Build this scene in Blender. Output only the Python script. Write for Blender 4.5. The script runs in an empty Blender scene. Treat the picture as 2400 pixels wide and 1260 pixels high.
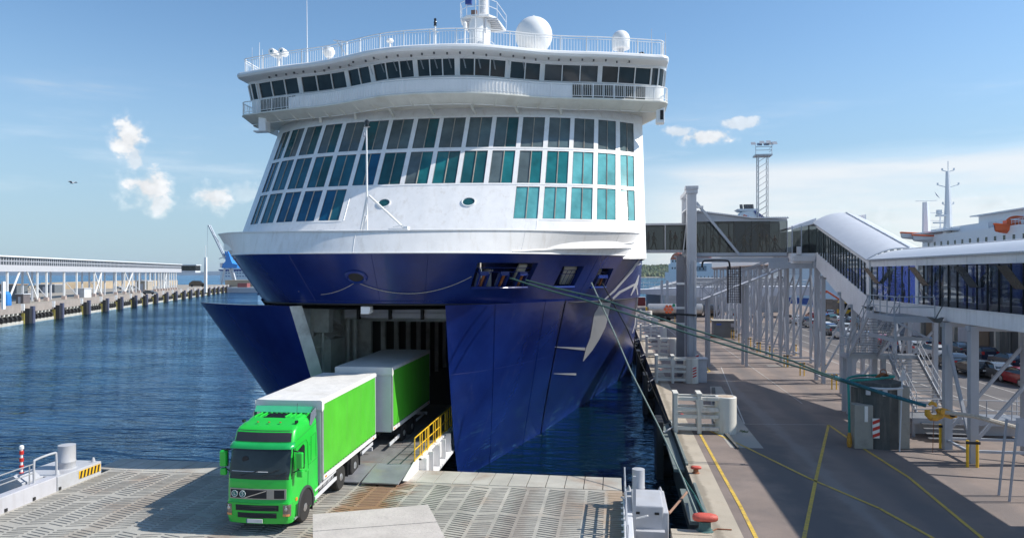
import bpy, bmesh, math, random
from mathutils import Vector, Matrix
from mathutils.bvhtree import BVHTree
random.seed(7)
rad = math.radians
scene = bpy.context.scene
COL = scene.collection
TH = rad(8.07); SN, CS = math.sin(TH), math.cos(TH); FPX = 1700.0; CZ = 11.5
# ---------------------------------------------------------------- camera, world, sun, exposure
cd = bpy.data.cameras.new('camera'); cam = bpy.data.objects.new('camera', cd); COL.objects.link(cam)
cam.location = (0, 0, CZ); cam.rotation_euler = (rad(90), 0, TH)
cd.sensor_width = 36; cd.lens = FPX / 2400 * 36; cd.shift_y = 10 / 2400; cd.clip_start = .5; cd.clip_end = 12000
scene.camera = cam
SUNV = Vector((0.715, 0.09, 0.685)).normalized()
HAZE = 0.00006
sl = bpy.data.lights.new('sun', 'SUN'); so = bpy.data.objects.new('sun', sl); COL.objects.link(so)
sl.energy = 4.8; sl.angle = rad(.53); sl.color = (1, .955, .88)
so.rotation_euler = SUNV.to_track_quat('Z', 'Y').to_euler()
so.location = (60, 0, 80)
scene.view_settings.view_transform = 'Standard'; scene.view_settings.look = 'None'
scene.view_settings.exposure = 0.24; scene.view_settings.gamma = 1; scene.view_settings.use_curve_mapping = False
W = bpy.data.worlds.new('World'); scene.world = W; W.use_nodes = True
def make_world():
    nt = W.node_tree; N = nt.nodes; L = nt.links; N.clear()
    out = N.new('ShaderNodeOutputWorld'); bg = N.new('ShaderNodeBackground'); bg.inputs[1].default_value = .12
    sky = N.new('ShaderNodeTexSky'); sky.sky_type = 'NISHITA'; sky.sun_disc = False
    sky.sun_elevation = math.asin(SUNV.z); sky.sun_rotation = math.atan2(SUNV.x, SUNV.y)
    sky.air_density = 1.0; sky.dust_density = .55; sky.ozone_density = 1.3
    tc = N.new('ShaderNodeTexCoord')
    def lk(i, v):
        if isinstance(v, (int, float)): i.default_value = v
        else: L.new(v, i)
    def M(op, a, b=0.0, c=0.0):
        n = N.new('ShaderNodeMath'); n.operation = op
        lk(n.inputs[0], a); lk(n.inputs[1], b); lk(n.inputs[2], c); return n.outputs[0]
    def S(x, a, b):
        n = N.new('ShaderNodeMapRange'); n.interpolation_type = 'SMOOTHSTEP'
        lk(n.inputs[0], x); n.inputs[1].default_value = a; n.inputs[2].default_value = b; return n.outputs[0]
    sep = N.new('ShaderNodeSeparateXYZ'); L.new(tc.outputs['Generated'], sep.inputs[0])
    X, Y, Z = sep.outputs
    az = M('ARCTAN2', X, Y); el = M('ARCSINE', Z)
    comb = N.new('ShaderNodeCombineXYZ'); L.new(az, comb.inputs[0]); L.new(el, comb.inputs[1])
    def noise(sx, sy, det, rough=.55, off=0):
        mp = N.new('ShaderNodeMapping'); mp.inputs['Scale'].default_value = (sx, sy, 1); mp.inputs['Location'].default_value = (off, off*.7, 0)
        L.new(comb.outputs[0], mp.inputs[0])
        n = N.new('ShaderNodeTexNoise'); n.inputs['Scale'].default_value = 1; n.inputs['Detail'].default_value = det; n.inputs['Roughness'].default_value = rough
        L.new(mp.outputs[0], n.inputs[0]); return n.outputs[0]
    n1 = noise(40, 48, 4.5, .55); n2 = noise(4, 26, 5, .6, 3.1); n3 = noise(120, 130, 3, .6)
    def ae(px, py):
        a = math.atan2((px - 1200) / FPX, 1); e = math.atan((640 - py) / FPX * math.cos(a)); return a - TH, e
    mask = None
    for px, py, rx, ry, st in [(300, 325, 40, 42, 1), (318, 368, 22, 34, .8), (345, 440, 52, 44, 1), (372, 478, 30, 24, .9), (500, 462, 42, 28, .95), (578, 450, 32, 20, .6),
                           (1650, 322, 70, 22, .95), (1590, 310, 34, 16, .8), (1735, 290, 46, 18, .8), (2060, 508, 52, 24, .8), (2330, 480, 60, 26, .8), (1960, 498, 40, 14, .5)]:
        a0, e0 = ae(px, py); a1, e1 = ae(px + rx, py - ry)
        d = M('SQRT', M('ADD', M('POWER', M('DIVIDE', M('SUBTRACT', az, a0), abs(a1 - a0) * 1.5), 2), M('POWER', M('DIVIDE', M('SUBTRACT', el, e0), abs(e1 - e0) * 1.5), 2)))
        v = M('ADD', M('SUBTRACT', 1, d), M('MULTIPLY', M('SUBTRACT', M('ADD', M('MULTIPLY', n1, .85), M('MULTIPLY', n3, .1)), .475), 2.4))
        m = M('MULTIPLY', M('MULTIPLY', S(v, .06, .68), S(d, 1.5, .8)), st)
        mask = m if mask is None else M('MAXIMUM', mask, m)
    # low cloud bank: broad, soft, streaky, mostly right of the ship and on round the horizon
    bank = M('MULTIPLY', S(M('ADD', el, M('MULTIPLY', M('SUBTRACT', n2, .5), .035)), .160, .132), S(M('ADD', az, M('MULTIPLY', n2, .06)), -.06, .16))
    bank = M('MULTIPLY', bank, M('MULTIPLY_ADD', S(n2, .3, .65), .2, .66))
    low = M('MULTIPLY', S(el, .34, .0), .8)
    wis = M('MULTIPLY', M('MULTIPLY', S(n2, .48, .72), S(el, .27, .19)), M('MULTIPLY', S(el, .06, .12), .55))
    tot = M('MINIMUM', M('MAXIMUM', M('MAXIMUM', mask, bank), M('MAXIMUM', low, wis)), 1)
    gn = N.new('ShaderNodeMix'); gn.data_type = 'RGBA'; gn.blend_type = 'MULTIPLY'; gn.inputs[0].default_value = 1
    L.new(sky.outputs[0], gn.inputs[6]); gn.inputs[7].default_value = SKYGAIN
    mx = N.new('ShaderNodeMix'); mx.data_type = 'RGBA'
    cc = N.new('ShaderNodeMix'); cc.data_type = 'RGBA'
    L.new(M('MAXIMUM', M('MAXIMUM', mask, wis), M('MULTIPLY', bank, 1.15)), cc.inputs[0]); cc.inputs[6].default_value = CLOUD_LO; cc.inputs[7].default_value = CLOUD_HI
    sh = N.new('ShaderNodeMix'); sh.data_type = 'RGBA'; sh.blend_type = 'MULTIPLY'; sh.inputs[0].default_value = 1
    L.new(cc.outputs[2], sh.inputs[6]); v3 = N.new('ShaderNodeCombineXYZ')
    shv = M('ADD', .985, M('MULTIPLY', mask, M('MULTIPLY_ADD', n1, .7, -.38)))
    for i in range(3): L.new(shv, v3.inputs[i])
    L.new(v3.outputs[0], sh.inputs[7])
    L.new(tot, mx.inputs[0]); L.new(gn.outputs[2], mx.inputs[6]); L.new(sh.outputs[2], mx.inputs[7])
    L.new(mx.outputs[2], bg.inputs[0]); L.new(bg.outputs[0], out.inputs[0])
SKYGAIN = (.84, 1.04, 1.15, 1)
CLOUD_LO = (2.9, 4.05, 5.1, 1); CLOUD_HI = (6.5, 6.65, 6.85, 1)
make_world()

# ---------------------------------------------------------------- pixel rays -> places (photo is 2400 x 1260)
def ray(px, py):
    a = (px - 1200) / FPX; b = (640 - py) / FPX
    return Vector((-SN + CS * a, CS + SN * a, b))
CAM = Vector((0, 0, CZ))
def atz(px, py, z): r = ray(px, py); return CAM + r * ((z - CZ) / r.z)
def atX(px, py, x): r = ray(px, py); return CAM + r * (x / r.x)
def atY(px, py, y): r = ray(px, py); return CAM + r * (y / r.y)
def atD(px, py, d): return CAM + ray(px, py) * d
def proj(p):
    D = -SN * p[0] + CS * p[1]; return 1200 + FPX * (CS * p[0] + SN * p[1]) / D, 640 - FPX * (p[2] - CZ) / D

# ---------------------------------------------------------------- materials
MATS = {}
def mat(name, col, rough=.5, metal=0., var=.12, scale=1.5, bump=.0, bscale=20, dirt=None, dirt_amt=.0, streak=False, coat=0., spec=.5, dscale=1.0):
    if name in MATS: return MATS[name]
    m = bpy.data.materials.new(name); m.use_nodes = True; nt = m.node_tree; N = nt.nodes; L = nt.links
    b = N['Principled BSDF']; b.inputs['Roughness'].default_value = rough; b.inputs['Metallic'].default_value = metal
    b.inputs['Specular IOR Level'].default_value = spec
    if coat: b.inputs['Coat Weight'].default_value = coat; b.inputs['Coat Roughness'].default_value = .06
    g = N.new('ShaderNodeNewGeometry')
    n = N.new('ShaderNodeTexNoise'); n.inputs['Scale'].default_value = scale; n.inputs['Detail'].default_value = 5; n.inputs['Roughness'].default_value = .6
    L.new(g.outputs['Position'], n.inputs[0])
    r = N.new('ShaderNodeValToRGB'); c = Vector(col[:3])
    r.color_ramp.elements[0].position = .28; r.color_ramp.elements[1].position = .72
    r.color_ramp.elements[0].color = (*(c * (1 - var)), 1); r.color_ramp.elements[1].color = (*(c * (1 + var)), 1)
    L.new(n.outputs[0], r.inputs[0]); src = r.outputs[0]
    if dirt:
        mp = N.new('ShaderNodeMapping'); mp.inputs['Scale'].default_value = (3 * dscale, 3 * dscale, .22 * dscale) if streak else (.8 * dscale, .8 * dscale, .8 * dscale)
        L.new(g.outputs['Position'], mp.inputs[0])
        n2 = N.new('ShaderNodeTexNoise'); n2.inputs['Scale'].default_value = 1.; n2.inputs['Detail'].default_value = 6; n2.inputs['Roughness'].default_value = .65
        L.new(mp.outputs[0], n2.inputs[0])
        r2 = N.new('ShaderNodeMapRange'); r2.interpolation_type = 'SMOOTHSTEP'; r2.inputs[1].default_value = .48; r2.inputs[2].default_value = .78; r2.inputs[4].default_value = dirt_amt
        L.new(n2.outputs[0], r2.inputs[0])
        mx = N.new('ShaderNodeMix'); mx.data_type = 'RGBA'; L.new(r2.outputs[0], mx.inputs[0]); L.new(src, mx.inputs[6]); mx.inputs[7].default_value = (*dirt, 1)
        src = mx.outputs[2]
    L.new(src, b.inputs['Base Color'])
    if rough > .08:
        rr = N.new('ShaderNodeMapRange'); rr.inputs[3].default_value = max(0, rough - .08); rr.inputs[4].default_value = min(1, rough + .1); L.new(n.outputs[0], rr.inputs[0]); L.new(rr.outputs[0], b.inputs['Roughness'])
    if bump:
        n3 = N.new('ShaderNodeTexNoise'); n3.inputs['Scale'].default_value = bscale; n3.inputs['Detail'].default_value = 4; L.new(g.outputs['Position'], n3.inputs[0])
        bp = N.new('ShaderNodeBump'); bp.inputs['Strength'].default_value = bump; bp.inputs['Distance'].default_value = .05; L.new(n3.outputs[0], bp.inputs['Height']); L.new(bp.outputs[0], b.inputs['Normal'])
    MATS[name] = m; return m
white = mat('white_paint', (.82, .80, .78), .35, var=.05, dirt=(.52, .46, .38), dirt_amt=.42, streak=True, bump=.18, bscale=.9)
white2 = mat('white_smooth', (.81, .80, .78), .35, var=.04)
cream = mat('cream_soffit', (.70, .68, .60), .5, var=.07, dirt=(.42, .36, .25), dirt_amt=.4)
greyp = mat('grey_paint', (.48, .48, .52), .45, var=.08, dirt=(.26, .22, .2), dirt_amt=.35, streak=True)
greyl = mat('light_grey_paint', (.60, .61, .64), .45, var=.06, dirt=(.34, .30, .27), dirt_amt=.3)
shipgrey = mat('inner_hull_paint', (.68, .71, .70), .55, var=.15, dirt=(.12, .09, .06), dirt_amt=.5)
dark = mat('dark_interior', (.02, .02, .022), .8)
black = mat('black_rubber', (.018, .018, .02), .7, var=.3)
blackp = mat('black_gloss', (.015, .016, .018), .15, var=.2)
yellow = mat('yellow_paint', (.78, .46, .02), .4, var=.1, dirt=(.3, .15, .05), dirt_amt=.4)
orange = mat('orange_paint', (.75, .13, .03), .45, var=.1)
red = mat('red_paint', (.55, .03, .02), .45, var=.12)
redb = mat('bollard_red', (.60, .10, .07), .55, var=.2, dirt=(.25, .08, .05), dirt_amt=.5, bump=.3, bscale=30)
chrome = mat('bright_metal', (.6, .6, .6), .25, 1., var=.1)
steel = mat('galvanised', (.42, .43, .45), .4, .5, var=.15)
bluep = mat('blue_crane_paint', (.03, .22, .62), .45)
navy = mat('navy_paint', (.03, .06, .25), .4)
concrete = mat('concrete', (.36, .34, .30), .85, var=.18, scale=.8, bump=.3, bscale=12, dirt=(.16, .15, .13), dirt_amt=.7)
concd = mat('dark_concrete', (.085, .088, .084), .85, var=.3, scale=.9, bump=.3, bscale=10, dirt=(.34, .32, .28), dirt_amt=.6, streak=True)
tarp = mat('roof_tarpaulin', (.72, .70, .67), .55, var=.06, bump=.5, bscale=3.5, dirt=(.4, .36, .3), dirt_amt=.45)
cabgreen = mat('cab_green', (.018, .50, .045), .3, var=.04, coat=.35)
curtain = mat('curtain_green', (.080, .47, .028), .45, var=.08, scale=.8, dirt=(.12, .36, .06), dirt_amt=.35, streak=True, bump=.5, bscale=1.6)
curtain2 = mat('curtain_green_edge', (.05, .30, .04), .45)
seagreen = mat('spoiler_green', (.06, .45, .22), .3, coat=.4)
tyre = mat('tyre', (.022, .021, .02), .8, var=.3)
rim_m = mat('wheel_rim', (.42, .42, .42), .35, .7, var=.15)
ropeg = mat('green_rope', (.015, .10, .10), .75, var=.4, scale=15, bump=.6, bscale=60)
ropew = mat('pale_rope', (.50, .45, .38), .8, var=.25, scale=15, bump=.6, bscale=60)
rust = mat('rust', (.28, .10, .04), .8, var=.35, scale=4)
skin = mat('skin', (.52, .29, .2), .6)
silver = mat('silver_decal', (.50, .50, .51), .35, .0, var=.05)
amber = mat('amber_lens', (.85, .25, .02), .25)
redl = mat('red_lens', (.55, .02, .02), .25)

def hull_mat():
    m = bpy.data.materials.new('hull_blue'); m.use_nodes = True; nt = m.node_tree; N = nt.nodes; L = nt.links
    b = N['Principled BSDF']; g = N.new('ShaderNodeNewGeometry'); sp = N.new('ShaderNodeSeparateXYZ'); L.new(g.outputs['Position'], sp.inputs[0])
    n = N.new('ShaderNodeTexNoise'); n.inputs['Scale'].default_value = .35; n.inputs['Detail'].default_value = 6; n.inputs['Roughness'].default_value = .62; L.new(g.outputs['Position'], n.inputs[0])
    r = N.new('ShaderNodeValToRGB'); r.color_ramp.elements[0].position = .3; r.color_ramp.elements[1].position = .72
    r.color_ramp.elements[0].color = (.0035, .013, .105, 1); r.color_ramp.elements[1].color = (.009, .030, .185, 1); L.new(n.outputs[0], r.inputs[0])
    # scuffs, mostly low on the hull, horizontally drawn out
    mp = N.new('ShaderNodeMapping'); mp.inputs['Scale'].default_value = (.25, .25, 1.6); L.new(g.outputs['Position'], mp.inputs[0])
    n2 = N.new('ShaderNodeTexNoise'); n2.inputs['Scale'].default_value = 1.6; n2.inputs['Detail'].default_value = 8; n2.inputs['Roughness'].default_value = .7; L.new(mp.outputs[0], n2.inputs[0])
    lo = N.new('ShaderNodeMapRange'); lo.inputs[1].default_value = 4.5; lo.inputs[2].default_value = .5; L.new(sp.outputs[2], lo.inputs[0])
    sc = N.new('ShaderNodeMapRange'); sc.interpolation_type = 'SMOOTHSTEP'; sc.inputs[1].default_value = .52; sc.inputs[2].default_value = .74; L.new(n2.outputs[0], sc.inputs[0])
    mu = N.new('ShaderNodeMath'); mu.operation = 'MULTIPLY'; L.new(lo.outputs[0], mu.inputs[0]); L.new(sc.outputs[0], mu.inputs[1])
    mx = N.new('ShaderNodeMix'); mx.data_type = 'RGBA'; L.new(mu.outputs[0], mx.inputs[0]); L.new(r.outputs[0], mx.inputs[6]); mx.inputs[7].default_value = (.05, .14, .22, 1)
    mp2 = N.new('ShaderNodeMapping'); mp2.inputs['Scale'].default_value = (1.7, 1.7, .28); L.new(g.outputs['Position'], mp2.inputs[0])
    n4 = N.new('ShaderNodeTexNoise'); n4.inputs['Scale'].default_value = 1.; n4.inputs['Detail'].default_value = 7; n4.inputs['Roughness'].default_value = .7; L.new(mp2.outputs[0], n4.inputs[0])
    s4 = N.new('ShaderNodeMapRange'); s4.interpolation_type = 'SMOOTHSTEP'; s4.inputs[1].default_value = .56; s4.inputs[2].default_value = .78; s4.inputs[4].default_value = .30; L.new(n4.outputs[0], s4.inputs[0])
    m4 = N.new('ShaderNodeMix'); m4.data_type = 'RGBA'; L.new(s4.outputs[0], m4.inputs[0]); L.new(mx.outputs[2], m4.inputs[6]); m4.inputs[7].default_value = (.07, .08, .17, 1); mx = m4
    L.new(mx.outputs[2], b.inputs['Base Color']); b.inputs['Roughness'].default_value = .26; b.inputs['Specular IOR Level'].default_value = .38; b.inputs['Coat Weight'].default_value = .08; b.inputs['Coat Roughness'].default_value = .08
    n3 = N.new('ShaderNodeTexNoise'); n3.inputs['Scale'].default_value = .55; n3.inputs['Detail'].default_value = 3; L.new(g.outputs['Position'], n3.inputs[0])
    bp = N.new('ShaderNodeBump'); bp.inputs['Strength'].default_value = .35; bp.inputs['Distance'].default_value = .12; L.new(n3.outputs[0], bp.inputs['Height']); L.new(bp.outputs[0], b.inputs['Normal'])
    return m
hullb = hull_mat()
def glass_mat(name, col, rough=.06, var=.35, spec=.5):
    return mat(name, col, rough, var=var, scale=.7, spec=spec, bump=.04, bscale=1.2)
gl_t = [glass_mat('window_teal', (.016, .15, .16)), glass_mat('window_teal_dark', (.014, .085, .095)), glass_mat('window_bronze', (.095, .125, .13)), glass_mat('window_blue', (.006, .075, .15)), glass_mat('window_teal_light', (.10, .34, .35)), glass_mat('window_sea_blue', (.015, .105, .145)), glass_mat('window_slate', (.085, .13, .14))]
gl_b = glass_mat('bridge_glass', (.035, .048, .052), .05)
rampg = mat('ramp_gear_grey', (.44, .45, .48), .45, var=.08, dirt=(.30, .25, .2), dirt_amt=.4)
gl_d = glass_mat('dark_glass', (.012, .014, .016), .05)

def water_mat():
    m = bpy.data.materials.new('sea_water'); m.use_nodes = True; nt = m.node_tree; N = nt.nodes; L = nt.links
    b = N['Principled BSDF']; b.inputs['Base Color'].default_value = (.001, .026, .052, 1); b.inputs['Specular IOR Level'].default_value = .5; b.inputs['Specular Tint'].default_value = (.30, .75, 1, 1); b.inputs['Roughness'].default_value = .04; b.inputs['IOR'].default_value = 1.34
    g = N.new('ShaderNodeNewGeometry')
    def nz(sx, sy, det, rot):
        mp = N.new('ShaderNodeMapping'); mp.inputs['Scale'].default_value = (sx, sy, 1); mp.inputs['Rotation'].default_value = (0, 0, rot)
        L.new(g.outputs['Position'], mp.inputs[0]); n = N.new('ShaderNodeTexNoise'); n.inputs['Scale'].default_value = 1; n.inputs['Detail'].default_value = det; n.inputs['Roughness'].default_value = .58
        n.inputs['Distortion'].default_value = .35
        L.new(mp.outputs[0], n.inputs[0]); return n.outputs[0]
    a = nz(.42, 1.5, 3, .10); c = nz(.12, .36, 2, -.2); d = nz(.03, .05, 3, .3)
    ad = N.new('ShaderNodeMath'); ad.operation = 'MULTIPLY_ADD'; L.new(c, ad.inputs[0]); ad.inputs[1].default_value = 1.8; L.new(a, ad.inputs[2])
    # calmer and rougher patches
    pm = N.new('ShaderNodeMapRange'); pm.inputs[1].default_value = .35; pm.inputs[2].default_value = .65; pm.inputs[3].default_value = .28; pm.inputs[4].default_value = 1.0; L.new(d, pm.inputs[0])
    bp = N.new('ShaderNodeBump'); L.new(pm.outputs[0], bp.inputs['Strength']); bp.inputs['Distance'].default_value = .36; L.new(ad.outputs[0], bp.inputs['Height'])
    N.remove(b); gs = N.new('ShaderNodeBsdfGlossy'); gs.inputs[0].default_value = (.50, .80, 1.12, 1); gs.inputs['Roughness'].default_value = .06
    df = N.new('ShaderNodeBsdfDiffuse'); df.inputs[0].default_value = (.002, .013, .018, 1); fr = N.new('ShaderNodeFresnel'); fr.inputs[0].default_value = 1.43; mx = N.new('ShaderNodeMixShader')
    for k in (gs, fr): L.new(bp.outputs[0], k.inputs['Normal'])
    L.new(fr.outputs[0], mx.inputs[0]); L.new(df.outputs[0], mx.inputs[1]); L.new(gs.outputs[0], mx.inputs[2]); L.new(mx.outputs[0], N['Material Output'].inputs[0])
    return m
sea = water_mat()

def stain(m, cx, hw, y0, y1, col, amt, nscale=.9, slope=0.):
    """a worn or rusty lane along y, ragged edges, mixed over a material's colour"""
    nt = m.node_tree; N = nt.nodes; L = nt.links; b = N['Principled BSDF']; src = b.inputs['Base Color'].links[0].from_socket
    g = N.new('ShaderNodeNewGeometry'); sp = N.new('ShaderNodeSeparateXYZ'); L.new(g.outputs['Position'], sp.inputs[0])
    n = N.new('ShaderNodeTexNoise'); n.inputs['Scale'].default_value = nscale; n.inputs['Detail'].default_value = 6; n.inputs['Roughness'].default_value = .65; L.new(g.outputs['Position'], n.inputs[0])
    def M(op, a, b_=0., c=0.):
        k = N.new('ShaderNodeMath'); k.operation = op
        for i, v in enumerate((a, b_, c)):
            if isinstance(v, (int, float)): k.inputs[i].default_value = v
            else: L.new(v, k.inputs[i])
        return k.outputs[0]
    def S(x, a, b_):
        k = N.new('ShaderNodeMapRange'); k.interpolation_type = 'SMOOTHSTEP'; L.new(x, k.inputs[0]); k.inputs[1].default_value = a; k.inputs[2].default_value = b_; return k.outputs[0]
    dx = M('ABSOLUTE', M('SUBTRACT', M('SUBTRACT', sp.outputs[0], cx), M('MULTIPLY', M('SUBTRACT', sp.outputs[1], y0), slope)))
    e = M('SUBTRACT', M('DIVIDE', dx, hw), M('MULTIPLY', M('SUBTRACT', n.outputs[0], .5), 2.2))
    k = M('MULTIPLY', M('MULTIPLY', S(e, 1.0, .2), amt), M('MULTIPLY', S(sp.outputs[1], y0 - .8, y0 + .8), S(sp.outputs[1], y1 + .8, y1 - .8)))
    mx = N.new('ShaderNodeMix'); mx.data_type = 'RGBA'; L.new(k, mx.inputs[0]); L.new(src, mx.inputs[6]); mx.inputs[7].default_value = (*col, 1); L.new(mx.outputs[2], b.inputs['Base Color'])
# ---------------------------------------------------------------- mesh builder
class MB:
    def __init__(s): s.v = []; s.f = []; s.m = []
    def face(s, pts, mi=0):
        n = len(s.v); s.v += [tuple(p) for p in pts]; s.f.append(tuple(range(n, n + len(pts)))); s.m.append(mi)
    def box(s, x0, x1, y0, y1, z0, z1, mi=0):
        n = len(s.v); s.v += [(x, y, z) for z in (z0, z1) for y in (y0, y1) for x in (x0, x1)]
        for q in ((0, 2, 3, 1), (4, 5, 7, 6), (0, 1, 5, 4), (2, 6, 7, 3), (0, 4, 6, 2), (1, 3, 7, 5)): s.f.append(tuple(n + i for i in q)); s.m.append(mi)
        return s
    def beam(s, a, b, w, h=None, mi=0, up=(0, 0, 1)):
        a = Vector(a); b = Vector(b); h = h or w; d = (b - a).normalized(); u = Vector(up)
        if abs(d.dot(u)) > .98: u = Vector((1, 0, 0))
        r = d.cross(u).normalized() * w / 2; u2 = r.cross(d).normalized() * h / 2; n = len(s.v)
        for p in (a, b):
            for q in (-r - u2, r - u2, r + u2, -r + u2): s.v.append(tuple(p + q))
        for q in ((0, 3, 2, 1), (4, 5, 6, 7), (0, 1, 5, 4), (1, 2, 6, 5), (2, 3, 7, 6), (3, 0, 4, 7)): s.f.append(tuple(n + i for i in q)); s.m.append(mi)
        return s
    def path(s, pts, r, n=6, mi=0, cap=True):
        pts = [Vector(p) for p in pts]; rr = r if isinstance(r, (list, tuple)) else [r] * len(pts); base = len(s.v); u = None
        for i, p in enumerate(pts):
            d = (pts[min(i + 1, len(pts) - 1)] - pts[max(i - 1, 0)]).normalized()
            if u is None:
                u = Vector((0, 0, 1)) if abs(d.z) < .9 else Vector((1, 0, 0))
            a = d.cross(u).normalized(); u = a.cross(d).normalized()
            for k in range(n): t = 2 * math.pi * k / n; s.v.append(tuple(p + (a * math.cos(t) + u * math.sin(t)) * rr[i]))
        for i in range(len(pts) - 1):
            for k in range(n):
                a0 = base + i * n + k; a1 = base + i * n + (k + 1) % n; s.f.append((a0, a1, a1 + n, a0 + n)); s.m.append(mi)
        if cap: s.f.append(tuple(base + k for k in range(n))[::-1]); s.m.append(mi); s.f.append(tuple(base + (len(pts) - 1) * n + k for k in range(n))); s.m.append(mi)
        return s
    def tube(s, a, b, r, n=8, mi=0): return s.path([a, b], r, n, mi)
    def lathe(s, c, prof, n=16, mi=0, axis='z'):
        base = len(s.v); c = Vector(c)
        for r, h in prof:
            for k in range(n):
                t = 2 * math.pi * k / n; a, b = r * math.cos(t), r * math.sin(t)
                s.v.append(tuple(c + (Vector((a, b, h)) if axis == 'z' else Vector((h, a, b)) if axis == 'x' else Vector((a, h, b)))))
        for i in range(len(prof) - 1):
            for k in range(n):
                a0 = base + i * n + k; a1 = base + i * n + (k + 1) % n; s.f.append((a0, a1, a1 + n, a0 + n)); s.m.append(mi)
        if prof[0][0] > .001: s.f.append(tuple(base + k for k in range(n))[::-1]); s.m.append(mi)
        if prof[-1][0] > .001: s.f.append(tuple(base + (len(prof) - 1) * n + k for k in range(n))); s.m.append(mi)
        return s
    def grid(s, P, mi=0, skip=None):
        n = len(s.v); R = len(P); C = len(P[0])
        for row in P: s.v += [tuple(p) for p in row]
        for i in range(R - 1):
            for j in range(C - 1):
                if skip and skip(i, j): continue
                s.f.append((n + i * C + j, n + i * C + j + 1, n + (i + 1) * C + j + 1, n + (i + 1) * C + j)); s.m.append(mi)
        return s
    def prism(s, poly, off, mi=0):
        poly = [Vector(p) for p in poly]; off = Vector(off); n = len(s.v); k = len(poly)
        s.v += [tuple(p) for p in poly] + [tuple(p + off) for p in poly]
        s.f.append(tuple(range(n, n + k))[::-1]); s.m.append(mi); s.f.append(tuple(range(n + k, n + 2 * k))); s.m.append(mi)
        for i in range(k): j = (i + 1) % k; s.f.append((n + i, n + j, n + k + j, n + k + i)); s.m.append(mi)
        return s
    def build(s, name, mats, parent=None, smooth=False, bevel=0, weld=False, stuff=False):
        o0 = Vector(parent.matrix_basis.translation) if parent is not None else Vector((0, 0, 0))
        pp = parent.parent if parent is not None else None
        while pp is not None: o0 += Vector(pp.matrix_basis.translation); pp = pp.parent
        me = bpy.data.meshes.new(name); me.from_pydata([tuple(Vector(v) - o0) for v in s.v], [], s.f)
        if not isinstance(mats, (list, tuple)): mats = [mats]
        for m in mats: me.materials.append(m)
        if len(mats) > 1: me.polygons.foreach_set('material_index', s.m)
        bm = bmesh.new(); bm.from_mesh(me)
        if weld: bmesh.ops.remove_doubles(bm, verts=bm.verts, dist=.0005)
        bmesh.ops.recalc_face_normals(bm, faces=bm.faces); bm.to_mesh(me); bm.free()
        if smooth:
            me.shade_smooth()
            me.set_sharp_from_angle(angle=rad(38 if smooth is True else smooth))
        me.update()
        o = bpy.data.objects.new(name, me); COL.objects.link(o)
        if parent is not None: o.parent = parent
        if bevel:
            md = o.modifiers.new('bevel', 'BEVEL'); md.width = bevel; md.segments = 2; md.limit_method = 'ANGLE'; md.angle_limit = rad(35)
        if stuff: o['kind'] = 'stuff'
        return o
def thing(name, label, cat, loc=(0, 0, 0), rotz=0, group=None):
    o = bpy.data.objects.new(name, None); COL.objects.link(o); o.empty_display_size = .3
    o.location = loc; o.rotation_euler = (0, 0, rotz); o['label'] = label; o['category'] = cat
    if group: o['group'] = group
    return o
def tag(o, label, cat, group=None):
    o['label'] = label; o['category'] = cat
    if group: o['group'] = group
    return o
def struct(o): o['kind'] = 'structure'; return o
def dup(root, loc=None, rotz=None, label=None, group=None, mats=None, scale=None):
    def cp(o, par):
        c = o.copy(); COL.objects.link(c)
        if par is not None: c.parent = par
        if mats and o.type == 'MESH':
            for i, sl_ in enumerate(o.data.materials):
                if sl_ and sl_.name in mats:
                    c.material_slots[i].link = 'OBJECT'; c.material_slots[i].material = mats[sl_.name]
        for ch in o.children: cp(ch, c)
        return c
    r = cp(root, None)
    if loc is not None: r.location = loc
    if rotz is not None: r.rotation_euler = (r.rotation_euler.x, r.rotation_euler.y, rotz)
    if scale: r.scale = (scale,) * 3 if isinstance(scale, (int, float)) else scale
    if label: r['label'] = label
    if group: r['group'] = group
    return r
def stretch(o):
    pass
def catmull(pts, n):
    """resample a polyline smoothly: n samples per segment"""
    P = [Vector(p) for p in pts]; out = []
    for i in range(len(P) - 1):
        a = P[i - 1] if i else P[0] * 2 - P[1]; b = P[i]; c = P[i + 1]; d = P[i + 2] if i + 2 < len(P) else P[-1] * 2 - P[-2]
        for k in range(n):
            t = k / n; out.append(.5 * ((2 * b) + (c - a) * t + (2 * a - 5 * b + 4 * c - d) * t * t + (3 * b - a - 3 * c + d) * t ** 3))
    out.append(P[-1]); return out
ORD = ['first', 'second', 'third', 'fourth', 'fifth', 'sixth', 'seventh', 'eighth', 'ninth', 'tenth', 'eleventh', 'twelfth', 'thirteenth', 'fourteenth', 'fifteenth', 'sixteenth', 'seventeenth', 'eighteenth', 'nineteenth', 'twentieth', 'twenty-first', 'twenty-second', 'twenty-third', 'twenty-fourth', 'twenty-fifth', 'twenty-sixth', 'twenty-seventh', 'twenty-eighth', 'twenty-ninth', 'thirtieth', 'thirty-first', 'thirty-second']
# ================================================================ SEA, LAND
def build_setting():
    b = MB(); b.face([(-7000, -300, 0), (7000, -300, 0), (7000, 9000, 0), (-7000, 9000, 0)]); w = b.build('sea', sea); struct(w)
build_setting()

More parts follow.
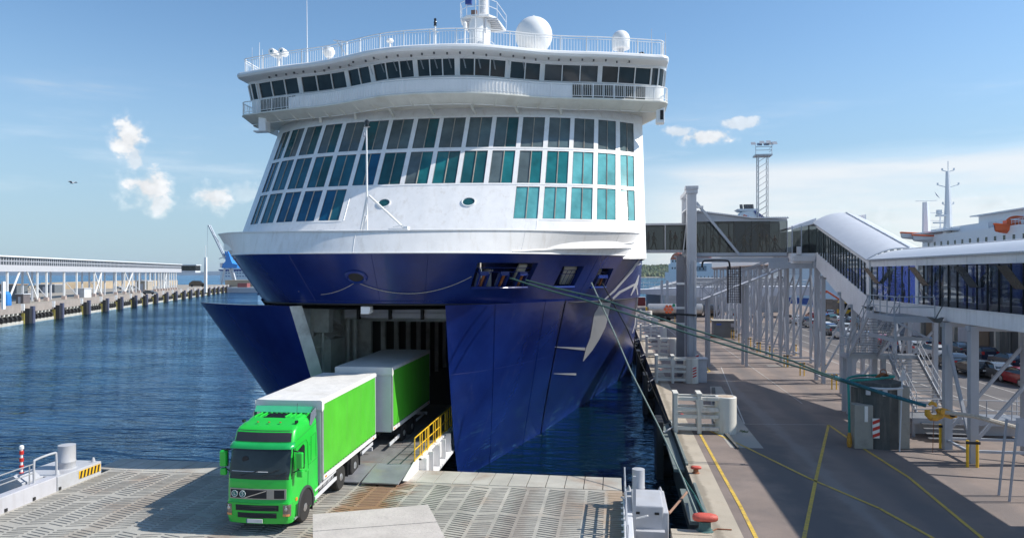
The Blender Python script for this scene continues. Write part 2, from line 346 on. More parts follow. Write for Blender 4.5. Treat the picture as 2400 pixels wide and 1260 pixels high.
# ================================================================ THE FERRY
XC = -11.9
T10 = [(0, 33.8), (3.2, 34.5), (5.8, 36.3), (8, 39.3), (9.9, 43), (11.6, 48), (13, 54), (14, 62)]
T12 = [(0, 31.9), (4.0, 32.7), (7.1, 34.8), (9.4, 38.2), (11.3, 41.6), (12.7, 45.5), (13.6, 50.5), (14, 57)]
T14 = [(0, 32.3), (4.0, 33.0), (7.3, 34.9), (9.9, 37.9), (11.9, 41.2), (13.1, 45), (13.8, 49.5), (14, 54)]
L10 = [(3.8, 34.2), (6, 36.0), (8, 38.9), (9.6, 42), (11, 46), (12.2, 50.5), (13.2, 56), (14, 64)]
L0 = [(3.35, 39.7), (4.4, 43.4), (5.6, 48.2), (7.1, 54), (8.7, 62), (10.4, 70), (12.1, 78), (13.9, 88)]
def samp(tab, u):
    n = len(tab) - 1; x = min(max(u, 0), .99999) * n; i = int(x); t = x - i
    P = tab; b = Vector(P[i]); c = Vector(P[i + 1]); a = Vector(P[i - 1]) if i else (Vector((-P[1][0], P[1][1])) if tab is not L10 and tab is not L0 else b * 2 - c); d = Vector(P[i + 2]) if i + 2 <= n else c * 2 - b
    return .5 * ((2 * b) + (c - a) * t + (2 * a - 5 * b + 4 * c - d) * t * t + (3 * b - a - 3 * c + d) * t ** 3)
def zb(u): return 10.0 - .45 * abs(u) ** 1.5            # lower edge of the upper hull
def zm(u): return 12.42 + .28 * abs(u) ** 1.5          # blue / white line
def zr(u): return 13.42 + .85 * abs(u) ** 1.4         # rim
def upper(u, s):          # u in [-1, 1] port..starboard, s in [0, 2]: 0 lower edge, 1 paint line, 2 rim
    a = abs(u); sg = 1 if u >= 0 else -1
    p0, p1, p2 = samp(T10, a), samp(T12, a), samp(T14, a)
    if s <= 1: p = p0.lerp(p1, s); z = zb(u) + (zm(u) - zb(u)) * s
    else: p = p1.lerp(p2, s - 1); z = zm(u) + (zr(u) - zm(u)) * (s - 1)
    return Vector((XC + sg * p[0], p[1], z))
def lower(u, z, sg=1):
    t = max(0, min(1, z / 9.95)); w = t ** (.62 + .5 * min(1, max(0, u) / .4))
    p = samp(L0, u).lerp(samp(L10, u), w); return Vector((XC + sg * p[0], p[1], z))
def u_at(px, s):          # which u of the upper hull stands over this bearing
    best = None
    for i in range(-1000, 1001):
        u = i / 1000; x, y = proj(upper(u, s))
        if best is None or abs(x - px) < best[0]: best = (abs(x - px), u)
        
    return best[1]
ferry = thing('ferry', 'huge white and blue passenger ferry with its bow doors open at the link ramp', 'ferry', (XC, 60, 0))

def build_upper():
    # openings of the mooring deck: (px left, px right at their lower edge, px of the top corners, s0, s1)
    ops = [(583, 634, .18, .84, -1), (1103, 1236, .36, .82, 1), (1297, 1346, .36, .76, 1), (1385, 1420, .34, .72, 1)]
    us = set(); cells = []
    for a, b, s0, s1, sg in ops:
        u0, u1 = u_at(a, s0), u_at(b, s0)
        cells.append((min(u0, u1), max(u0, u1), s0, s1)); us |= {u0, u1}
    base = [i / 60 for i in range(-60, 61)]
    us = sorted(us | {u for u in base if all(abs(u - v) > .004 for v in us)})
    ss = sorted({0, 1} | {c[2] for c in cells} | {c[3] for c in cells})
    def hole(uu, s): return any(c[0] < uu < c[1] and c[2] < s < c[3] for c in cells)
    m = MB(); P = [[upper(u, s) for u in us] for s in ss]
    m.grid(P, 0, skip=lambda i, j: hole((us[j] + us[j + 1]) / 2, (ss[i] + ss[i + 1]) / 2))
    # the return (plate thickness) round each opening
    def inn(u, s, d=.35):
        p = upper(u, s); c = Vector((XC, p.y + 7 * abs(u) + 4, p.z)); return p + (c - p).normalized() * d
    for u0, u1, s0, s1 in cells:
        seq = [u for u in us if u0 <= u <= u1]
        for s in (s0, s1):
            m.grid([[upper(u, s) for u in seq], [inn(u, s) for u in seq]])
        for u in (u0, u1): m.grid([[upper(u, s0), upper(u, s1)], [inn(u, s0), inn(u, s1)]])
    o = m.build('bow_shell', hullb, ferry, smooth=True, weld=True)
    # white bulwark band with its flat cap
    m = MB(); ub = [i / 80 for i in range(-80, 81)]
    m.grid([[upper(u, s) + Vector((0, 0, 0)) for u in ub] for s in (1.0, 1.33, 1.66, 2.0)])
    cap = lambda u, d, dz: (lambda p, q: p + (q - p).normalized() * d + Vector((0, 0, dz)))(upper(u, 2), Vector((XC, upper(u, 2).y + 6 * abs(u) + 3, upper(u, 2).z)))
    m.grid([[cap(u, -.05, .0) for u in ub], [cap(u, -.05, .05) for u in ub], [cap(u, .28, .05) for u in ub], [cap(u, .28, -.9) for u in ub]])
    m.build('bulwark', white, ferry, smooth=True, weld=True)
    m = MB(); m.path([upper(u, 1.0) + Vector((0, -.02, .01)) for u in ub], .035, 6); m.build('paint_line', white2, ferry)
    m = MB(); m.path([upper(u, 0.0) + Vector((0, -.0, .0)) for u in ub[10:-10]], .05, 6); m.build('hull_knuckle', black, ferry)
    m = MB(); m.path([upper(.28 + .62 * i / 20, 1.08 + .72 * i / 20) + Vector((.02, -.03, 0)) for i in range(21)], .03, 5); m.build('rub_strip', white2, ferry)
    for s in (.30, .62):
        m = MB(); m.path([upper(u, s) + Vector((0, -.006, 0)) for u in ub[6:60] if not any(c[0] - .01 < u < c[1] + .01 for c in cells)], .009, 4); m.build('plate_seam', hullb, ferry)
    for u in (-.62, -.44, -.12, .03, .12, .55): m = MB(); m.path([upper(u, k / 8) + Vector((0, -.006, 0)) for k in range(9)], .009, 4); m.build('plate_seam', hullb, ferry)
    for u in (-.7, -.35, 0, .3, .6): m = MB(); m.path([upper(u, 1 + k / 4) + Vector((0, -.006, 0)) for k in range(5)], .008, 4); m.build('plate_seam', white, ferry)
    # foredeck, mooring deck and the shelf over the bow opening
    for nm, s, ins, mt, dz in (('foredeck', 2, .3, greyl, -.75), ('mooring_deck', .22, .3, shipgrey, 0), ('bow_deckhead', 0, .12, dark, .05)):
        m = MB(); half = [i / 30 for i in range(0, 31)]
        for a, b_ in zip(half, half[1:]):
            pa, pb, qa, qb = upper(a, s), upper(b_, s), upper(-a, s), upper(-b_, s); zz = zr(1) - 1.0 if s == 2 else (zb(1) + .6 if s > 0 else 9.72)
            k = lambda p: Vector((XC + (p.x - XC) * .975, p.y + .25, zz))
            m.face([k(qa), k(pa), k(pb), k(qb)])
        m.build(nm, mt, ferry)
    # hawse pipe on the port bow
    u = u_at(835, .55); p = upper(u, .55); q = upper(u + .02, .55); t = (q - p).normalized(); nrm = t.cross((upper(u, .7) - p).normalized()).normalized()
    if nrm.y > 0: nrm = -nrm
    up = nrm.cross(t).normalized(); up = up if up.z > 0 else -up
    m = MB(); rings = []
    for r, d in ((.50, .0), (.46, .05), (.36, .07), (.30, -.02), (.27, -.25)):
        rings.append([p + nrm * (d + .03) + t * (r * 1.15 * math.cos(2 * math.pi * k / 24)) + up * (r * .8 * math.sin(2 * math.pi * k / 24)) for k in range(25)])
    m.grid(rings[:4]); h = m.build('hawse_pipe', hullb, ferry, smooth=True)
    m = MB(); m.face([c for c in [p + nrm * .035 + t * (.31 * 1.15 * math.cos(2 * math.pi * k / 24)) + up * (.25 * math.sin(2 * math.pi * k / 24)) for k in range(24)]]); m.build('hawse_hole', dark, h)
    # fairlead frames, rollers and rails inside the openings
    for ci, (u0, u1, s0, s1) in enumerate(cells):
        n = [2, 3, 0, 1][ci]
        for k in range(n):
            a = u0 + (u1 - u0) * (k + (.28 if n > 1 else .25)) / n; b_ = a + (u1 - u0) * (.42 if n > 1 else .62) / n
            sh = s0 + (s1 - s0) * .55; m = MB(); f = lambda u, s: inn(u, s, .10)
            for A, B in (((a, s0), (a, sh)), ((a, sh), (b_, sh)), ((b_, sh), (b_, s0))): m.beam(f(*A), f(*B), .10, .2)
            fr = m.build('fairlead_frame', hullb, ferry)
            m = MB(); m.tube(inn(a, s0 + .02, .25).lerp(inn(b_, s0, .25), .3), inn(a, sh, .25).lerp(inn(b_, sh, .25), .3), .07, 8); m.tube(inn(a, s0 + .02, .25).lerp(inn(b_, s0, .25), .75), inn(a, sh, .25).lerp(inn(b_, sh, .25), .75), .07, 8)
            m.build('roller', rust, fr)
        m = MB(); N_ = 10
        for fr_ in (.62, .80) if ci else (.7,):
            m.path([inn(u0 + (u1 - u0) * k / N_, s0 + (s1 - s0) * fr_, .3) for k in range(N_ + 1)], .018, 5)
        for k in range(0, 5): m.tube(inn(u0 + (u1 - u0) * (k + .5) / 5, s0, .3), inn(u0 + (u1 - u0) * (k + .5) / 5, s0 + (s1 - s0) * .8, .3), .016, 5)
        m.build('mooring_rail', hullb, ferry)
        m = MB(); seq = [u0 + (u1 - u0) * k / 8 for k in range(9)]
        m.path([upper(u, s0 - .03) + (upper(u, s0 - .03) - inn(u, s0 - .03)).normalized() * .03 for u in seq], .07, 6); m.build('sill_bar', hullb, ferry)
    # winch on the mooring deck and pale stiffeners
    for px, s in ((1330, .42), (1190, .40), (600, .3)):
        p = upper(u_at(px, s), s); q = p + (Vector((XC, p.y + 6, p.z)) - p).normalized() * 1.6
        m = MB(); m.lathe((q.x, q.y, q.z - .3), [(.22, 0), (.16, .1), (.16, .9), (.26, .95), (.26, 1.05), (.05, 1.1)], 12); m.build('capstan', greyl, ferry, smooth=True)
    for px0, s0, px1, s1, w in ((1236, .50, 1252, .80, .5), (1352, .40, 1366, .76, .75), (1425, .40, 1432, .70, .3), (566, .80, 574, .45, .3)):
        a = upper(u_at(px0, s0), s0); b_ = upper(u_at(px1, s1), s1); iv = (Vector((XC, a.y + 6, a.z)) - a).normalized()
        m = MB(); m.beam(a + iv * .8, b_ + iv * .8, w, .1); m.build('deck_stiffener', cream, ferry)
build_upper()

def build_lower():
    zs = [-1.0] + [9.95 * i / 14 for i in range(15)]
    # starboard door: leading part of the shell; seam at u = .40
    US = .385
    ud = [US * i / 16 for i in range(17)]; uh = [US + (1 - US) * i / 26 for i in range(27)]
    P = [[lower(u, z) for u in ud] for z in zs]
    m = MB(); m.grid(P)
    off = lambda u, z: lower(u, z) + Vector((-.16, .75, 0))
    Q = [[off(u, z) for u in ud] for z in zs]; m.grid(Q)
    m.grid([[r[0] for r in P], [r[0] for r in Q]]); m.grid([P[-1], Q[-1]])
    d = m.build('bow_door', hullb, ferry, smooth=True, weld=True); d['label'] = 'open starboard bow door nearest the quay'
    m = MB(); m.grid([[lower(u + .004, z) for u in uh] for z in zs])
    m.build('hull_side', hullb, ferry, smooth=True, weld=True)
    for z in (6.4,): m = MB(); m.path([lower(i / 30, z) + Vector((.003, -.003, 0)) for i in range(31)], .006, 4); m.build('plate_seam', hullb, ferry)
    for u in (.14, .3): m = MB(); m.path([lower(u, z) + Vector((.006, -.006, 0)) for z in zs], .009, 4); m.build('plate_seam', hullb, ferry)
    m = MB(); m.path([lower(US, z) + Vector((.015, -.02, 0)) for z in zs], .025, 4); m.build('door_seam', black, ferry)
    # port hull behind its door
    m = MB(); up_ = [.30 + .70 * i / 24 for i in range(25)]
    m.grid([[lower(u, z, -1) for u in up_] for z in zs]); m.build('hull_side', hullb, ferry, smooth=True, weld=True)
    # parallel body and stern
    for sg in (1, -1):
        m = MB(); a = XC + sg * 14.0
        m.grid([[upper(sg, s), Vector((a, 140, upper(sg, s).z))] for s in (0, .5, 1)]); m.grid([[lower(1, z, sg), Vector((a, 140, z))] for z in zs])
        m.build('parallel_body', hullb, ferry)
        m = MB(); m.grid([[upper(sg, s), Vector((a, 140, upper(sg, s).z))] for s in (1, 1.5, 2)]); m.build('side_band', white, ferry)
    m = MB(); m.box(XC - 13.9, XC + 13.9, 139.7, 140, -1, 22); m.build('stern', hullb, ferry)
    # port door, swung clear of the hull
    T0, T1, B0, B1 = Vector((-16.15, 34.4)), Vector((-23.4, 38.4)), Vector((-15.4, 39.4)), Vector((-19.6, 44.4))
    def pd(u, z, o=0):
        t = z / 9.9; a = B0.lerp(T0, t); b = B1.lerp(T1, t); p = a.lerp(b, u); d_ = (b - a).normalized(); nn = Vector((d_.y, -d_.x)); nn = nn if nn.y < 0 else -nn
        bul = .62 * math.sin(math.pi * min(1, u * 1.0)) ** .8 * (.5 + .5 * t)
        p = p + nn * (bul - o); return Vector((p.x, p.y, z))
    us = [i / 18 for i in range(19)]; zz = [-.8 + 10.65 * i / 14 for i in range(15)]
    P = [[pd(u, z) for u in us] for z in zz]; Q = [[pd(u, z, .75 * (1 - .75 * u)) for u in us] for z in zz]
    m = MB(); m.grid(P, 0); m.grid(Q, 1); m.grid([[r[0] for r in P], [r[0] for r in Q]], 1); m.grid([[r[-1] for r in P], [r[-1] for r in Q]], 0); m.grid([P[-1], Q[-1]], 0)
    d = m.build('bow_door', [hullb, shipgrey], ferry, smooth=True, weld=True); d['label'] = 'open port bow door swung out to the left'
    m = MB()
    for k in range(8):
        z = .6 + k * 1.2; m.beam(pd(.04, z, .72), pd(.9, z, .3), .12, .35)
    for u in (.1, .35, .6): m.beam(pd(u, .2, .75), pd(u, 9.6, .75), .14, .3)
    m.build('door_frame', shipgrey, d)
build_lower()

def build_bow_inside():
    # bulkheads, side plating and car deck tunnel behind the doors
    m = MB()
    m.box(-17.75, -17.55, 38.6, 46.1, -.5, 9.66); m.box(-8.1, -7.9, 42.6, 46.1, .8, 9.66)
    m.box(-17.6, -15.9, 46.0, 46.3, -.5, 9.66); m.box(-7.9, -6.95, 46.0, 46.3, .3, 9.66); m.box(-15.9, -7.5, 46.0, 46.3, 8.35, 9.66)
    m.box(-17.6, -7.0, 45.8, 46.05, .3, 2.4)
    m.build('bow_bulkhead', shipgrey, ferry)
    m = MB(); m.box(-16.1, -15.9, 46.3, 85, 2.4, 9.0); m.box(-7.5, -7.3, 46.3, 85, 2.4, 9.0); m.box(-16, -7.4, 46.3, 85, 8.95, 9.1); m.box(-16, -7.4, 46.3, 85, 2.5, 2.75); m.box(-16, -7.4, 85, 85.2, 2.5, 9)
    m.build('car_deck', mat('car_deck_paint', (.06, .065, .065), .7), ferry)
    m = MB()
    for y in range(48, 84, 3): m.box(-15.9, -15.6, y, y + .3, 2.75, 8.9); m.box(-7.8, -7.5, y, y + .3, 2.75, 8.9); m.box(-15.6, -7.8, y, y + .3, 8.6, 8.95)
    m.build('deck_frames', shipgrey, ferry)
    # frames, lockers, pipes and hydraulics on the port inner wall
    w = lambda y, z, d=0: Vector((-17.55 + d, y, z))
    for y0, y1, z0, z1, d in ((39.0, 39.5, 2, 9.5, .5), (40.6, 40.9, 3, 9.5, .35), (43.3, 43.8, 2, 9.6, .6), (45.2, 45.6, 2, 9.6, .7)):
        m = MB(); m.box(-17.55, -17.55 + d, y0, y1, z0, z1); m.build('wall_frame', shipgrey, ferry)
    m = MB(); m.box(-17.5, -16.6, 40.9, 43.2, 4.3, 7.6); m.prism([(-17.5, 40.9, 7.6), (-16.6, 40.9, 7.6), (-17.5, 40.9, 8.1)], (0, 2.3, .6)); m.build('hydraulic_locker', shipgrey, ferry, bevel=.03)
    m = MB(); m.box(-17.5, -16.3, 40.0, 45.2, 3.5, 4.1); m.build('wall_ledge', shipgrey, ferry)
    m = MB(); m.tube((-16.7, 43.95, 2.4), (-16.7, 43.95, 9.5), .12, 8); m.tube((-16.5, 44.6, 2.4), (-16.5, 44.6, 9.5), .16, 8); m.tube((-16.8, 40.2, 4.1), (-16.8, 40.2, 9.4), .08, 8)
    for k in range(6): m.tube((-17.4, 39.6, 4.4 + k * .7), (-16.9, 40.5, 4.4 + k * .7), .05, 6)
    m.build('wall_pipes', shipgrey, ferry, smooth=True)
    m = MB(); m.box(-17.2, -16.2, 39.6, 40.3, 8.1, 9.5); m.build('deckhead_box', shipgrey, ferry, bevel=.04); m = MB(); m.box(-17.4, -15.9, 44.0, 44.9, 8.6, 9.6); m.build('deckhead_box', shipgrey, ferry, bevel=.04)
    # door arm
    m = MB(); m.beam((-17.3, 41.0, 7.9), (-17.1, 38.3, 7.4), .5, .6); m.beam((-17.3, 40.5, 5.2), (-17.1, 39.0, 5.4), .22, .3)
    m.build('door_arm', shipgrey, ferry, bevel=.04)
    m = MB(); m.beam((-17.3, 41.2, 3.2), (-16.3, 38.2, .8), .6, .8); m.build('door_arm', shipgrey, ferry)
    # deckhead beam over the ramp and the camera box under the knuckle
    m = MB(); m.box(-15.6, -5.6, 40.6, 41.6, 8.9, 9.6); m.box(-15.4, -5.6, 40.5, 40.62, 9.0, 9.2); m.build('deckhead_beam', greyp, ferry)
    for k in range(5): m = MB(); m.box(-14.8 + k * 1.9, -14.65 + k * 1.9, 40.3, 40.6, 8.85, 9.5); m.build('deckhead_bracket', dark, ferry)
    p = atD(857, 727, 35.4); m = MB(); m.box(p.x - .2, p.x + .2, p.y - .15, p.y + .25, p.z - .17, p.z + .2); m.box(p.x + .2, p.x + .28, p.y - .2, p.y + .3, p.z - .12, p.z + .2)
    m.build('camera_box', white2, ferry, bevel=.02)
    # folded bow ramp out to the link ramp
    rz = lambda y: 2.62 + .012 * (y - 26) + .10
    m = MB()
    for k in range(4):
        x0 = -15.75 + k * 1.7
        m.prism([(x0, 31.7, rz(31.7) + .08), (x0 + 1.66, 31.7, rz(31.7) + .08), (x0 + 1.66, 46.2, 2.95), (x0, 46.2, 2.95)], (0, 0, -.18))
    deck = m.build('ramp_deck', mat('ramp_steel', (.20, .20, .20), .55, .1, var=.25, scale=1.2, dirt=(.25, .13, .07), dirt_amt=.5), ferry)
    for k in range(4):
        x0 = -15.75 + k * 1.7; m = MB()
        m.prism([(x0 + .03, 29.5, 2.62), (x0 + 1.63, 29.5, 2.62), (x0 + 1.66, 31.62, rz(31.7) + .09), (x0, 31.62, rz(31.7) + .09)], (0, 0, .05))
        m.build('ramp_flap', mat('flap_steel', (.30, .31, .34), .38, .35, var=.2, scale=.9, dirt=(.42, .38, .2), dirt_amt=.5), ferry)
    # white side girder with bays
    m = MB(); g = lambda y, z: Vector((-8.42, y, z)); ztop = lambda y: rz(y) + .25; zbot = lambda y: 1.75 + .05 * (y - 33)
    m.prism([(-8.95, 29.9, 2.68), (-8.95, 31.6, ztop(31.6)), (-8.95, 41.5, ztop(41.5)), (-8.95, 41.5, 2.4), (-8.95, 31.8, 2.1)], (.06, 0, 0))
    m.prism([(-8.89, 32.3, zbot(33.2) + .05), (-8.89, 41.5, zbot(41.5)), (-8.89, 41.5, zbot(41.5) + .12), (-8.89, 32.3, zbot(33.2) + .17)], (.42, 0, 0))
    m.prism([(-8.89, 32.3, ztop(33.2)), (-8.89, 41.5, ztop(41.5)), (-8.89, 41.5, ztop(41.5) - .1), (-8.89, 32.3, ztop(33.2) - .1)], (.12, 0, 0))
    for k in range(7):
        y = 32.3 + k * 1.25; m.box(-8.89, -8.53, y, y + .08, zbot(y), ztop(y) - .02)
        if k % 2 == 0: m.box(-8.89, -8.65, y + .3, y + .9, zbot(y) + .45, ztop(y) - .05)
    m.build('ramp_girder', white, ferry)
    # yellow guard rail, three panels
    for y0, y1 in ((31.7, 34.1), (34.2, 36.6), (36.7, 39.2)):
        m = MB(); r = .028; z0 = lambda y: rz(y) + .25
        for y in (y0, y1): m.tube((-8.92, y, z0(y)), (-8.92, y, z0(y) + 1.05), r)
        for k in range(2): yy = y0 + (y1 - y0) * (.38 + .4 * k); m.tube((-8.92, yy, z0(yy) - .2), (-8.92, yy, z0(yy) + 1.05), r); m.tube((-8.85, yy + .12, z0(yy) - .2), (-8.85, yy + .12, z0(yy) + 1.05), r * .9)
        for h in (1.05, .52, .05): m.tube((-8.92, y0, z0(y0) + h), (-8.92, y1, z0(y1) + h), r)
        m.build('ramp_guard_rail', yellow, ferry, smooth=True)
build_bow_inside()

# ---- superstructure front
FX = [-24.85, -23.96, -23.65, -22.41, -22.12, -20.77, -20.45, -19.07, -18.75, -17.28, -16.98, -15.48, -15.18, -13.67, -13.36, -11.84, -11.55, -10.02, -9.74, -8.22, -7.93, -6.44, -6.15, -4.69, -4.39, -3.0, -2.72, -1.4, -1.12, 0.06, 0.35, 1.29]
FZ = [(14.84, 16.97), (17.21, 19.53), (19.79, 22.1)]
def fac(x, z, o=0):
    d = abs(x - XC) / 14; y = 43.49 + .69 * (z - 15) + 2.863 * d ** 2 + 1.742 * d ** 6
    n = Vector((0, -1, .69)).normalized(); return Vector((x, y, z)) + n * o
def build_facade():
    xs = [-25.7, -25.3] + FX + [1.6, 1.95]; zs = [12.4, FZ[0][0], FZ[0][1], FZ[1][0], FZ[1][1], FZ[2][0], FZ[2][1], 24.7]
    m = MB()
    def win(i, j):
        r = {1: 0, 3: 1, 5: 2}.get(i)
        if r is None or j < 2 or j > 32 or j % 2: return None
        w = (j - 2) // 2
        if r == 0 and 5 <= w <= 10: return None
        return w
    m.grid([[fac(x, z) for x in xs] for z in zs], 0, skip=lambda i, j: win(i, j) is not None)
    wl = []
    for i in range(7):
        for j in range(len(xs) - 1):
            w = win(i, j)
            if w is None: continue
            x0, x1, z0, z1 = xs[j], xs[j + 1], zs[i], zs[i + 1]; wl.append((w, {1: 0, 3: 1, 5: 2}[i], x0, x1, z0, z1))
            c = [(x0, z0), (x1, z0), (x1, z1), (x0, z1)]
            for k in range(4): a, b = c[k], c[(k + 1) % 4]; m.face([fac(*a), fac(*b), fac(b[0], b[1], -.08), fac(a[0], a[1], -.08)])
    # sides running aft
    for x, sg in ((-25.7, -1), (1.95, 1)):
        m.grid([[fac(x, z), Vector((x, 140, z))] for z in zs[:7] + [24.7]])
    m.box(-25.6, 1.9, 62, 139, 24.6, 24.8)
    m.build('superstructure', white, ferry)
    rnd = random.Random(5)
    for w, r, x0, x1, z0, z1 in wl:
        m = MB(); t = .035
        for a, b in (((x0, z0), (x1, z0)), ((x1, z0), (x1, z1)), ((x1, z1), (x0, z1)), ((x0, z1), (x0, z0))):
            m.beam(fac(a[0], a[1], -.04), fac(b[0], b[1], -.04), t * 1.3, .06, 0, up=(0, -1, .69))
        xm = (x0 + x1) / 2 + .02; m.beam(fac(xm, z0, -.035), fac(xm, z1, -.035), .05, .06, 1, up=(0, -1, .69))
        fr = m.build('window', [mat('window_gasket', (.12, .13, .13), .6), mat('mullion_strip', (.34, .30, .25), .7, var=.3)], ferry)
        for a, b in ((x0, xm), (xm, x1)):
            ti = rnd.uniform(-.006, .006); m = MB()
            m.face([fac(a, z0, -.06 + ti), fac(b, z0, -.06 - ti), fac(b, z1, -.06 - ti), fac(a, z1, -.06 + ti)])
            if w >= 13 and r < 2: g = gl_t[4]  # pane tints carry sky reflection in their colour, palest to starboard
            elif r == 0: g = gl_t[rnd.choice([3, 3, 5]) if w < 5 else 4]
            elif r == 1: g = gl_t[rnd.choice([3, 5, 5, 1] if w < 6 else [1, 0, 1, 2] if w < 10 else [0, 2, 0])]
            else: g = gl_t[rnd.choice([1, 2, 2, 6] if w < 12 else [2, 2, 6])]
            m.build('pane', g, fr)
    # thin raised sill line and panel seams under the windows
    m = MB(); m.path([fac(x, 12.98, .03) for x in [-25.2 + i * .9 for i in range(31)]], .025, 4); m.path([fac(-4.7, z, .012) for z in (13, 14.7)], .012, 4); m.path([fac(-16.9, z, .012) for z in (14.8, 17.0)], .012, 4)
    m.build('panel_seam', white2, ferry)
    for z in (14.74, 17.09, 19.66, 22.2):
        m = MB(); m.path([fac(x, z, .012) for x in [-25.2 + i * .9 for i in range(31)] if z > 15 or not -16.9 < x < -4.8], .014, 4); m.build('weld_seam', white2, ferry)
    for px, py in ((900, 476), (1098.5, 473)):
        r = ray(px, py); t = 40.0
        for _ in range(60):
            p = CAM + r * t; f = fac(p.x, p.z); t += (f.y - p.y) * .8
        p = CAM + r * t; m = MB(); N_ = 24
        P = lambda rr, o, k: fac(p.x + rr * math.cos(2 * math.pi * k / N_) * 1.15, p.z + rr * .78 * math.sin(2 * math.pi * k / N_), o)
        m.grid([[P(.40, .0, k) for k in range(25)], [P(.385, .06, k) for k in range(25)], [P(.33, .06, k) for k in range(25)], [P(.31, -.04, k) for k in range(25)]])
        f = m.build('porthole', white2, ferry, smooth=True); m = MB(); m.face([P(.335, .012, k) for k in range(24)]); m.build('pane', gl_t[1], f)
build_facade()

# ---- bridge
BH = [(0, 46.55), (1.6, 46.62), (3.2, 46.95), (4.9, 47.7), (6.7, 48.55), (8.6, 49.15), (10.6, 49.6), (12.6, 50.2), (14.3, 50.8)]
def bcurve(d, off=0.):       # signed distance from the centre line -> point on the bridge front, pushed outward by off
    a = min(abs(d), 14.3)
    for (p, q) in zip(BH, BH[1:]):
        if q[0] >= a - 1e-6: break
    n = len(BH) - 1; i = BH.index(p); t = (a - p[0]) / (q[0] - p[0])
    g = lambda k: Vector(BH[k]) if 0 <= k <= n else (Vector((-BH[1][0], BH[1][1])) if k < 0 else Vector(BH[n]) * 2 - Vector(BH[n - 1]))
    A, B, C_, D_ = g(i - 1), g(i), g(i + 1), g(i + 2)
    v = .5 * ((2 * B) + (C_ - A) * t + (2 * A - 5 * B + 4 * C_ - D_) * t * t + (3 * B - A - 3 * C_ + D_) * t ** 3)
    dv = (C_ - A) * .5 * (1 - t) + (D_ - B) * .5 * t; dv = dv.normalized(); nr = Vector((dv.y, -dv.x))
    v = v + nr * off; return Vector((XC + (v.x if d >= 0 else -v.x), v.y))
def wrap(off, n=60, back=4.0, wing=1.0):   # whole outline: port end turned aft, front, starboard end turned aft
    W_ = 14.3; pts = []; e = bcurve(W_, off); s = wing
    ex = e.x - XC
    for k in range(7): a = math.pi / 2 * k / 6; pts.append(Vector((XC + ex + s * math.sin(a) * 1.0, e.y + s * (1 - math.cos(a)))))
    pts.append(Vector((XC + ex + s, e.y + back)))
    right = pts; left = [Vector((2 * XC - p.x, p.y)) for p in reversed(right)]
    mid = [bcurve(-W_ + 2 * W_ * i / n, off) for i in range(1, n)]
    return left + mid + right
def band(m, pts, z0, z1, th=.06, mi=0):
    """vertical wall of thickness th along a 2D line"""
    m.grid([[Vector((p.x, p.y, z0)) for p in pts], [Vector((p.x, p.y, z1)) for p in pts]], mi)
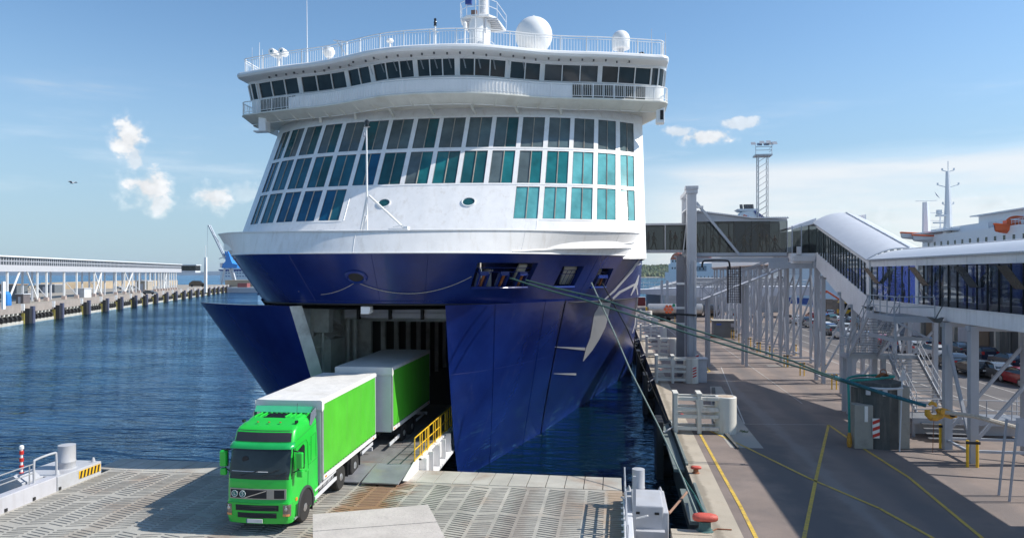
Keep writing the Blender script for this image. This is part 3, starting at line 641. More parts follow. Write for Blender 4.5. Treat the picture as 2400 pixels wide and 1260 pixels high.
def build_bridge():
    z0, z1 = 24.44, 25.52                      # sill and head of the bridge windows
    lean = .30
    gx = [(-14.45, -14.3 + .0, 0)]
    # window groups from the photograph: signed distance limits and number of panes
    inv = lambda px, py, zz: None
    groups = []
    def d_of(px, z, off):
        best = None
        for i in range(-1430, 1431, 2):
            d = i / 100; q = bcurve(d, off); x, y = proj((q.x, q.y, z))
            if best is None or abs(x - px) < best[0]: best = (abs(x - px), d)
        return best[1]
    for a, b, n in ((605.7, 698.4, 3), (704.8, 808.9, 3), (815.3, 866, 2), (873.7, 969, 3), (976.6, 1066.7, 3), (1075.7, 1187, 3), (1195.9, 1267.5, 2), (1275.9, 1402.9, 3), (1411.3, 1527.4, 3)):
        groups.append((d_of(a, z1, lean), d_of(b, z1, lean), n))
    m = MB()      # wall: below and above the glass
    full = wrap(.0, 72, 5.0, 1.0); top = wrap(lean, 72, 5.0, 1.0)
    lowp = wrap(-.15, 72, 5.0, 1.0)
    m.grid([[Vector((p.x, p.y, 22.6)) for p in lowp], [Vector((p.x, p.y, z0)) for p in full]])
    m.grid([[Vector((p.x, p.y, z1)) for p in top], [Vector((p.x, p.y, z1 + .2)) for p in wrap(lean + .05, 72, 5, 1)]])
    bridge = m.build('bridge_wall', white2, ferry, smooth=True)
    # glass and posts
    B = lambda d, t, o=0: (lambda q: Vector((q.x, q.y, z0 + (z1 - z0) * t)))(bcurve(d, lean * t + o))
    prev = None
    for gi, (a, b, n) in enumerate(groups):
        fr = MB(); ww = .08
        for d in (a, b): fr.beam(B(d, -.02, .02), B(d, 1.02, .02), ww, .16, up=(0, -1, 0))
        for k in range(1, n): d = a + (b - a) * k / n; fr.beam(B(d, 0, .01), B(d, 1, .01), .06, .1, up=(0, -1, 0))
        for t in (0, 1): fr.path([B(a + (b - a) * k / 6, t, .02) for k in range(7)], .04, 4)
        w = fr.build('bridge_window', white2, ferry)
        for k in range(n):
            p, q = a + (b - a) * k / n + .03, a + (b - a) * (k + 1) / n - .03
            mm = MB(); mm.face([B(p, 0, -.04), B(q, 0, -.04), B(q, 1, -.04), B(p, 1, -.04)]); mm.build('pane', gl_b, w)
    # posts between groups are wider and white
    for (a, b, _), (c, d, _) in zip(groups, groups[1:]): m = MB(); m.beam(B((b + c) / 2, 0, -.02), B((b + c) / 2, 1, -.02), abs(c - b) * .8, .1, up=(0, -1, 0)); m.build('bridge_post', white2, ferry)
    # rounded ends: panes along the wrap
    for sg in (-1, 1):
        e0 = wrap(0, 72, 5, 1.0); e1 = wrap(lean, 72, 5, 1.0)
        if sg < 0: s0, s1 = list(reversed(e0[:8])), list(reversed(e1[:8]))
        else: s0, s1 = e0[-8:], e1[-8:]
        for i in range(7):
            f = MB(); a, b, c, d = (Vector((*s0[i], z0)), Vector((*s0[i + 1], z0)), Vector((*s1[i + 1], z1)), Vector((*s1[i], z1)))
            if i % 2 == 0 or i == 6: f.beam(a, d, .09, .12)
            if len(f.v): f.build('end_post', white2, ferry)
            mm = MB(); mm.face([a, b, c, d]); mm.build('pane', gl_b, bridge)
    # roof with an overhanging rounded edge
    m = MB(); rows = []
    for off, z in ((lean - .2, z1 + .18), (1.25, z1 + .16), (1.52, z1 + .22), (1.62, z1 + .36), (1.58, z1 + .50), (1.40, z1 + .60), (.9, z1 + .62), (.0, z1 + .64)):
        rows.append([Vector((p.x, p.y, z)) for p in wrap(off, 72, 6.0 + 1.6 - off, .35 + .2 * off)])
    m.grid(rows); lid = rows[-1]
    for i in range(len(lid) // 2): a, b = lid[i], lid[i + 1]; c, d = lid[-2 - i], lid[-1 - i]; m.face([a, b, c, d])
    m.build('bridge_roof', white2, ferry, smooth=True)
    m = MB(); rnd = random.Random(3)
    for k in range(34):
        d = -12.5 + 25 * k / 33; q = bcurve(d, 1.0 + rnd.uniform(-.25, .25)); m.box(q.x - .05, q.x + .05, q.y - .06, q.y + .06, z1 + .03, z1 + .15)
        if k % 3 == 0: a = bcurve(d, .6); m.tube((a.x, a.y, z1 + .14), (q.x, q.y - .1, z1 + .05), .012, 4)
    m.build('soffit_fittings', mat('soffit_fitting', (.10, .10, .10), .6), ferry)
    # window wipers on the centre windows
    for k in range(12):
        d = -4.4 + k * .92; m = MB(); m.tube(B(d, 1.0, .07), B(d + .16, .42, .05), .012, 4); m.tube(B(d + .05, 1.0, .07), B(d + .2, .42, .05), .010, 4); m.build('wiper', steel, ferry)
    # walkway in front: slab, soffit, ribbed panel, open ends
    zf, zt = 23.18, 24.07
    m = MB(); rows = []
    for off, z in ((-.2, zf), (.95, zf), (1.02, zf - .04), (1.02, zf - .12), (.9, zf - .16), (.15, zf - .48), (-.15, zf - .54), (-.25, zf - .52), (-.4, zf - .28), (-3.4, zf - .36)):
        rows.append([Vector((p.x, p.y, z)) for p in wrap(off, 72, 3.0 + (1.0 - off) * .3, .85 if off > 0 else max(.1, .85 + off * .35))])
    m.grid(rows); m.build('walkway', cream, ferry, smooth=True)
    line = wrap(.95, 120, 3.0, .85)
    def part_line(d0, d1): return [bcurve(d0 + (d1 - d0) * k / 80, .95) for k in range(81)]
    pan = part_line(-10.75, 8.85)
    m = MB(); band(m, pan, zf, zt - .1); band(m, [p + Vector((0, .05)) for p in pan], zf, zt - .1); m.build('walkway_panel', white2, ferry)
    m = MB()
    k = 0; d = -10.7
    while d < 8.85:
        q = bcurve(d, 1.0); m.box(q.x - .012, q.x + .012, q.y - .012, q.y + .03, zf, zt - .1); d += .21
    m.build('panel_ribs', white2, ferry)
    m = MB(); m.path([Vector((p.x, p.y, zt)) for p in line], .035, 6); m.path([Vector((p.x, p.y, zf + .12)) for p in line], .022, 5)
    L_ = 0.; nxt = 0.
    for a, b in zip(line, line[1:]):
        seg = (b - a).length
        while nxt <= L_ + seg:
            q = a.lerp(b, (nxt - L_) / seg); m.tube((q.x, q.y, zf - .1), (q.x, q.y, zt), .03, 5); nxt += 1.42
        L_ += seg
    m.build('walkway_rail', white2, ferry, smooth=True)
    m = MB(); L_ = 0.; nxt = 0.
    for a, b in zip(line, line[1:]):
        seg = (b - a).length; mid = a.lerp(b, .5); dd = mid.x - XC
        while nxt <= L_ + seg:
            q = a.lerp(b, (nxt - L_) / seg)
            if not -10.75 < dd < 8.85: m.tube((q.x, q.y, zf + .1), (q.x, q.y, zt), .013, 4)
            nxt += .145
        L_ += seg
    m.build('walkway_balusters', white2, ferry, stuff=True)
    for d0, d1, n in ((-14.2, -10.9, 5), (9.0, 14.0, 7)):
        for k in range(n):
            a, b = d0 + (d1 - d0) * k / n + .04, d0 + (d1 - d0) * (k + 1) / n - .04; q = lambda d, z: (lambda p: Vector((p.x, p.y, z)))(bcurve(d, -.02 - .08 * (24.44 - z) + .07)); m = MB(); m.face([q(a, 23.3), q(b, 23.3), q(b, 24.36), q(a, 24.36)]); m.build('lower_pane', gl_b, ferry)
    # knee brackets under the walkway
    for k in range(21):
        d = -13.6 + 27.2 * k / 20; a = bcurve(d, .85); b_ = bcurve(d, .1); c_ = bcurve(d, -.2); m = MB()
        m.prism([(a.x - .03, a.y, zf - .17), (b_.x - .03, b_.y, zf - .58), (c_.x - .03, c_.y, zf - .6), (c_.x - .03, c_.y, zf - .5), (b_.x - .03, b_.y, zf - .4)], (.06, 0, 0)); m.build('bracket', cream, ferry)
    for k in range(7):
        x = -21.0 + k * 2.9; m = MB(); q_ = bcurve(x - XC, -.3); m.beam(fac(x, 22.35, .03), Vector((q_.x, q_.y, zf - .5)), .16, .1); m.build('stay', cream, ferry)
    # wing pods and camera under each wing
    for px, py in ((620, 300), (1547, 280)):
        q = atD(px, py, 53.5 if px < 1000 else 50.2); m = MB(); m.box(q.x - .28, q.x + .28, q.y - .4, q.y + .4, q.z - .3, q.z + .85)
        if px < 1000: m.box(q.x - .75, q.x - .2, q.y - .3, q.y + .3, q.z - .32, q.z - .2)
        w = m.build('wing_pod', white2, ferry, bevel=.03)
        if px > 1000: m = MB(); m.box(q.x - .02, q.x + .2, q.y - .44, q.y - .39, q.z - .1, q.z + .55); m.build('pod_slot', dark, w)
    # roof rail
    zr_ = z1 + .63; ln = wrap(.95, 150, 7.0, .6); m = MB()
    m.path([Vector((p.x, p.y, zr_ + 1.08)) for p in ln], .032, 6); m.path([Vector((p.x, p.y, zr_ + .92)) for p in ln], .02, 5); m.path([Vector((p.x, p.y, zr_ + .1)) for p in ln], .018, 4)
    L_ = 0.; nxt = 0.
    for a, b in zip(ln, ln[1:]):
        seg = (b - a).length
        while nxt <= L_ + seg: q = a.lerp(b, (nxt - L_) / seg); m.tube((q.x, q.y, zr_), (q.x, q.y, zr_ + 1.08), .036, 5); nxt += 1.75
        L_ += seg
    m.build('roof_rail', white2, ferry, smooth=True)
    m = MB(); L_ = 0.; nxt = 0.
    for a, b in zip(ln, ln[1:]):
        seg = (b - a).length
        while nxt <= L_ + seg: q = a.lerp(b, (nxt - L_) / seg); m.tube((q.x, q.y, zr_ + .1), (q.x, q.y, zr_ + .92), .012, 4); nxt += .2
        L_ += seg
    m.build('roof_balusters', white2, ferry, stuff=True)
    return zr_
ZR = build_bridge()

def build_topside():
    # satellite domes
    def dome(px, py_c, r_px, D, stem=True, tall=False):
        c = atD(px, py_c, D); r = r_px * D / FPX; m = MB()
        if tall: prof = [(r * .97, -r * 1.05), (r, -r), (r, 0)] + [(r * math.cos(a), r * math.sin(a)) for a in [math.pi / 2 * k / 8 for k in range(1, 9)]]
        else: prof = [(r * math.cos(a), r * math.sin(a)) for a in [-math.pi / 2 * .78 + (math.pi / 2 * 1.78) * k / 18 for k in range(19)]]
        prof[-1] = (.0005, prof[-1][1]); m.lathe(c, prof, 32); o = m.build('satellite_dome', white2, ferry, smooth=True)
        if not tall: m = MB(); m.lathe(c + Vector((0, 0, r)), [(.1, -.02), (.1, .06), (.03, .12)], 8); m.build('dome_cap', white2, o); m = MB(); m.path([c + Vector((0, -r * 1.0 * math.cos(a), r * math.sin(a))) for a in [-.8 + k * .2 for k in range(5)]], .008, 4); m.build('dome_seam', greyp, o)
        m = MB(); m.lathe((c.x, c.y, ZR), [(r * .45, 0), (r * .38, .1), (r * .38, c.z - ZR - r * .7)] if c.z - ZR - r * .7 > .15 else [(r * .45, 0), (r * .38, .1)], 12); m.build('dome_stem', greyl, o, smooth=True)
        return o
    dome(1251, 84, 43.5, 50.5); dome(1455, 93, 21, 51.5, tall=True)
    # small parabolic dish on the left, behind the rail
    c = atD(771, 122, 51.5); m = MB(); m.lathe(c, [(.0005, -.45), (.25, -.38), (.42, -.1), (.42, .05), (.30, .28), (.0005, .36)], 20); d = m.build('satellite_dome', white2, ferry, smooth=True)
    m = MB(); m.tube((c.x, c.y, ZR), (c.x, c.y, c.z - .35), .1); m.build('dome_stem', greyl, d)
    # mast
    D = 50.0; mc = atD(1118, 100, D); mx, my = mc.x, mc.y + .8
    def prism_o(m, x, y, w, dpt, z0, z1, w1, d1, dx=0, dy=0, n=12):
        for k in range(n): pass
        m.grid([[Vector((x + w * math.cos(a), y + dpt * math.sin(a), z0)) for a in [2 * math.pi * k / n for k in range(n + 1)]], [Vector((x + dx + w1 * math.cos(a), y + dy + d1 * math.sin(a), z1)) for a in [2 * math.pi * k / n for k in range(n + 1)]]])
    m = MB(); prism_o(m, mx, my, 1.25, 1.3, ZR, ZR + .35, 1.2, 1.2); prism_o(m, mx, my, .75, .9, ZR + .3, ZR + 3.1, .75, 1.4, 0, .4); prism_o(m, mx + .25, my + .3, .36, .4, ZR + 3.2, ZR + 9.5, .3, .35)
    mast = m.build('mast', white2, ferry, smooth=True)
    m = MB(); zz = ZR + 2.95; out = [(-1.35, .5), (-1.25, -.4), (-.7, -.95), (.2, -1.1), (.85, -.9), (1.3, -.2), (1.55, 2.4), (-1.2, 2.4)]
    m.prism([(mx + a, my + b, zz) for a, b in out], (0, 0, .16)); m.build('mast_platform', white2, mast, bevel=.03)
    m = MB(); k = [(mx + a, my + b) for a, b in out[:7]]
    for h in (.55, 1.05): m.path([(a, b, zz + .16 + h) for a, b in k], .022, 5)
    for a, b in k: m.tube((a, b, zz + .16), (a, b, zz + 1.2), .02, 5)
    m.build('mast_rail', white2, mast)
    m = MB()
    for t in range(7): y = my - .6 + t * .42; m.beam((mx - 1.1, y, zz - .06), (mx + 1.4, y, zz - .06), .06, .1)
    m.beam((mx - .1, my - .75, zz - .05), (mx - .4, my - .5, zz - 1.0), .1, .14); m.beam((mx + .6, my - .75, zz - .05), (mx + .5, my - .5, zz - 1.0), .1, .14); m.build('platform_beams', greyl, mast)
    m = MB(); m.tube((mx - .75, my - 1.25, ZR + .35), (mx - .75, my - 1.25, ZR + 2.3), .06); m.tube((mx - .05, my - 1.2, ZR + .35), (mx - .05, my - 1.0, zz + 2.5), .035); m.lathe((mx - .75, my - 1.25, ZR + 2.3), [(.14, -.2), (.14, .15), (.05, .25)], 8); m.build('mast_pole', white2, mast, smooth=True)
    m = MB(); m.lathe((mx + .45, my - .9, ZR + .35), [(.55, 0), (.55, .65), (.4, .85), (.0005, 1.05)], 16); m.build('horn_housing', white2, mast, smooth=True)
    m = MB(); m.box(mx - .8, mx - .35, my - 1.0, my - .7, zz + .9, zz + 1.5); m.build('lamp_housing', navy, mast, bevel=.03)
    m = MB(); m.box(mx - .4, mx, my - .9, my - .6, zz + .16, zz + .5); m.build('junction_box', mat('brown_box', (.22, .14, .11), .6), mast)
    m = MB()
    for k in range(22): m.tube((mx + .05, my - .1 - .0, zz + .3 + k * .28), (mx + .45, my - .1, zz + .3 + k * .28), .014, 4)
    m.tube((mx + .03, my - .1, zz + .2), (mx + .03, my - .1, zz + 6.5), .018, 4); m.tube((mx + .47, my - .1, zz + .2), (mx + .47, my - .1, zz + 6.5), .018, 4); m.build('mast_ladder', greyl, mast)
    m = MB(); m.path([(mx - 1.9 + 0, my - 1.0, ZR + .95), (mx - 1.2, my - 1.35, ZR + 1.3), (mx + .2, my - 1.6, ZR + 1.3), (mx + 1.2, my - 1.4, ZR + 1.0), (mx + 1.7, my - .8, ZR + .1)], .02, 5); m.build('mast_hoop', white2, mast)
    # twin searchlights
    c = atD(653, 124, 53.4); m = MB(); m.tube((c.x, c.y, ZR), (c.x, c.y, c.z - .25), .10); m.box(c.x - .2, c.x + .2, c.y - .15, c.y + .15, c.z - .38, c.z - .22); s = m.build('searchlight', white2, ferry, smooth=True)
    for dx in (-.38, .38):
        m = MB(); m.lathe((c.x + dx, c.y - .3, c.z), [(.22, -.12), (.27, 0), (.27, .6), (.15, .75)], 14, axis='y'); b = m.build('searchlight_drum', white2, s, smooth=True)
        m = MB(); m.lathe((c.x + dx, c.y - .43, c.z), [(.0005, .0), (.19, .02)], 14, axis='y'); m.build('lens', mat('lamp_lens', (.08, .22, .32), .1), b)
    # whip antennas
    for px, y0, y1, D_, r in ((720, 137, -10, 51, .035), (608, 170, 100, 53, .03), (591, 172, 112, 53, .02), (1527, 140, 68, 50.5, .03), (1560, 150, 78, 50.5, .03), (1400, 128, 84, 51, .022), (615, 172, 116, 54.5, .02)):
        a = atD(px, y0, D_); a.z = ZR; b = atD(px + (-1 if px == 720 else 0), y1, D_); m = MB(); m.path([a, a.lerp(b, .25), b], [r * 1.5, r, r * .45], 5); m.build('whip_antenna', white2 if px < 800 else greyl, ferry)
    # signal lamp post, vent, davit, fan, deck box
    c = atD(1020, 75, 47.6); m = MB(); m.path([(c.x, c.y, ZR), (c.x, c.y, ZR + 1.6)], .06, 6); m.beam((c.x - .25, c.y, ZR + 1.35), (c.x + .2, c.y, ZR + 1.15), .08); s = m.build('lamp_post', white2, ferry)
    m = MB(); m.lathe((c.x, c.y, ZR + 1.55), [(.10, 0), (.10, .08), (.08, .1), (.10, .2), (.11, .22), (.08, .3), (.08, .42), (.1, .45), (.03, .52)], 10); m.build('signal_lamp', blackp, s, smooth=True)
    c = atD(914, 105, 48.4); m = MB(); m.tube((c.x, c.y, ZR), (c.x, c.y, ZR + .8), .08); m.lathe((c.x, c.y, ZR + .75), [(.2, 0), (.26, .05), (.2, .2), (.05, .25)], 12); m.build('vent', white2, ferry, smooth=True)
    a = atD(813, 118, 49.6); m = MB(); m.tube((a.x, a.y, ZR), (a.x, a.y, ZR + 1.2), .05); m.beam((a.x, a.y, ZR + 1.15), (a.x - .95, a.y, ZR + 1.3), .07); m.tube((a.x, a.y, ZR + .2), (a.x - .7, a.y, ZR + 1.2), .04); m.build('davit', white2, ferry)
    c = atD(1504, 130, 50); m = MB(); m.lathe((c.x, c.y, c.z), [(.24, -.03), (.24, .05)], 16, axis='y'); m.box(c.x - .02, c.x + .02, c.y - .06, c.y, c.z - .24, c.z + .24); f = m.build('loudhailer', blackp, ferry)
    m = MB(); m.lathe((c.x, c.y - .05, c.z), [(.13, 0), (.12, -.03)], 12, axis='y'); m.build('ring', white2, f)
    c = atD(730, 150, 52.2); m = MB(); m.box(c.x - .5, c.x + .5, c.y, c.y + .8, ZR, ZR + .45); m.beam((c.x + .4, c.y, ZR + .5), (c.x + .9, c.y, ZR + .05), .08); m.build('deck_box', white2, ferry, bevel=.02)
    # foremast on the foredeck with its stays and the small stowage box
    f = upper(u_at(851, 2), 2); fx, fy = f.x, f.y + .55; zt_ = 18.4
    m = MB(); m.path([(fx, fy, 13.2), (fx, fy, 16.1), (fx - .02, fy, zt_)], [.055, .05, .035], 8); fm = m.build('foremast', white2, ferry, smooth=True)
    m = MB(); m.tube((fx, fy, 15.1), (fx - .42, fy + .2, 13.3), .05); m.tube((fx + .1, fy, 15.15), (fx + 1.75, fy + .5, 13.55), .055); m.tube((fx - .02, fy - .1, 14.2), (fx - .3, fy + .1, 13.2), .06); m.build('foremast_stay', white2, fm, smooth=True)
    m = MB(); m.lathe((fx, fy, zt_), [(.16, -.02), (.16, .0), (.08, .03), (.1, .05), (.1, .22), (.12, .24), (.03, .32)], 10); m.build('masthead_lamp', blackp, fm, smooth=True)
    m = MB(); m.lathe((fx - .12, fy, zt_ - .5), [(.05, 0), (.08, .1), (.05, .25)], 8); m.build('side_lamp', greyp, fm)
    m = MB(); m.box(fx + 1.0, fx + 1.75, fy + .1, fy + .5, 13.35, 13.62); m.tube((fx + 1.2, fy + .2, 13.68), (fx + 1.75, fy + .2, 13.75), .03); m.box(fx + 1.72, fx + 1.95, fy + .1, fy + .5, 13.35, 13.7); m.build('anchor_box', white2, ferry, bevel=.02)
    m = MB(); m.path([upper(u, 2) + Vector((0, .12, .09)) for u in [-.1 + k * .05 for k in range(9)]], .012, 4); m.build('rim_cable', white2, ferry)
    # slack heaving line looped along the port bow
    for x0, y0, x1, y1, sag in ((620, 632, 832, 662, 44), (838, 662, 1105, 648, 34)):
        m = MB(); P = []
        for k in range(17):
            t = k / 16; px = x0 + (x1 - x0) * t; s = .5; p = upper(u_at(px, .5), .5); py = y0 + (y1 - y0) * t + sag * 4 * t * (1 - t) * .95
            D_ = (p - CAM).dot(Vector((-SN, CS, 0))); q = atD(px, py, D_); s = (q.z - zb(0)) / (zm(0) - zb(0)); q2 = upper(u_at(px, max(.02, min(.98, s))), max(.02, min(.98, s))); D2 = (q2 - CAM).dot(Vector((-SN, CS, 0))); P.append(atD(px, py, D2 - .06))
        m.path(P, .014, 4); m.build('heaving_line', ropew, ferry)
build_topside()

# ---- painted swoosh and marks on the starboard hull, laid on the shell
def hull_bvh():
    vs, fs = [], []
    def add(P):
        n = len(vs); R, C = len(P), len(P[0])
        for r in P: vs.extend(r)
        for i in range(R - 1):
            for j in range(C - 1): fs.append((n + i * C + j, n + i * C + j + 1, n + (i + 1) * C + j + 1, n + (i + 1) * C + j))
    add([[lower(u / 60, z) for u in range(61)] for z in [9.95 * i / 20 for i in range(21)]])
    add([[upper(u / 60, s) for u in range(61)] for s in (0, .25, .5, .75, 1, 1.5, 2)])
    add([[Vector((XC + 14, 54, 9.5)), Vector((XC + 14, 140, 9.5))], [Vector((XC + 14, 54, 14)), Vector((XC + 14, 140, 14))]])
    add([[Vector((XC + 14, 63, -1)), Vector((XC + 14, 140, -1))], [Vector((XC + 14, 63, 9.6)), Vector((XC + 14, 140, 9.6))]])
    return BVHTree.FromPolygons(vs, fs)
HB = hull_bvh()
def on_hull(px, py):
    d = ray(px, py).normalized(); loc, nor, i, t = HB.ray_cast(CAM, d)
    if loc is None: return None
    if nor.dot(d) > 0: nor = -nor
    return loc + nor * .02
def strip(name, left, right, n=10, mt=silver):
    """decal between two pixel polylines"""
    def rs(P, k):
        x = k * (len(P) - 1); i = min(int(x), len(P) - 2); t = x - i; return (P[i][0] + (P[i + 1][0] - P[i][0]) * t, P[i][1] + (P[i + 1][1] - P[i][1]) * t)
    rows = []
    for k in range(n * (len(left) - 1) + 1):
        t = k / (n * (len(left) - 1)); a, b = rs(left, t), rs(right, t)
        row = [on_hull(a[0] + (b[0] - a[0]) * j / 4, a[1] + (b[1] - a[1]) * j / 4) for j in range(5)]
        if all(row): rows.append(row)
    if len(rows) > 1: m = MB(); m.grid(rows); m.build(name, mt, ferry)
def stroke(name, pts, w):
    L_, R_ = [], []
    for i, p in enumerate(pts):
        a = Vector(pts[max(i - 1, 0)]); b = Vector(pts[min(i + 1, len(pts) - 1)]); d = (b - a).normalized(); n = Vector((-d.y, d.x)); ww = w[i] if isinstance(w, (list, tuple)) else w
        L_.append((p[0] + n.x * ww / 2, p[1] + n.y * ww / 2)); R_.append((p[0] - n.x * ww / 2, p[1] - n.y * ww / 2))
    strip(name, L_, R_, 8)
strip('hull_emblem', [(1408, 708), (1392, 735), (1389, 755), (1383, 790), (1373, 815), (1366, 845)], [(1431, 708), (1424, 745), (1419, 765), (1404, 795), (1388, 820), (1366.5, 846)])
stroke('hull_emblem', [(1508, 594), (1480, 634), (1440, 680), (1400, 716)], [2, 6, 5, 2])
stroke('hull_emblem', [(1300, 812), (1335, 814.5), (1371, 817)], [1, 4, 7]); stroke('hull_emblem', [(1297, 874.5), (1325, 875.5), (1350, 876)], [1, 3.5, 5])
stroke('hull_emblem', [(1497, 644), (1491, 665), (1478, 692)], [2, 7, 2]); stroke('hull_emblem', [(1436, 699), (1452, 684), (1485, 667), (1492, 664)], [5, 6, 5, 3])
stroke('hull_emblem', [(1491, 666), (1494, 690), (1488, 760), (1482, 780)], [2, 2.5, 2.5, 2]); stroke('hull_emblem', [(1478, 634), (1490, 622), (1502, 617)], [1, 3, 3])
# ================================================================ LINK RAMP
def lz(y): return 2.47 + .012 * (y - 26)
deckm = mat('link_deck', (.415, .395, .35), .62, .1, var=.22, scale=.5, bump=.25, bscale=9, dirt=(.30, .155, .075), dirt_amt=.55, dscale=.45)
ribm = mat('tread_rib_steel', (.25, .238, .215), .5, .3, var=.3, scale=2)
for m_, k_ in ((deckm, .85), (ribm, .7)):
    stain(m_, -9.6, 1.5, 19, 30.4, (.27, .13, .065), k_); stain(m_, -13.6, .9, 19, 31, (.25, .15, .09), k_ * .6); stain(m_, -3.5, .6, 10, 31, (.26, .22, .19), .6); stain(m_, -1.9, .5, 10, 31, (.26, .22, .19), .5); stain(m_, -18.4, .7, 10, 31, (.30, .25, .20), .6); stain(m_, .0, .5, 10, 31, (.42, .30, .20), .7)
def build_link():
    m = MB(); n = 60
    m.grid([[(x, y, lz(y)) for x in (-22.9, -17, -11, -5, .3)] for y in (2, 10, 20, 30.3)]); m.grid([[(x, 30.3, lz(30.3) - k) for x in (-22.9, .3)] for k in (0, .5, 1.6)]); m.box(-22.9, .3, 2, 30.3, .6, 1.9)
    link = m.build('link_ramp', deckm); struct(link)
    rnd = random.Random(2); xs = -22.75; ci = 0; m = MB()
    while xs < .1:
        w = .74; y = 16.0; sgn = 1 if ci % 2 == 0 else -1
        while y < 30.0:
            if (y - 16) % 3.6 > .22 and rnd.random() > .02:
                j = rnd.uniform(-.015, .015); x0, x1 = xs + .07, xs + w - .0; z = lz(y); dy = .085 * sgn
                a, b = (x0, y - dy + j, z), (x1, y + dy + j, z); h = .022; t = .045
                n0 = len(m.v); m.v += [(a[0], a[1] - t / 2, z), (b[0], b[1] - t / 2, z), (b[0], b[1] + t / 2, z), (a[0], a[1] + t / 2, z), (a[0], a[1] - t / 4, z + h), (b[0], b[1] - t / 4, z + h), (b[0], b[1] + t / 4, z + h), (a[0], a[1] + t / 4, z + h)]
                for q in ((4, 5, 6, 7), (0, 1, 5, 4), (2, 3, 7, 6), (1, 2, 6, 5), (3, 0, 4, 7)): m.f.append(tuple(n0 + i for i in q)); m.m.append(0)
            y += .205
        xs += .80; ci += 1
    m.build('tread_rib', ribm, link, stuff=True)
    # hinged end flaps
    x = -23.7; k = 0
    ef = mat('end_flap_steel', (.46, .44, .39), .6, .1, var=.2, scale=.7, dirt=(.28, .15, .08), dirt_amt=.6, dscale=.8)
    while x < .25:
        m = MB(); x1 = min(x + .80, .3); m.prism([(x + .018, 30.34, lz(30.3) + .005), (x1 - .018, 30.34, lz(30.3) + .005), (x1 - .018, 32.25, lz(32) - .03), (x + .018, 32.25, lz(32) - .03)], (0, 0, -.09))
        m.build('end_flap', ef, link); x += .80
    m = MB(); m.box(-23.6, .3, 30.36, 32.0, 2.1, 2.3); m.build('flap_support', dark, link)
    # left kerb wall in two lengths
    for y0, y1, x0, x1, zt in ((4, 27.06, -23.3, -22.85, 2.85),):
        m = MB(); m.prism([(x0, y0, 2.0), (x1, y0, 2.0), (x1, y0, zt), (x0, y0, zt)], (0, y1 - y0, .25)); kw = m.build('kerb_wall', greyp, link, bevel=.03)
        m = MB()
        for k in range(10): y = 15 + k * 1.35; m.box(-22.86, -22.82, y, y + .13, lz(y) + .03, lz(y) + .15)
        m.build('drain_slot', black, kw)
    # right kerb
    m = MB(); m.box(.3, .62, 4, 28.0, 1.6, 2.95); m.build('kerb_wall', greyl, link, bevel=.03)
build_link()
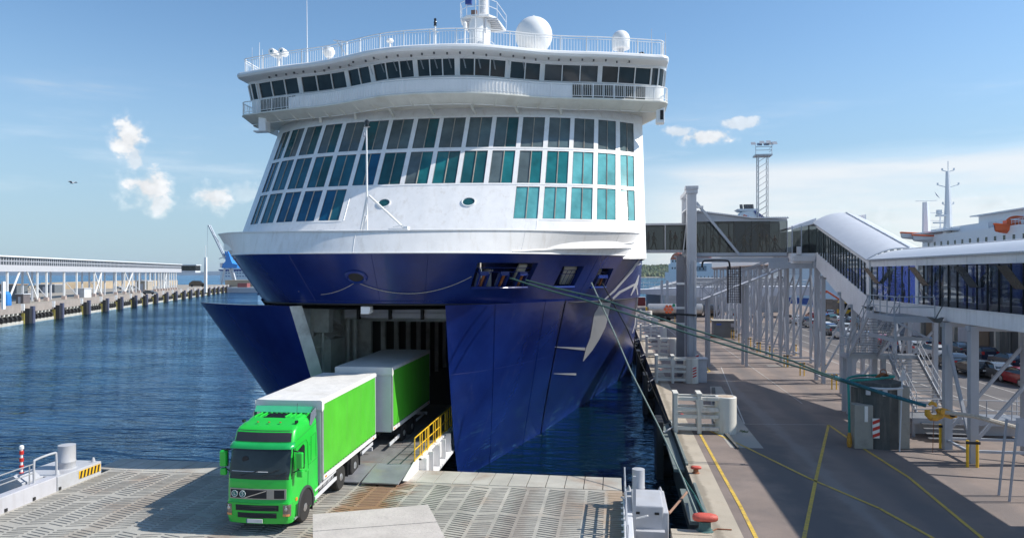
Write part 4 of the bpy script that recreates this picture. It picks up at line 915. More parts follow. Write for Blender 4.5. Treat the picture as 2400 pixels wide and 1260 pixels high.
def build_link_gear():
    # left ramp locking unit
    t = thing('ramp_mooring_unit', 'pale grey ramp unit with round cap and yellow black stripes, far left', 'ramp unit', (-23.8, 27.8, 2.4))
    m = MB(); m.box(-24.9, -22.85, 27.1, 29.7, 1.6, 3.08); m.build('body', rampg, t, bevel=.04)
    m = MB(); m.lathe((-23.5, 28.4, 3.08), [(.40, 0), (.34, .03), (.34, .25), (.355, .27), (.355, .33), (.34, .35), (.34, .98), (.345, 1.0), (.0005, 1.03)], 28); m.build('round_cap', rampg, t, smooth=True)
    for i, (x, y) in enumerate(((-23.1, 29.5), (-23.1, 27.4), (-24.6, 29.5))): m = MB(); m.lathe((x, y, 3.08), [(.09, 0), (.07, .1), (.03, .2)], 10); m.build('lifting_eye', rampg, t, smooth=True)
    m = MB(); m.box(-22.86, -22.825, 28.3, 29.6, 2.66, 2.98, 0)
    for k in range(6): y = 28.33 + k * .21; m.prism([(-22.82, y, 2.67), (-22.82, y + .1, 2.67), (-22.82, y + .17, 2.97), (-22.82, y + .07, 2.97)], (.006, 0, 0), 1)
    m.build('hazard_stripes', [yellow, black], t)
    m = MB(); m.box(-24.6, -23.4, 25.9, 27.0, 1.8, 3.15); m.build('control_cabinet', rampg, t, bevel=.04); m = MB(); m.prism([(-23.45, 25.9, 3.15), (-23.8, 25.9, 3.4), (-24.5, 25.9, 3.15)], (0, 1.0, 0)); m.build('cabinet_hood', rampg, t)
    # left guard rail
    t = thing('guard_rail', 'grey tube guard rail with a raised hoop on the left kerb', 'railing', (-22.8, 20, 3))
    kz = lambda y: 2.85 + .25 * (y - 4) / 22.6
    m = MB()
    for h in (.5, .95): m.tube((-23.1, 8, kz(8) + h * .8), (-23.1, 26.1, kz(26.1) + h * .8), .026, 6)
    m.build('rail', steel, t)
    for k in range(9): y = 8 + k * 2.24; m = MB(); m.tube((-23.1, y, kz(y)), (-23.1, y, kz(y) + .76), .026, 6); m.build('post', steel, t)
    m = MB(); m.path(catmull([(-23.1, 26.15, 3.05), (-23.1, 26.15, 3.85), (-23.1, 26.28, 4.0), (-23.1, 27.2, 4.03), (-23.1, 27.32, 3.88), (-23.1, 27.34, 3.05)], 4), .045, 8); m.build('hoop', rampg, t, smooth=True)
    # red and white marker post
    p = (-24.7, 27.3); t = thing('marker_post', 'slim red and white banded post behind the left guard rail', 'marker post', (p[0], p[1], 2.6))
    m = MB(); m.tube((p[0], p[1], 2.0), (p[0], p[1], 4.15), .05, 8); m.build('pole', white2, t)
    for k in range(5): m = MB(); m.tube((p[0], p[1], 2.7 + k * .3), (p[0], p[1], 2.85 + k * .3), .085, 10); m.build('red_band', red, t)
    m = MB(); m.lathe((p[0], p[1], 4.12), [(.09, 0), (.09, .12), (.05, .16)], 8); m.build('cap', white2, t)
    # yellow tube fender outside the kerb
    t = MB(); t.path(catmull([(-24.3, 17, 2.4), (-24.2, 21, 2.5), (-23.9, 25.0, 2.6), (-23.8, 25.9, 2.65), (-24.5, 26.2, 2.7), (-26.5, 25.9, 2.7), (-30, 25.3, 2.7)], 6), .11, 10)
    tag(t.build('protection_tube', yellow, smooth=True), 'bent yellow steel tube lying outside the left kerb', 'pipe')
    # right ramp unit
    t = thing('ramp_mooring_unit', 'grey ramp unit with round cap and lidded box, right corner of the link ramp', 'ramp unit', (1.0, 27.3, 2.2))
    m = MB(); m.box(.42, 1.9, 26.3, 29.0, 1.5, 3.0); m.build('body', rampg, t, bevel=.04)
    m = MB(); m.prism([(.62, 26.28, 2.3), (1.72, 26.28, 2.3), (1.72, 26.28, 3.22), (.62, 26.28, 3.22)], (0, 1.7, .1)); lid = m.build('lidded_box', rampg, t, bevel=.05)
    for x in (.72, 1.4): m = MB(); m.box(x, x + .16, 26.25, 26.28, 2.92, 3.0); m.build('latch', black, lid)
    m = MB(); m.box(.40, 1.75, 26.0, 26.3, 1.0, 2.4); m.build('skirt', rampg, t)
    m = MB(); m.lathe((.9, 28.45, 3.0), [(.3, 0), (.24, .02), (.24, .2), (.25, .22), (.25, .27), (.24, .29), (.24, .95), (.0005, .97)], 28); m.build('round_cap', rampg, t, smooth=True)
    for x in (.55, 1.75): m = MB(); m.lathe((x, 28.85, 3.0), [(.09, 0), (.06, .1), (.02, .18)], 10); m.build('lifting_eye', rampg, t, smooth=True)
    m = MB(); m.beam((.55, 26.1, 2.75), (1.15, 25.9, 3.0), .06, .05); m.build('arm', white2, t)
    # pole in front
    p = atD(1487, 1235, 25.6); m = MB(); m.box(p.x - .05, p.x + .05, p.y - .05, p.y + .05, 1.2, 4.35); tag(m.build('camera_pole', rampg), 'slim square grey pole standing in front of the right ramp unit', 'pole')
    # right guard rail seen end-on
    t = thing('guard_rail', 'bolted grey flat bar guard rail along the right edge of the link ramp', 'railing', (.35, 24, 2.9))
    for y0, y1 in ((10.0, 14.0), (14.1, 18.0), (18.1, 22.0), (22.1, 25.4), (25.5, 28.6)):
        m = MB()
        for h in (.15, .55, .95): m.beam((.38, y0, 2.95 + h), (.38, y1, 2.95 + h), .03, .08)
        for y in (y0, y1): m.beam((.38, y, 2.9), (.38, y, 3.95), .05, .07)
        m.build('rail_panel', rampg, t)
    m = MB()
    for k in range(14): y = 20 + k * .62; m.box(.22, .34, y, y + .04, 2.9, 2.96)
    m.build('bolt_lugs', white2, t)
    # pale slab in the foreground: top of the raised barrier
    c = [atz(733, 1207, 3.5), atz(1003, 1184, 3.5), atz(1062, 1300, 3.5), atz(734, 1320, 3.5)]
    m = MB(); t = thing('barrier_slab', 'broad pale concrete topped slab in the foreground between truck and ramp edge', 'slab', (c[0].x + 2, c[0].y - 2, 2.5))
    m.prism(c, (0, 0, -.9)); m.build('slab', mat('slab_base', (.30, .28, .26), .8), t)
    sm = mat('slab_boards', (.50, .455, .41), .8, var=.12, scale=1.2, bump=.35, bscale=9, dirt=(.30, .27, .24), dirt_amt=.55)
    for k in range(5):
        a, b = k / 5, (k + 1) / 5; L0_ = c[0].lerp(c[3], a + .003); R0_ = c[1].lerp(c[2], a + .003); L1_ = c[0].lerp(c[3], b - .003); R1_ = c[1].lerp(c[2], b - .003)
        m = MB(); m.prism([L0_, R0_, R1_, L1_], (0, 0, .045 + .008 * (k % 2))); m.build('board', sm, t)
build_link_gear()

# ================================================================ THE TRUCK
def rrect(hw, y0, y1, r, bulge, n=7):
    """outline, front (y0) edge bowed forward by bulge, corners rounded by r: list of (x, y) starting back-left"""
    P = [(-hw, y1)]
    for k in range(n): a = math.pi / 2 * k / (n - 1); P.append((-hw + r - r * math.cos(a), y0 + r * 1.0 - r * math.sin(a)))
    for k in range(1, 8): t = -1 + 2 * k / 8; P.append(((hw - r) * t, y0 - bulge * (1 - t * t)))
    for k in range(n): a = math.pi / 2 * (1 - k / (n - 1)); P.append((hw - r + r * math.cos(a), y0 + r - r * math.sin(a)))
    P.append((hw, y1)); return P
CABZ = [(.32, 1.13, -2.46), (.55, 1.17, -2.52), (1.02, 1.18, -2.53), (1.06, 1.17, -2.50), (1.5, 1.17, -2.49), (1.86, 1.17, -2.45), (2.2, 1.165, -2.37), (2.6, 1.15, -2.26), (2.84, 1.14, -2.19), (2.95, 1.13, -2.14), (3.3, 1.11, -2.0), (3.40, 1.08, -1.86), (3.47, 1.02, -1.66), (3.51, .96, -1.45)]
def cz(z):
    for a, b in zip(CABZ, CABZ[1:]):
        if z <= b[0]: t = (z - a[0]) / (b[0] - a[0]); return a[1] + (b[1] - a[1]) * t, a[2] + (b[2] - a[2]) * t
    return CABZ[-1][1:]
def cabf(a, z, o=0):         # point on the cab front: a in [-1, 1]
    hw, y0 = cz(z); r = .20; x = a * hw; t = x / (hw - r)
    if abs(t) <= 1: y = y0 - .07 * (1 - t * t)
    else: q = (abs(x) - (hw - r)) / r; y = y0 + r - r * math.sqrt(max(0, 1 - q * q))
    return Vector((x * (1 + (o * .4 if abs(t) > 1 else 0)), y - o, z))
def panel(m, a0, a1, z0, z1, o=.012, n=16, nz=6, mi=0, depth=.02):
    P = [[cabf(a0 + (a1 - a0) * i / n, z0 + (z1 - z0) * j / nz, o) for i in range(n + 1)] for j in range(nz + 1)]
    m.grid(P, mi)
    Q = [[p + Vector((0, depth + o, 0)) for p in r] for r in P]
    m.grid([P[0], Q[0]], mi); m.grid([P[-1], Q[-1]], mi); m.grid([[r[0] for r in P], [r[0] for r in Q]], mi); m.grid([[r[-1] for r in P], [r[-1] for r in Q]], mi)
def wheel(name, parent, x, y, r, w, side):
    m = MB(); m.lathe((x, y, r), [(r * .62, -w / 2), (r * .93, -w / 2), (r, -w * .36), (r, w * .36), (r * .93, w / 2), (r * .62, w / 2)], 28, axis='x')
    wh = m.build(name, tyre, parent, smooth=30)
    m = MB(); s = side; m.lathe((x, y, r), [(r * .64, s * w * .47), (r * .60, s * w * .50), (r * .52, s * w * .40), (r * .34, s * w * .30), (r * .30, s * w * .52), (r * .22, s * w * .60), (.001, s * w * .62)], 24, axis='x')
    m.build('rim', rim_m, wh, smooth=30)
    m = MB()
    for k in range(10): a = 2 * math.pi * k / 10; m.lathe((x + s * w * .32, y + r * .42 * math.cos(a), r + r * .42 * math.sin(a)), [(.022, 0), (.018, s * .05)], 6, axis='x')
    m.build('wheel_nuts', steel, wh)
    return wh
TXT = {}
def text_mesh(s, size, m4, mt, parent, name='lettering', ext=.004):
    cu = bpy.data.curves.new(name, 'FONT'); cu.body = s; cu.size = size; cu.extrude = ext; cu.align_x = 'CENTER'; cu.align_y = 'CENTER'; cu.resolution_u = 3
    o = bpy.data.objects.new(name, cu); COL.objects.link(o); bpy.context.view_layer.update()
    me = bpy.data.meshes.new_from_object(o.evaluated_get(bpy.context.evaluated_depsgraph_get())); bpy.data.objects.remove(o); me.transform(m4); me.materials.clear(); me.materials.append(mt)
    o = bpy.data.objects.new(name, me); COL.objects.link(o); o.parent = parent; return o
def box_body(m_, L, W_, zb_, zt_, t, truck=True):
    """curtain-sided body; t parent, front at y=0"""
    hw = W_ / 2
    m = MB(); m.box(-hw + .03, hw - .03, .0, L, zb_ - .05, zb_ + .14); m.build('load_floor', greyl, t)
    for sg in (1, -1):
        # slightly wavy curtain
        m = MB(); P = []
        for j in range(9):
            z = zb_ + .14 + (zt_ - .12 - zb_ - .14) * j / 8; P.append([Vector((sg * (hw + .012 * math.sin(i * 1.7 + j * .3) * (1 if 0 < j < 8 else .2) + .008), .12 + (L - .22) * i / 30, z)) for i in range(31)])
        m.grid(P); m.build('side_curtain', curtain, t, smooth=80)
        m = MB(); m.box(sg * (hw - .05), sg * (hw + .015), .0, .14, zb_ - .05, zt_ - .1); m.build('corner_post', mat('post_grey', (.26, .27, .29), .5), t, bevel=.01); m = MB(); m.box(sg * (hw - .05), sg * (hw + .01), L - .1, L, zb_ - .05, zt_ - .1); m.build('corner_post', greyp, t, bevel=.01)
        m = MB(); m.box(sg * (hw - .03), sg * (hw + .02), .1, L, zb_ - .06, zb_ + .10); m.build('side_rail', white2, t)
        m = MB()
        for k in range(int(L / .28)): y = .2 + k * .28; m.box(sg * (hw + .02), sg * (hw + .035), y, y + .1, zb_ + .14, zb_ + .18)
        m.build('curtain_buckles', mat('buckle_green', (.02, .12, .02), .6), t)
        m = MB(); m.box(sg * (hw + .018), sg * (hw + .026), .22, .42, zb_ - .02, zb_ + .05); m.box(sg * (hw + .018), sg * (hw + .026), L - .5, L - .3, zb_ - .02, zb_ + .05); m.build('side_marker', amber, t)
    m = MB(); m.box(-hw + .04, hw - .04, -.02, .05, zb_ - .1, zt_ - .12); m.build('front_wall', greyl, t); m = MB(); m.box(-hw + .05, hw - .05, L - .03, L + .02, zb_ - .1, zt_ - .12); m.build('rear_door', greyl, t)
    # roof sheet, sagging between hoops, with valance
    m = MB(); ni = int(L / .16); P = []
    xs = [-hw - .03, -hw - .03, -hw + .02] + [-hw + .1 + (W_ - .2) * k / 8 for k in range(9)] + [hw - .02, hw + .03, hw + .03]
    for i in range(ni + 1):
        y = -.06 + (L + .1) * i / ni; s = .018 * math.sin(y * math.pi / .31) ; row = []
        for k, x in enumerate(xs):
            z = zt_ - .15 if k in (0, len(xs) - 1) else (zt_ - .03 if k in (1, len(xs) - 2) else zt_ + .01 + s * (1 - abs(x / hw) ** 4)); row.append(Vector((x, y, z)))
        P.append(row)
    m.grid(P); fr = P[0]; m.grid([[Vector((p.x, p.y, min(p.z, zt_ - .0))) for p in fr], [Vector((p.x, p.y - .02, zt_ - .36 - (.0 if abs(p.x) < hw - .3 else -.02))) for p in fr]])
    m.build('roof_sheet', tarp, t, smooth=60)
    for sg in (1, -1):
        m = MB(); m.prism([(sg * (hw + .035), -.08, zt_ - .02), (sg * (hw + .035), .16, zt_ - .02), (sg * (hw + .035), .12, zt_ - .34), (sg * (hw + .035), -.08, zt_ - .4)], (-sg * .02, 0, 0)); m.build('roof_corner', tarp, t)
def build_truck():
    S_ = 1.06
    t = thing('truck', 'bright green cabover truck with green curtain sides driving off the ferry', 'truck', (0, 0, 0))
    # ---- cab
    hwb = 1.17
    rows = []
    for z, hw, y0 in CABZ: rows.append([Vector((x, y, z)) for x, y in rrect(hw, y0, -.12, .20 if z < 3.4 else .2, .07)])
    top = [Vector((p.x * .93, max(p.y + .25, -1.35) if p.y < -.2 else p.y, 3.62)) for p in rows[-1]]
    mid = [Vector((p.x * .985, p.y + .10 if p.y < -.2 else p.y, 3.57)) for p in rows[-1]]
    rows += [mid, top]
    m = MB(); m.grid(rows)
    lid = rows[-1]; n = len(lid)
    for i in range(n // 2): a, b, c, d = lid[i], lid[i + 1], lid[n - 2 - i], lid[n - 1 - i]; m.face([a, b, c, d] if (c - d).length > 1e-6 else [a, b, c])
    m.grid([[r[0] for r in rows], [r[-1] for r in rows]])
    # cut: the lower part behind the wheel arch is left off by building the body shell only from z=.95 behind the arch (visual arch added below)
    cab = m.build('cab', cabgreen, t, smooth=40, weld=True)
    # roof corrugations
    m = MB()
    for k in range(9):
        x = -.76 + k * .19
        if abs(x) < .3: y0, y1 = -.75, -.3
        else: y0, y1 = -1.25, -.3
        m.path([(x, y0, 3.59), (x, y0 + .12, 3.635), (x, y1, 3.65)], .028, 6)
    m.build('roof_ribs', cabgreen, cab, smooth=True)
    m = MB(); m.prism([(-.42, -1.28, 3.59), (.42, -1.28, 3.59), (.36, -.82, 3.65), (-.36, -.82, 3.65)], (0, 0, .035)); m.build('roof_hatch', blackp, cab, bevel=.015)
    for x in (-.42, 0, .42): m = MB(); m.lathe((x, -1.66, 3.53), [(.04, 0), (.04, .02), (.015, .035)], 10); m.build('roof_lamp', mat('dark_amber', (.30, .10, .03), .3), cab, smooth=True)
    for x in (-1.0, .98): m = MB(); m.box(x - .05, x + .05, -1.62, -1.5, 3.50, 3.60); m.build('roof_lamp', blackp, cab, bevel=.02)
    m = MB(); m.tube((.72, -.95, 3.6), (.70, -.85, 4.05), .008, 4); m.build('aerial', black, cab)
    # upper dark panel, visor, windscreen
    m = MB(); panel(m, -.90, .90, 2.99, 3.34, .012, 20, 4); m.build('roof_panel_window', mat('smoked_panel', (.035, .032, .035), .35), cab, smooth=40)
    m = MB(); P = []
    for j, (z, o) in enumerate(((2.84, .16), (2.80, .19), (2.88, .20), (2.96, .10), (2.97, .02))): P.append([cabf(-.99 + 1.98 * i / 20, z, o if abs(-.99 + 1.98 * i / 20) < .93 else o * .6) for i in range(21)])
    m.grid(P); m.build('sun_visor', mat('visor_green', (.012, .36, .08), .2, coat=.5), cab, smooth=50)
    m = MB(); panel(m, -.985, .985, 1.80, 2.83, .008, 24, 8); m.build('windscreen_surround', blackp, cab, smooth=40)
    m = MB(); panel(m, -.93, .93, 1.97, 2.70, .016, 24, 8); ws = m.build('windscreen', mat('windscreen_glass', (.022, .030, .032), .05, var=.4, scale=1.2), cab, smooth=40)
    m = MB()
    for x0, z0, x1, z1 in ((-.55, 1.93, .0, 2.08), (.1, 1.93, .62, 2.12), (.55, 1.93, .85, 2.05)): m.tube(cabf(x0, z0, .05), cabf(x1, z1, .035), .012, 5)
    m.build('wiper', black, ws)
    # dashboard reflection modelled as a strip; mirror and paper shapes seen through the glass
    m = MB(); m.path([cabf(a, 2.05, .02) for a in (-.85, -.4, 0, .3)], .012, 4); m.build('dash_reflection_strip', greyl, ws)
    m = MB(); m.lathe(cabf(-.45, 2.42, .0) + Vector((0, .0, 0)), [(.0005, -.03), (.12, -.025), (.12, -.02)], 14, axis='y'); m.build('round_mirror', black, ws)
    # front emblem grille
    m = MB(); panel(m, -.86, .86, 1.155, 1.50, .030, 16, 4, 0); panel(m, -.83, .30, 1.19, 1.465, .036, 12, 3, 1); panel(m, .30, .52, 1.19, 1.465, .038, 4, 3, 0); panel(m, .52, .82, 1.19, 1.465, .036, 4, 3, 1)
    gr = m.build('grille', [mat('grille_frame', (.38, .36, .33), .3, .5), black], cab)
    m = MB(); m.beam(cabf(-.38, 1.20, .05), cabf(.29, 1.45, .05), .03, .012, up=(0, -1, 0)); m.build('diagonal_bar', chrome, gr)
    for x, ch in ((-.70, 'L'), (-.44, '5')):
        c = cabf(x, 1.33, .05); m = MB(); m.lathe(c, [(.0005, -.012), (.105, -.01), (.12, -.0)], 20, axis='y'); bd = m.build('badge', mat('badge_green', (.02, .16, .13), .4), gr)
        m = MB(); m.path([c + Vector((.104 * math.cos(k * .2618), -.014, .104 * math.sin(k * .2618))) for k in range(25)], .010, 5); m.build('badge_ring', white2, bd)
        text_mesh(ch, .17, Matrix.Translation(c + Vector((0, -.016, 0))) @ Matrix.Rotation(rad(90), 4, 'X'), white2, bd)
    # bumper, air intakes, lamps, plate
    m = MB(); panel(m, -1.0, 1.0, .34, 1.03, .03, 26, 8, depth=.05); bp = m.build('bumper', cabgreen, cab, smooth=40)
    m = MB(); panel(m, -.66, .66, .78, .97, .038, 14, 3); panel(m, -.60, .60, .54, .71, .038, 14, 3); m.build('air_intake', black, bp)
    m = MB()
    for z in (.82, .875, .93, .58, .63, .68): m.path([cabf(a, z, .045) for a in (-.6, -.3, 0, .3, .6)], .008, 4)
    m.build('intake_slats', mat('slat_dark', (.06, .06, .06), .5), bp)
    for sg in (-1, 1):
        m = MB(); panel(m, sg * .79, sg * .97, .60, .98, .042, 6, 5, 0); l = m.build('headlight', mat('headlight_glass', (.25, .22, .19), .12, .4, var=.4, scale=6), bp, smooth=40)
        m = MB(); m.lathe(cabf(sg * .86, .84, .05), [(.0005, -.02), (.05, -.012), (.06, 0)], 12, axis='y'); m.lathe(cabf(sg * .86, .93, .05), [(.0005, -.02), (.03, -.012), (.035, 0)], 10, axis='y'); m.build('lamp_bowl', chrome, l)
        m = MB(); panel(m, sg * .79, sg * .95, .60, .67, .05, 4, 2); m.build('indicator', mat('indicator_glass', (.75, .32, .12), .2), l)
    m = MB(); m.box(-.30, .24, -2.70, -2.675, .40, .53); p = m.build('number_plate', mat('plate_white', (.7, .7, .7), .4), bp); m = MB(); m.box(-.33, -.30, -2.70, -2.675, .40, .53); m.build('plate_band', navy, p)
    m = MB(); m.box(1.165, 1.195, -2.12, -1.98, .98, 1.08); m.build('side_indicator', amber, cab)
    # doors, side window openings, handle, step
    for sg in (1, -1):
        X_ = sg * 1.172
        m = MB(); m.prism([(X_, -2.02, 1.95), (X_, -1.30, 2.02), (X_, -1.30, 2.66), (X_, -1.42, 2.75), (X_, -1.94, 2.62)], (sg * .004, 0, 0)); sw = m.build('side_window', blackp, cab)
        m = MB(); pts = [(X_ + sg * .004, y, z) for y, z in ((-2.12, 1.86), (-2.1, 2.78), (-1.2, 2.86), (-1.05, 2.7), (-1.0, 1.9), (-1.05, 1.15), (-1.25, 1.1))]; m.path(pts, .009, 4)
        m.path([(X_ + sg * .004, y, z) for y, z in ((-2.1, 3.0), (-1.2, 3.12), (-.15, 3.25))], .008, 4); m.path([(X_ + sg * .004, y, z) for y, z in ((-.95, 1.9), (-.15, 1.95))], .007, 4); m.path([(X_ + sg * .004, y, z) for y, z in ((-.75, 2.0), (-.72, 2.85), (-.3, 2.9), (-.28, 2.0))], .007, 4)
        m.build('door_gap', mat('gap_green', (.006, .14, .02), .6), cab)
        m = MB(); m.box(min(X_, X_ + sg * .02), max(X_, X_ + sg * .02), -1.22, -1.0, 1.72, 1.78); m.build('door_handle', cabgreen, cab)
        # wheel arch: dark recess ring plus flare
        m = MB(); cy, cr = -1.28, .66; P = [[(X_ + sg * .012, cy + rr * math.cos(a), .53 + rr * math.sin(a)) for a in [-.25 + (math.pi + .5) * k / 16 for k in range(17)]] for rr in (cr, .02)]
        m.grid(P); m.build('wheel_well', black, cab)
        m = MB(); P = [[(X_ + sg * o, cy + rr * math.cos(a), .53 + rr * math.sin(a)) for a in [-.3 + (math.pi + .55) * k / 18 for k in range(19)]] for rr, o in ((cr - .03, .0), (cr - .03, .05), (cr + .05, .05), (cr + .06, .0))]
        m.grid(P); m.build('arch_trim', mat('arch_plastic', (.05, .055, .06), .6), cab, smooth=40)
        m = MB(); m.box(min(X_, X_ + sg * .02), max(X_, X_ + sg * .02), -2.1, -1.92, .45, .85); m.build('step_recess', mat('step_dark', (.01, .1, .02), .5), cab)
        m = MB(); m.box(min(X_ - sg * .2, X_ + sg * .02), max(X_ - sg * .2, X_ + sg * .02), -2.2, -1.98, .38, .43); m.build('step', steel, cab)
        # mud flap
        m = MB(); m.box(sg * .75, sg * 1.15, -.58, -.54, .18, .95); m.build('mud_flap', black, cab)
        # mirrors
        m = MB(); mx_ = sg * 1.40
        m.path([(sg * 1.14, -2.2, 2.72), (sg * 1.3, -2.28, 2.72), (sg * 1.36, -2.2, 2.68)], .025, 6); m.path([(sg * 1.14, -2.25, 1.98), (sg * 1.3, -2.25, 2.05), (sg * 1.36, -2.2, 2.1)], .02, 6)
        arm = m.build('mirror_arm', black, cab)
        m = MB(); m.box(min(mx_ - .12, mx_ + .12), mx_ + .12, -2.33, -2.16, 2.14, 2.68); mh = m.build('mirror_housing', cabgreen, arm, bevel=.045); m = MB(); m.box(mx_ - .11, mx_ + .11, -2.31, -2.16, 1.84, 2.08); m.build('mirror_housing', cabgreen, arm, bevel=.04)
        m = MB(); m.box(mx_ - .125, mx_ + .125, -2.17, -2.13, 2.12, 2.70); m.build('mirror_rim', black, arm)
    # rear wind deflector above the roof
    m = MB(); m.grid([[(-1.08 + 2.16 * i / 10, -.62 + .05 * (i / 10 - .5) ** 2, z + (0)) for i in range(11)] for z in (3.67,)] + [[(-1.10 + 2.2 * i / 10, -.42, 3.86) for i in range(11)], [(-1.10 + 2.2 * i / 10, -.36, 3.85) for i in range(11)], [(-1.06 + 2.12 * i / 10, -.5, 3.65) for i in range(11)]])
    m.build('roof_spoiler', seagreen, cab)
    for sg in (1, -1): m = MB(); m.prism([(sg * 1.10, -.75, 3.26), (sg * 1.10, -.62, 3.66), (sg * 1.10, -.15, 3.78), (sg * 1.10, -.12, 3.50), (sg * 1.10, -.60, 3.22)], (sg * .035, 0, 0)); m.build('side_deflector', mat('deflector_grey', (.16, .18, .22), .3), cab, bevel=.01)
    # ---- chassis
    L_ = 6.55
    m = MB(); m.box(-.55, -.4, -1.9, L_, .75, 1.0); m.box(.4, .55, -1.9, L_, .75, 1.0); m.box(-.9, .9, -.3, .1, .6, 1.05); m.build('chassis', black, t)
    for sg in (1, -1):
        for y, nm in ((-1.28, 'wheel'), (2.25, 'wheel'), (3.95, 'wheel')): wheel(nm, t, sg * (1.02 if y < 0 else 1.02), y, .50, .30 if y < 0 else .36, sg)
        m = MB(); m.beam((sg * 1.18, -.45, .52), (sg * 1.18, 1.75, .62), .05, .13); m.build('side_guard', greyl, t); m = MB(); m.beam((sg * 1.18, -.45, .80), (sg * 1.18, 1.7, .90), .04, .06); m.build('side_guard', greyl, t)
        m = MB(); m.lathe((sg * .88, .15, .80), [(.26, 0), (.29, .03), (.29, 1.35), (.26, 1.38)], 20, axis='y'); tk = m.build('fuel_tank', steel, t, smooth=30)
        for y in (.35, .8, 1.25): m = MB(); m.lathe((sg * .88, y, .80), [(.296, 0), (.296, .05)], 20, axis='y'); m.build('tank_strap', black, tk)
        for yy in (3.05, 4.6): m = MB(); m.box(sg * .85, sg * 1.2, yy, yy + .04, .28, 1.0); m.build('mud_flap', black, t)
        m = MB()
        for yy in (2.25, 3.95): m.grid([[(sg * .84, yy + .6 * math.cos(a), .5 + .6 * math.sin(a)) for a in [k * math.pi / 10 for k in range(11)]], [(sg * 1.2, yy + .6 * math.cos(a), .5 + .6 * math.sin(a)) for a in [k * math.pi / 10 for k in range(11)]]])
        m.build('mudguard', black, t)
        m = MB(); m.beam((sg * 1.18, 4.9, .75), (sg * 1.18, L_ - .1, .80), .04, .12); m.build('side_guard', greyl, t)
    m = MB(); m.box(-1.15, 1.15, L_ - .1, L_, .45, .6); m.build('rear_bumper', greyl, t)
    box_body(None, L_, 2.60, 1.10, 4.0, t)
    # driver: shoulder, head and an arm resting on the sill
    t.location = (-12.38, 26.42, lz(26.4) + .03); t.rotation_euler = (rad(.65), 0, rad(1.9)); t.scale = (1.0, 1.06, 1.035)
    return t
truck = build_truck()
def build_trailer():
    t = thing('trailer', 'green curtain sided trailer coupled behind the truck, half inside the ferry', 'trailer', (0, 0, 0))
    L_ = 7.0
    m = MB(); m.box(-.55, -.4, .2, L_, .75, 1.0); m.box(.4, .55, .2, L_, .75, 1.0); m.beam((0, -1.2, .7), (0, 1.5, .8), .2, .15); m.build('chassis', black, t)
    for sg in (1, -1):
        for y in (2.3, 3.75): wheel('wheel', t, sg * 1.05, y, .48, .36, sg)
        m = MB(); m.beam((sg * 1.2, -.0, .45), (sg * 1.2, 1.6, .50), .05, .14); m.build('side_guard', greyl, t); m = MB(); m.beam((sg * 1.2, 4.7, .6), (sg * 1.2, 6.4, .62), .05, .12); m.build('side_guard', greyl, t)
        m = MB(); m.grid([[(sg * .84, 3.0 + 1.35 * math.cos(a), .55 + .58 * math.sin(a)) for a in [k * math.pi / 10 for k in range(11)]], [(sg * 1.2, 3.0 + 1.35 * math.cos(a), .55 + .58 * math.sin(a)) for a in [k * math.pi / 10 for k in range(11)]]]); m.build('mudguard', black, t)
    m = MB(); m.box(-1.2, 1.2, L_ - .1, L_, .45, .6); m.build('rear_bumper', greyl, t)
    box_body(None, L_, 2.66, 1.12, 3.98, t)
    t.location = (-12.1, 34.0, lz(34) + .16); t.rotation_euler = (rad(.4), 0, rad(.5)); t.scale = (1.06,) * 3
build_trailer()
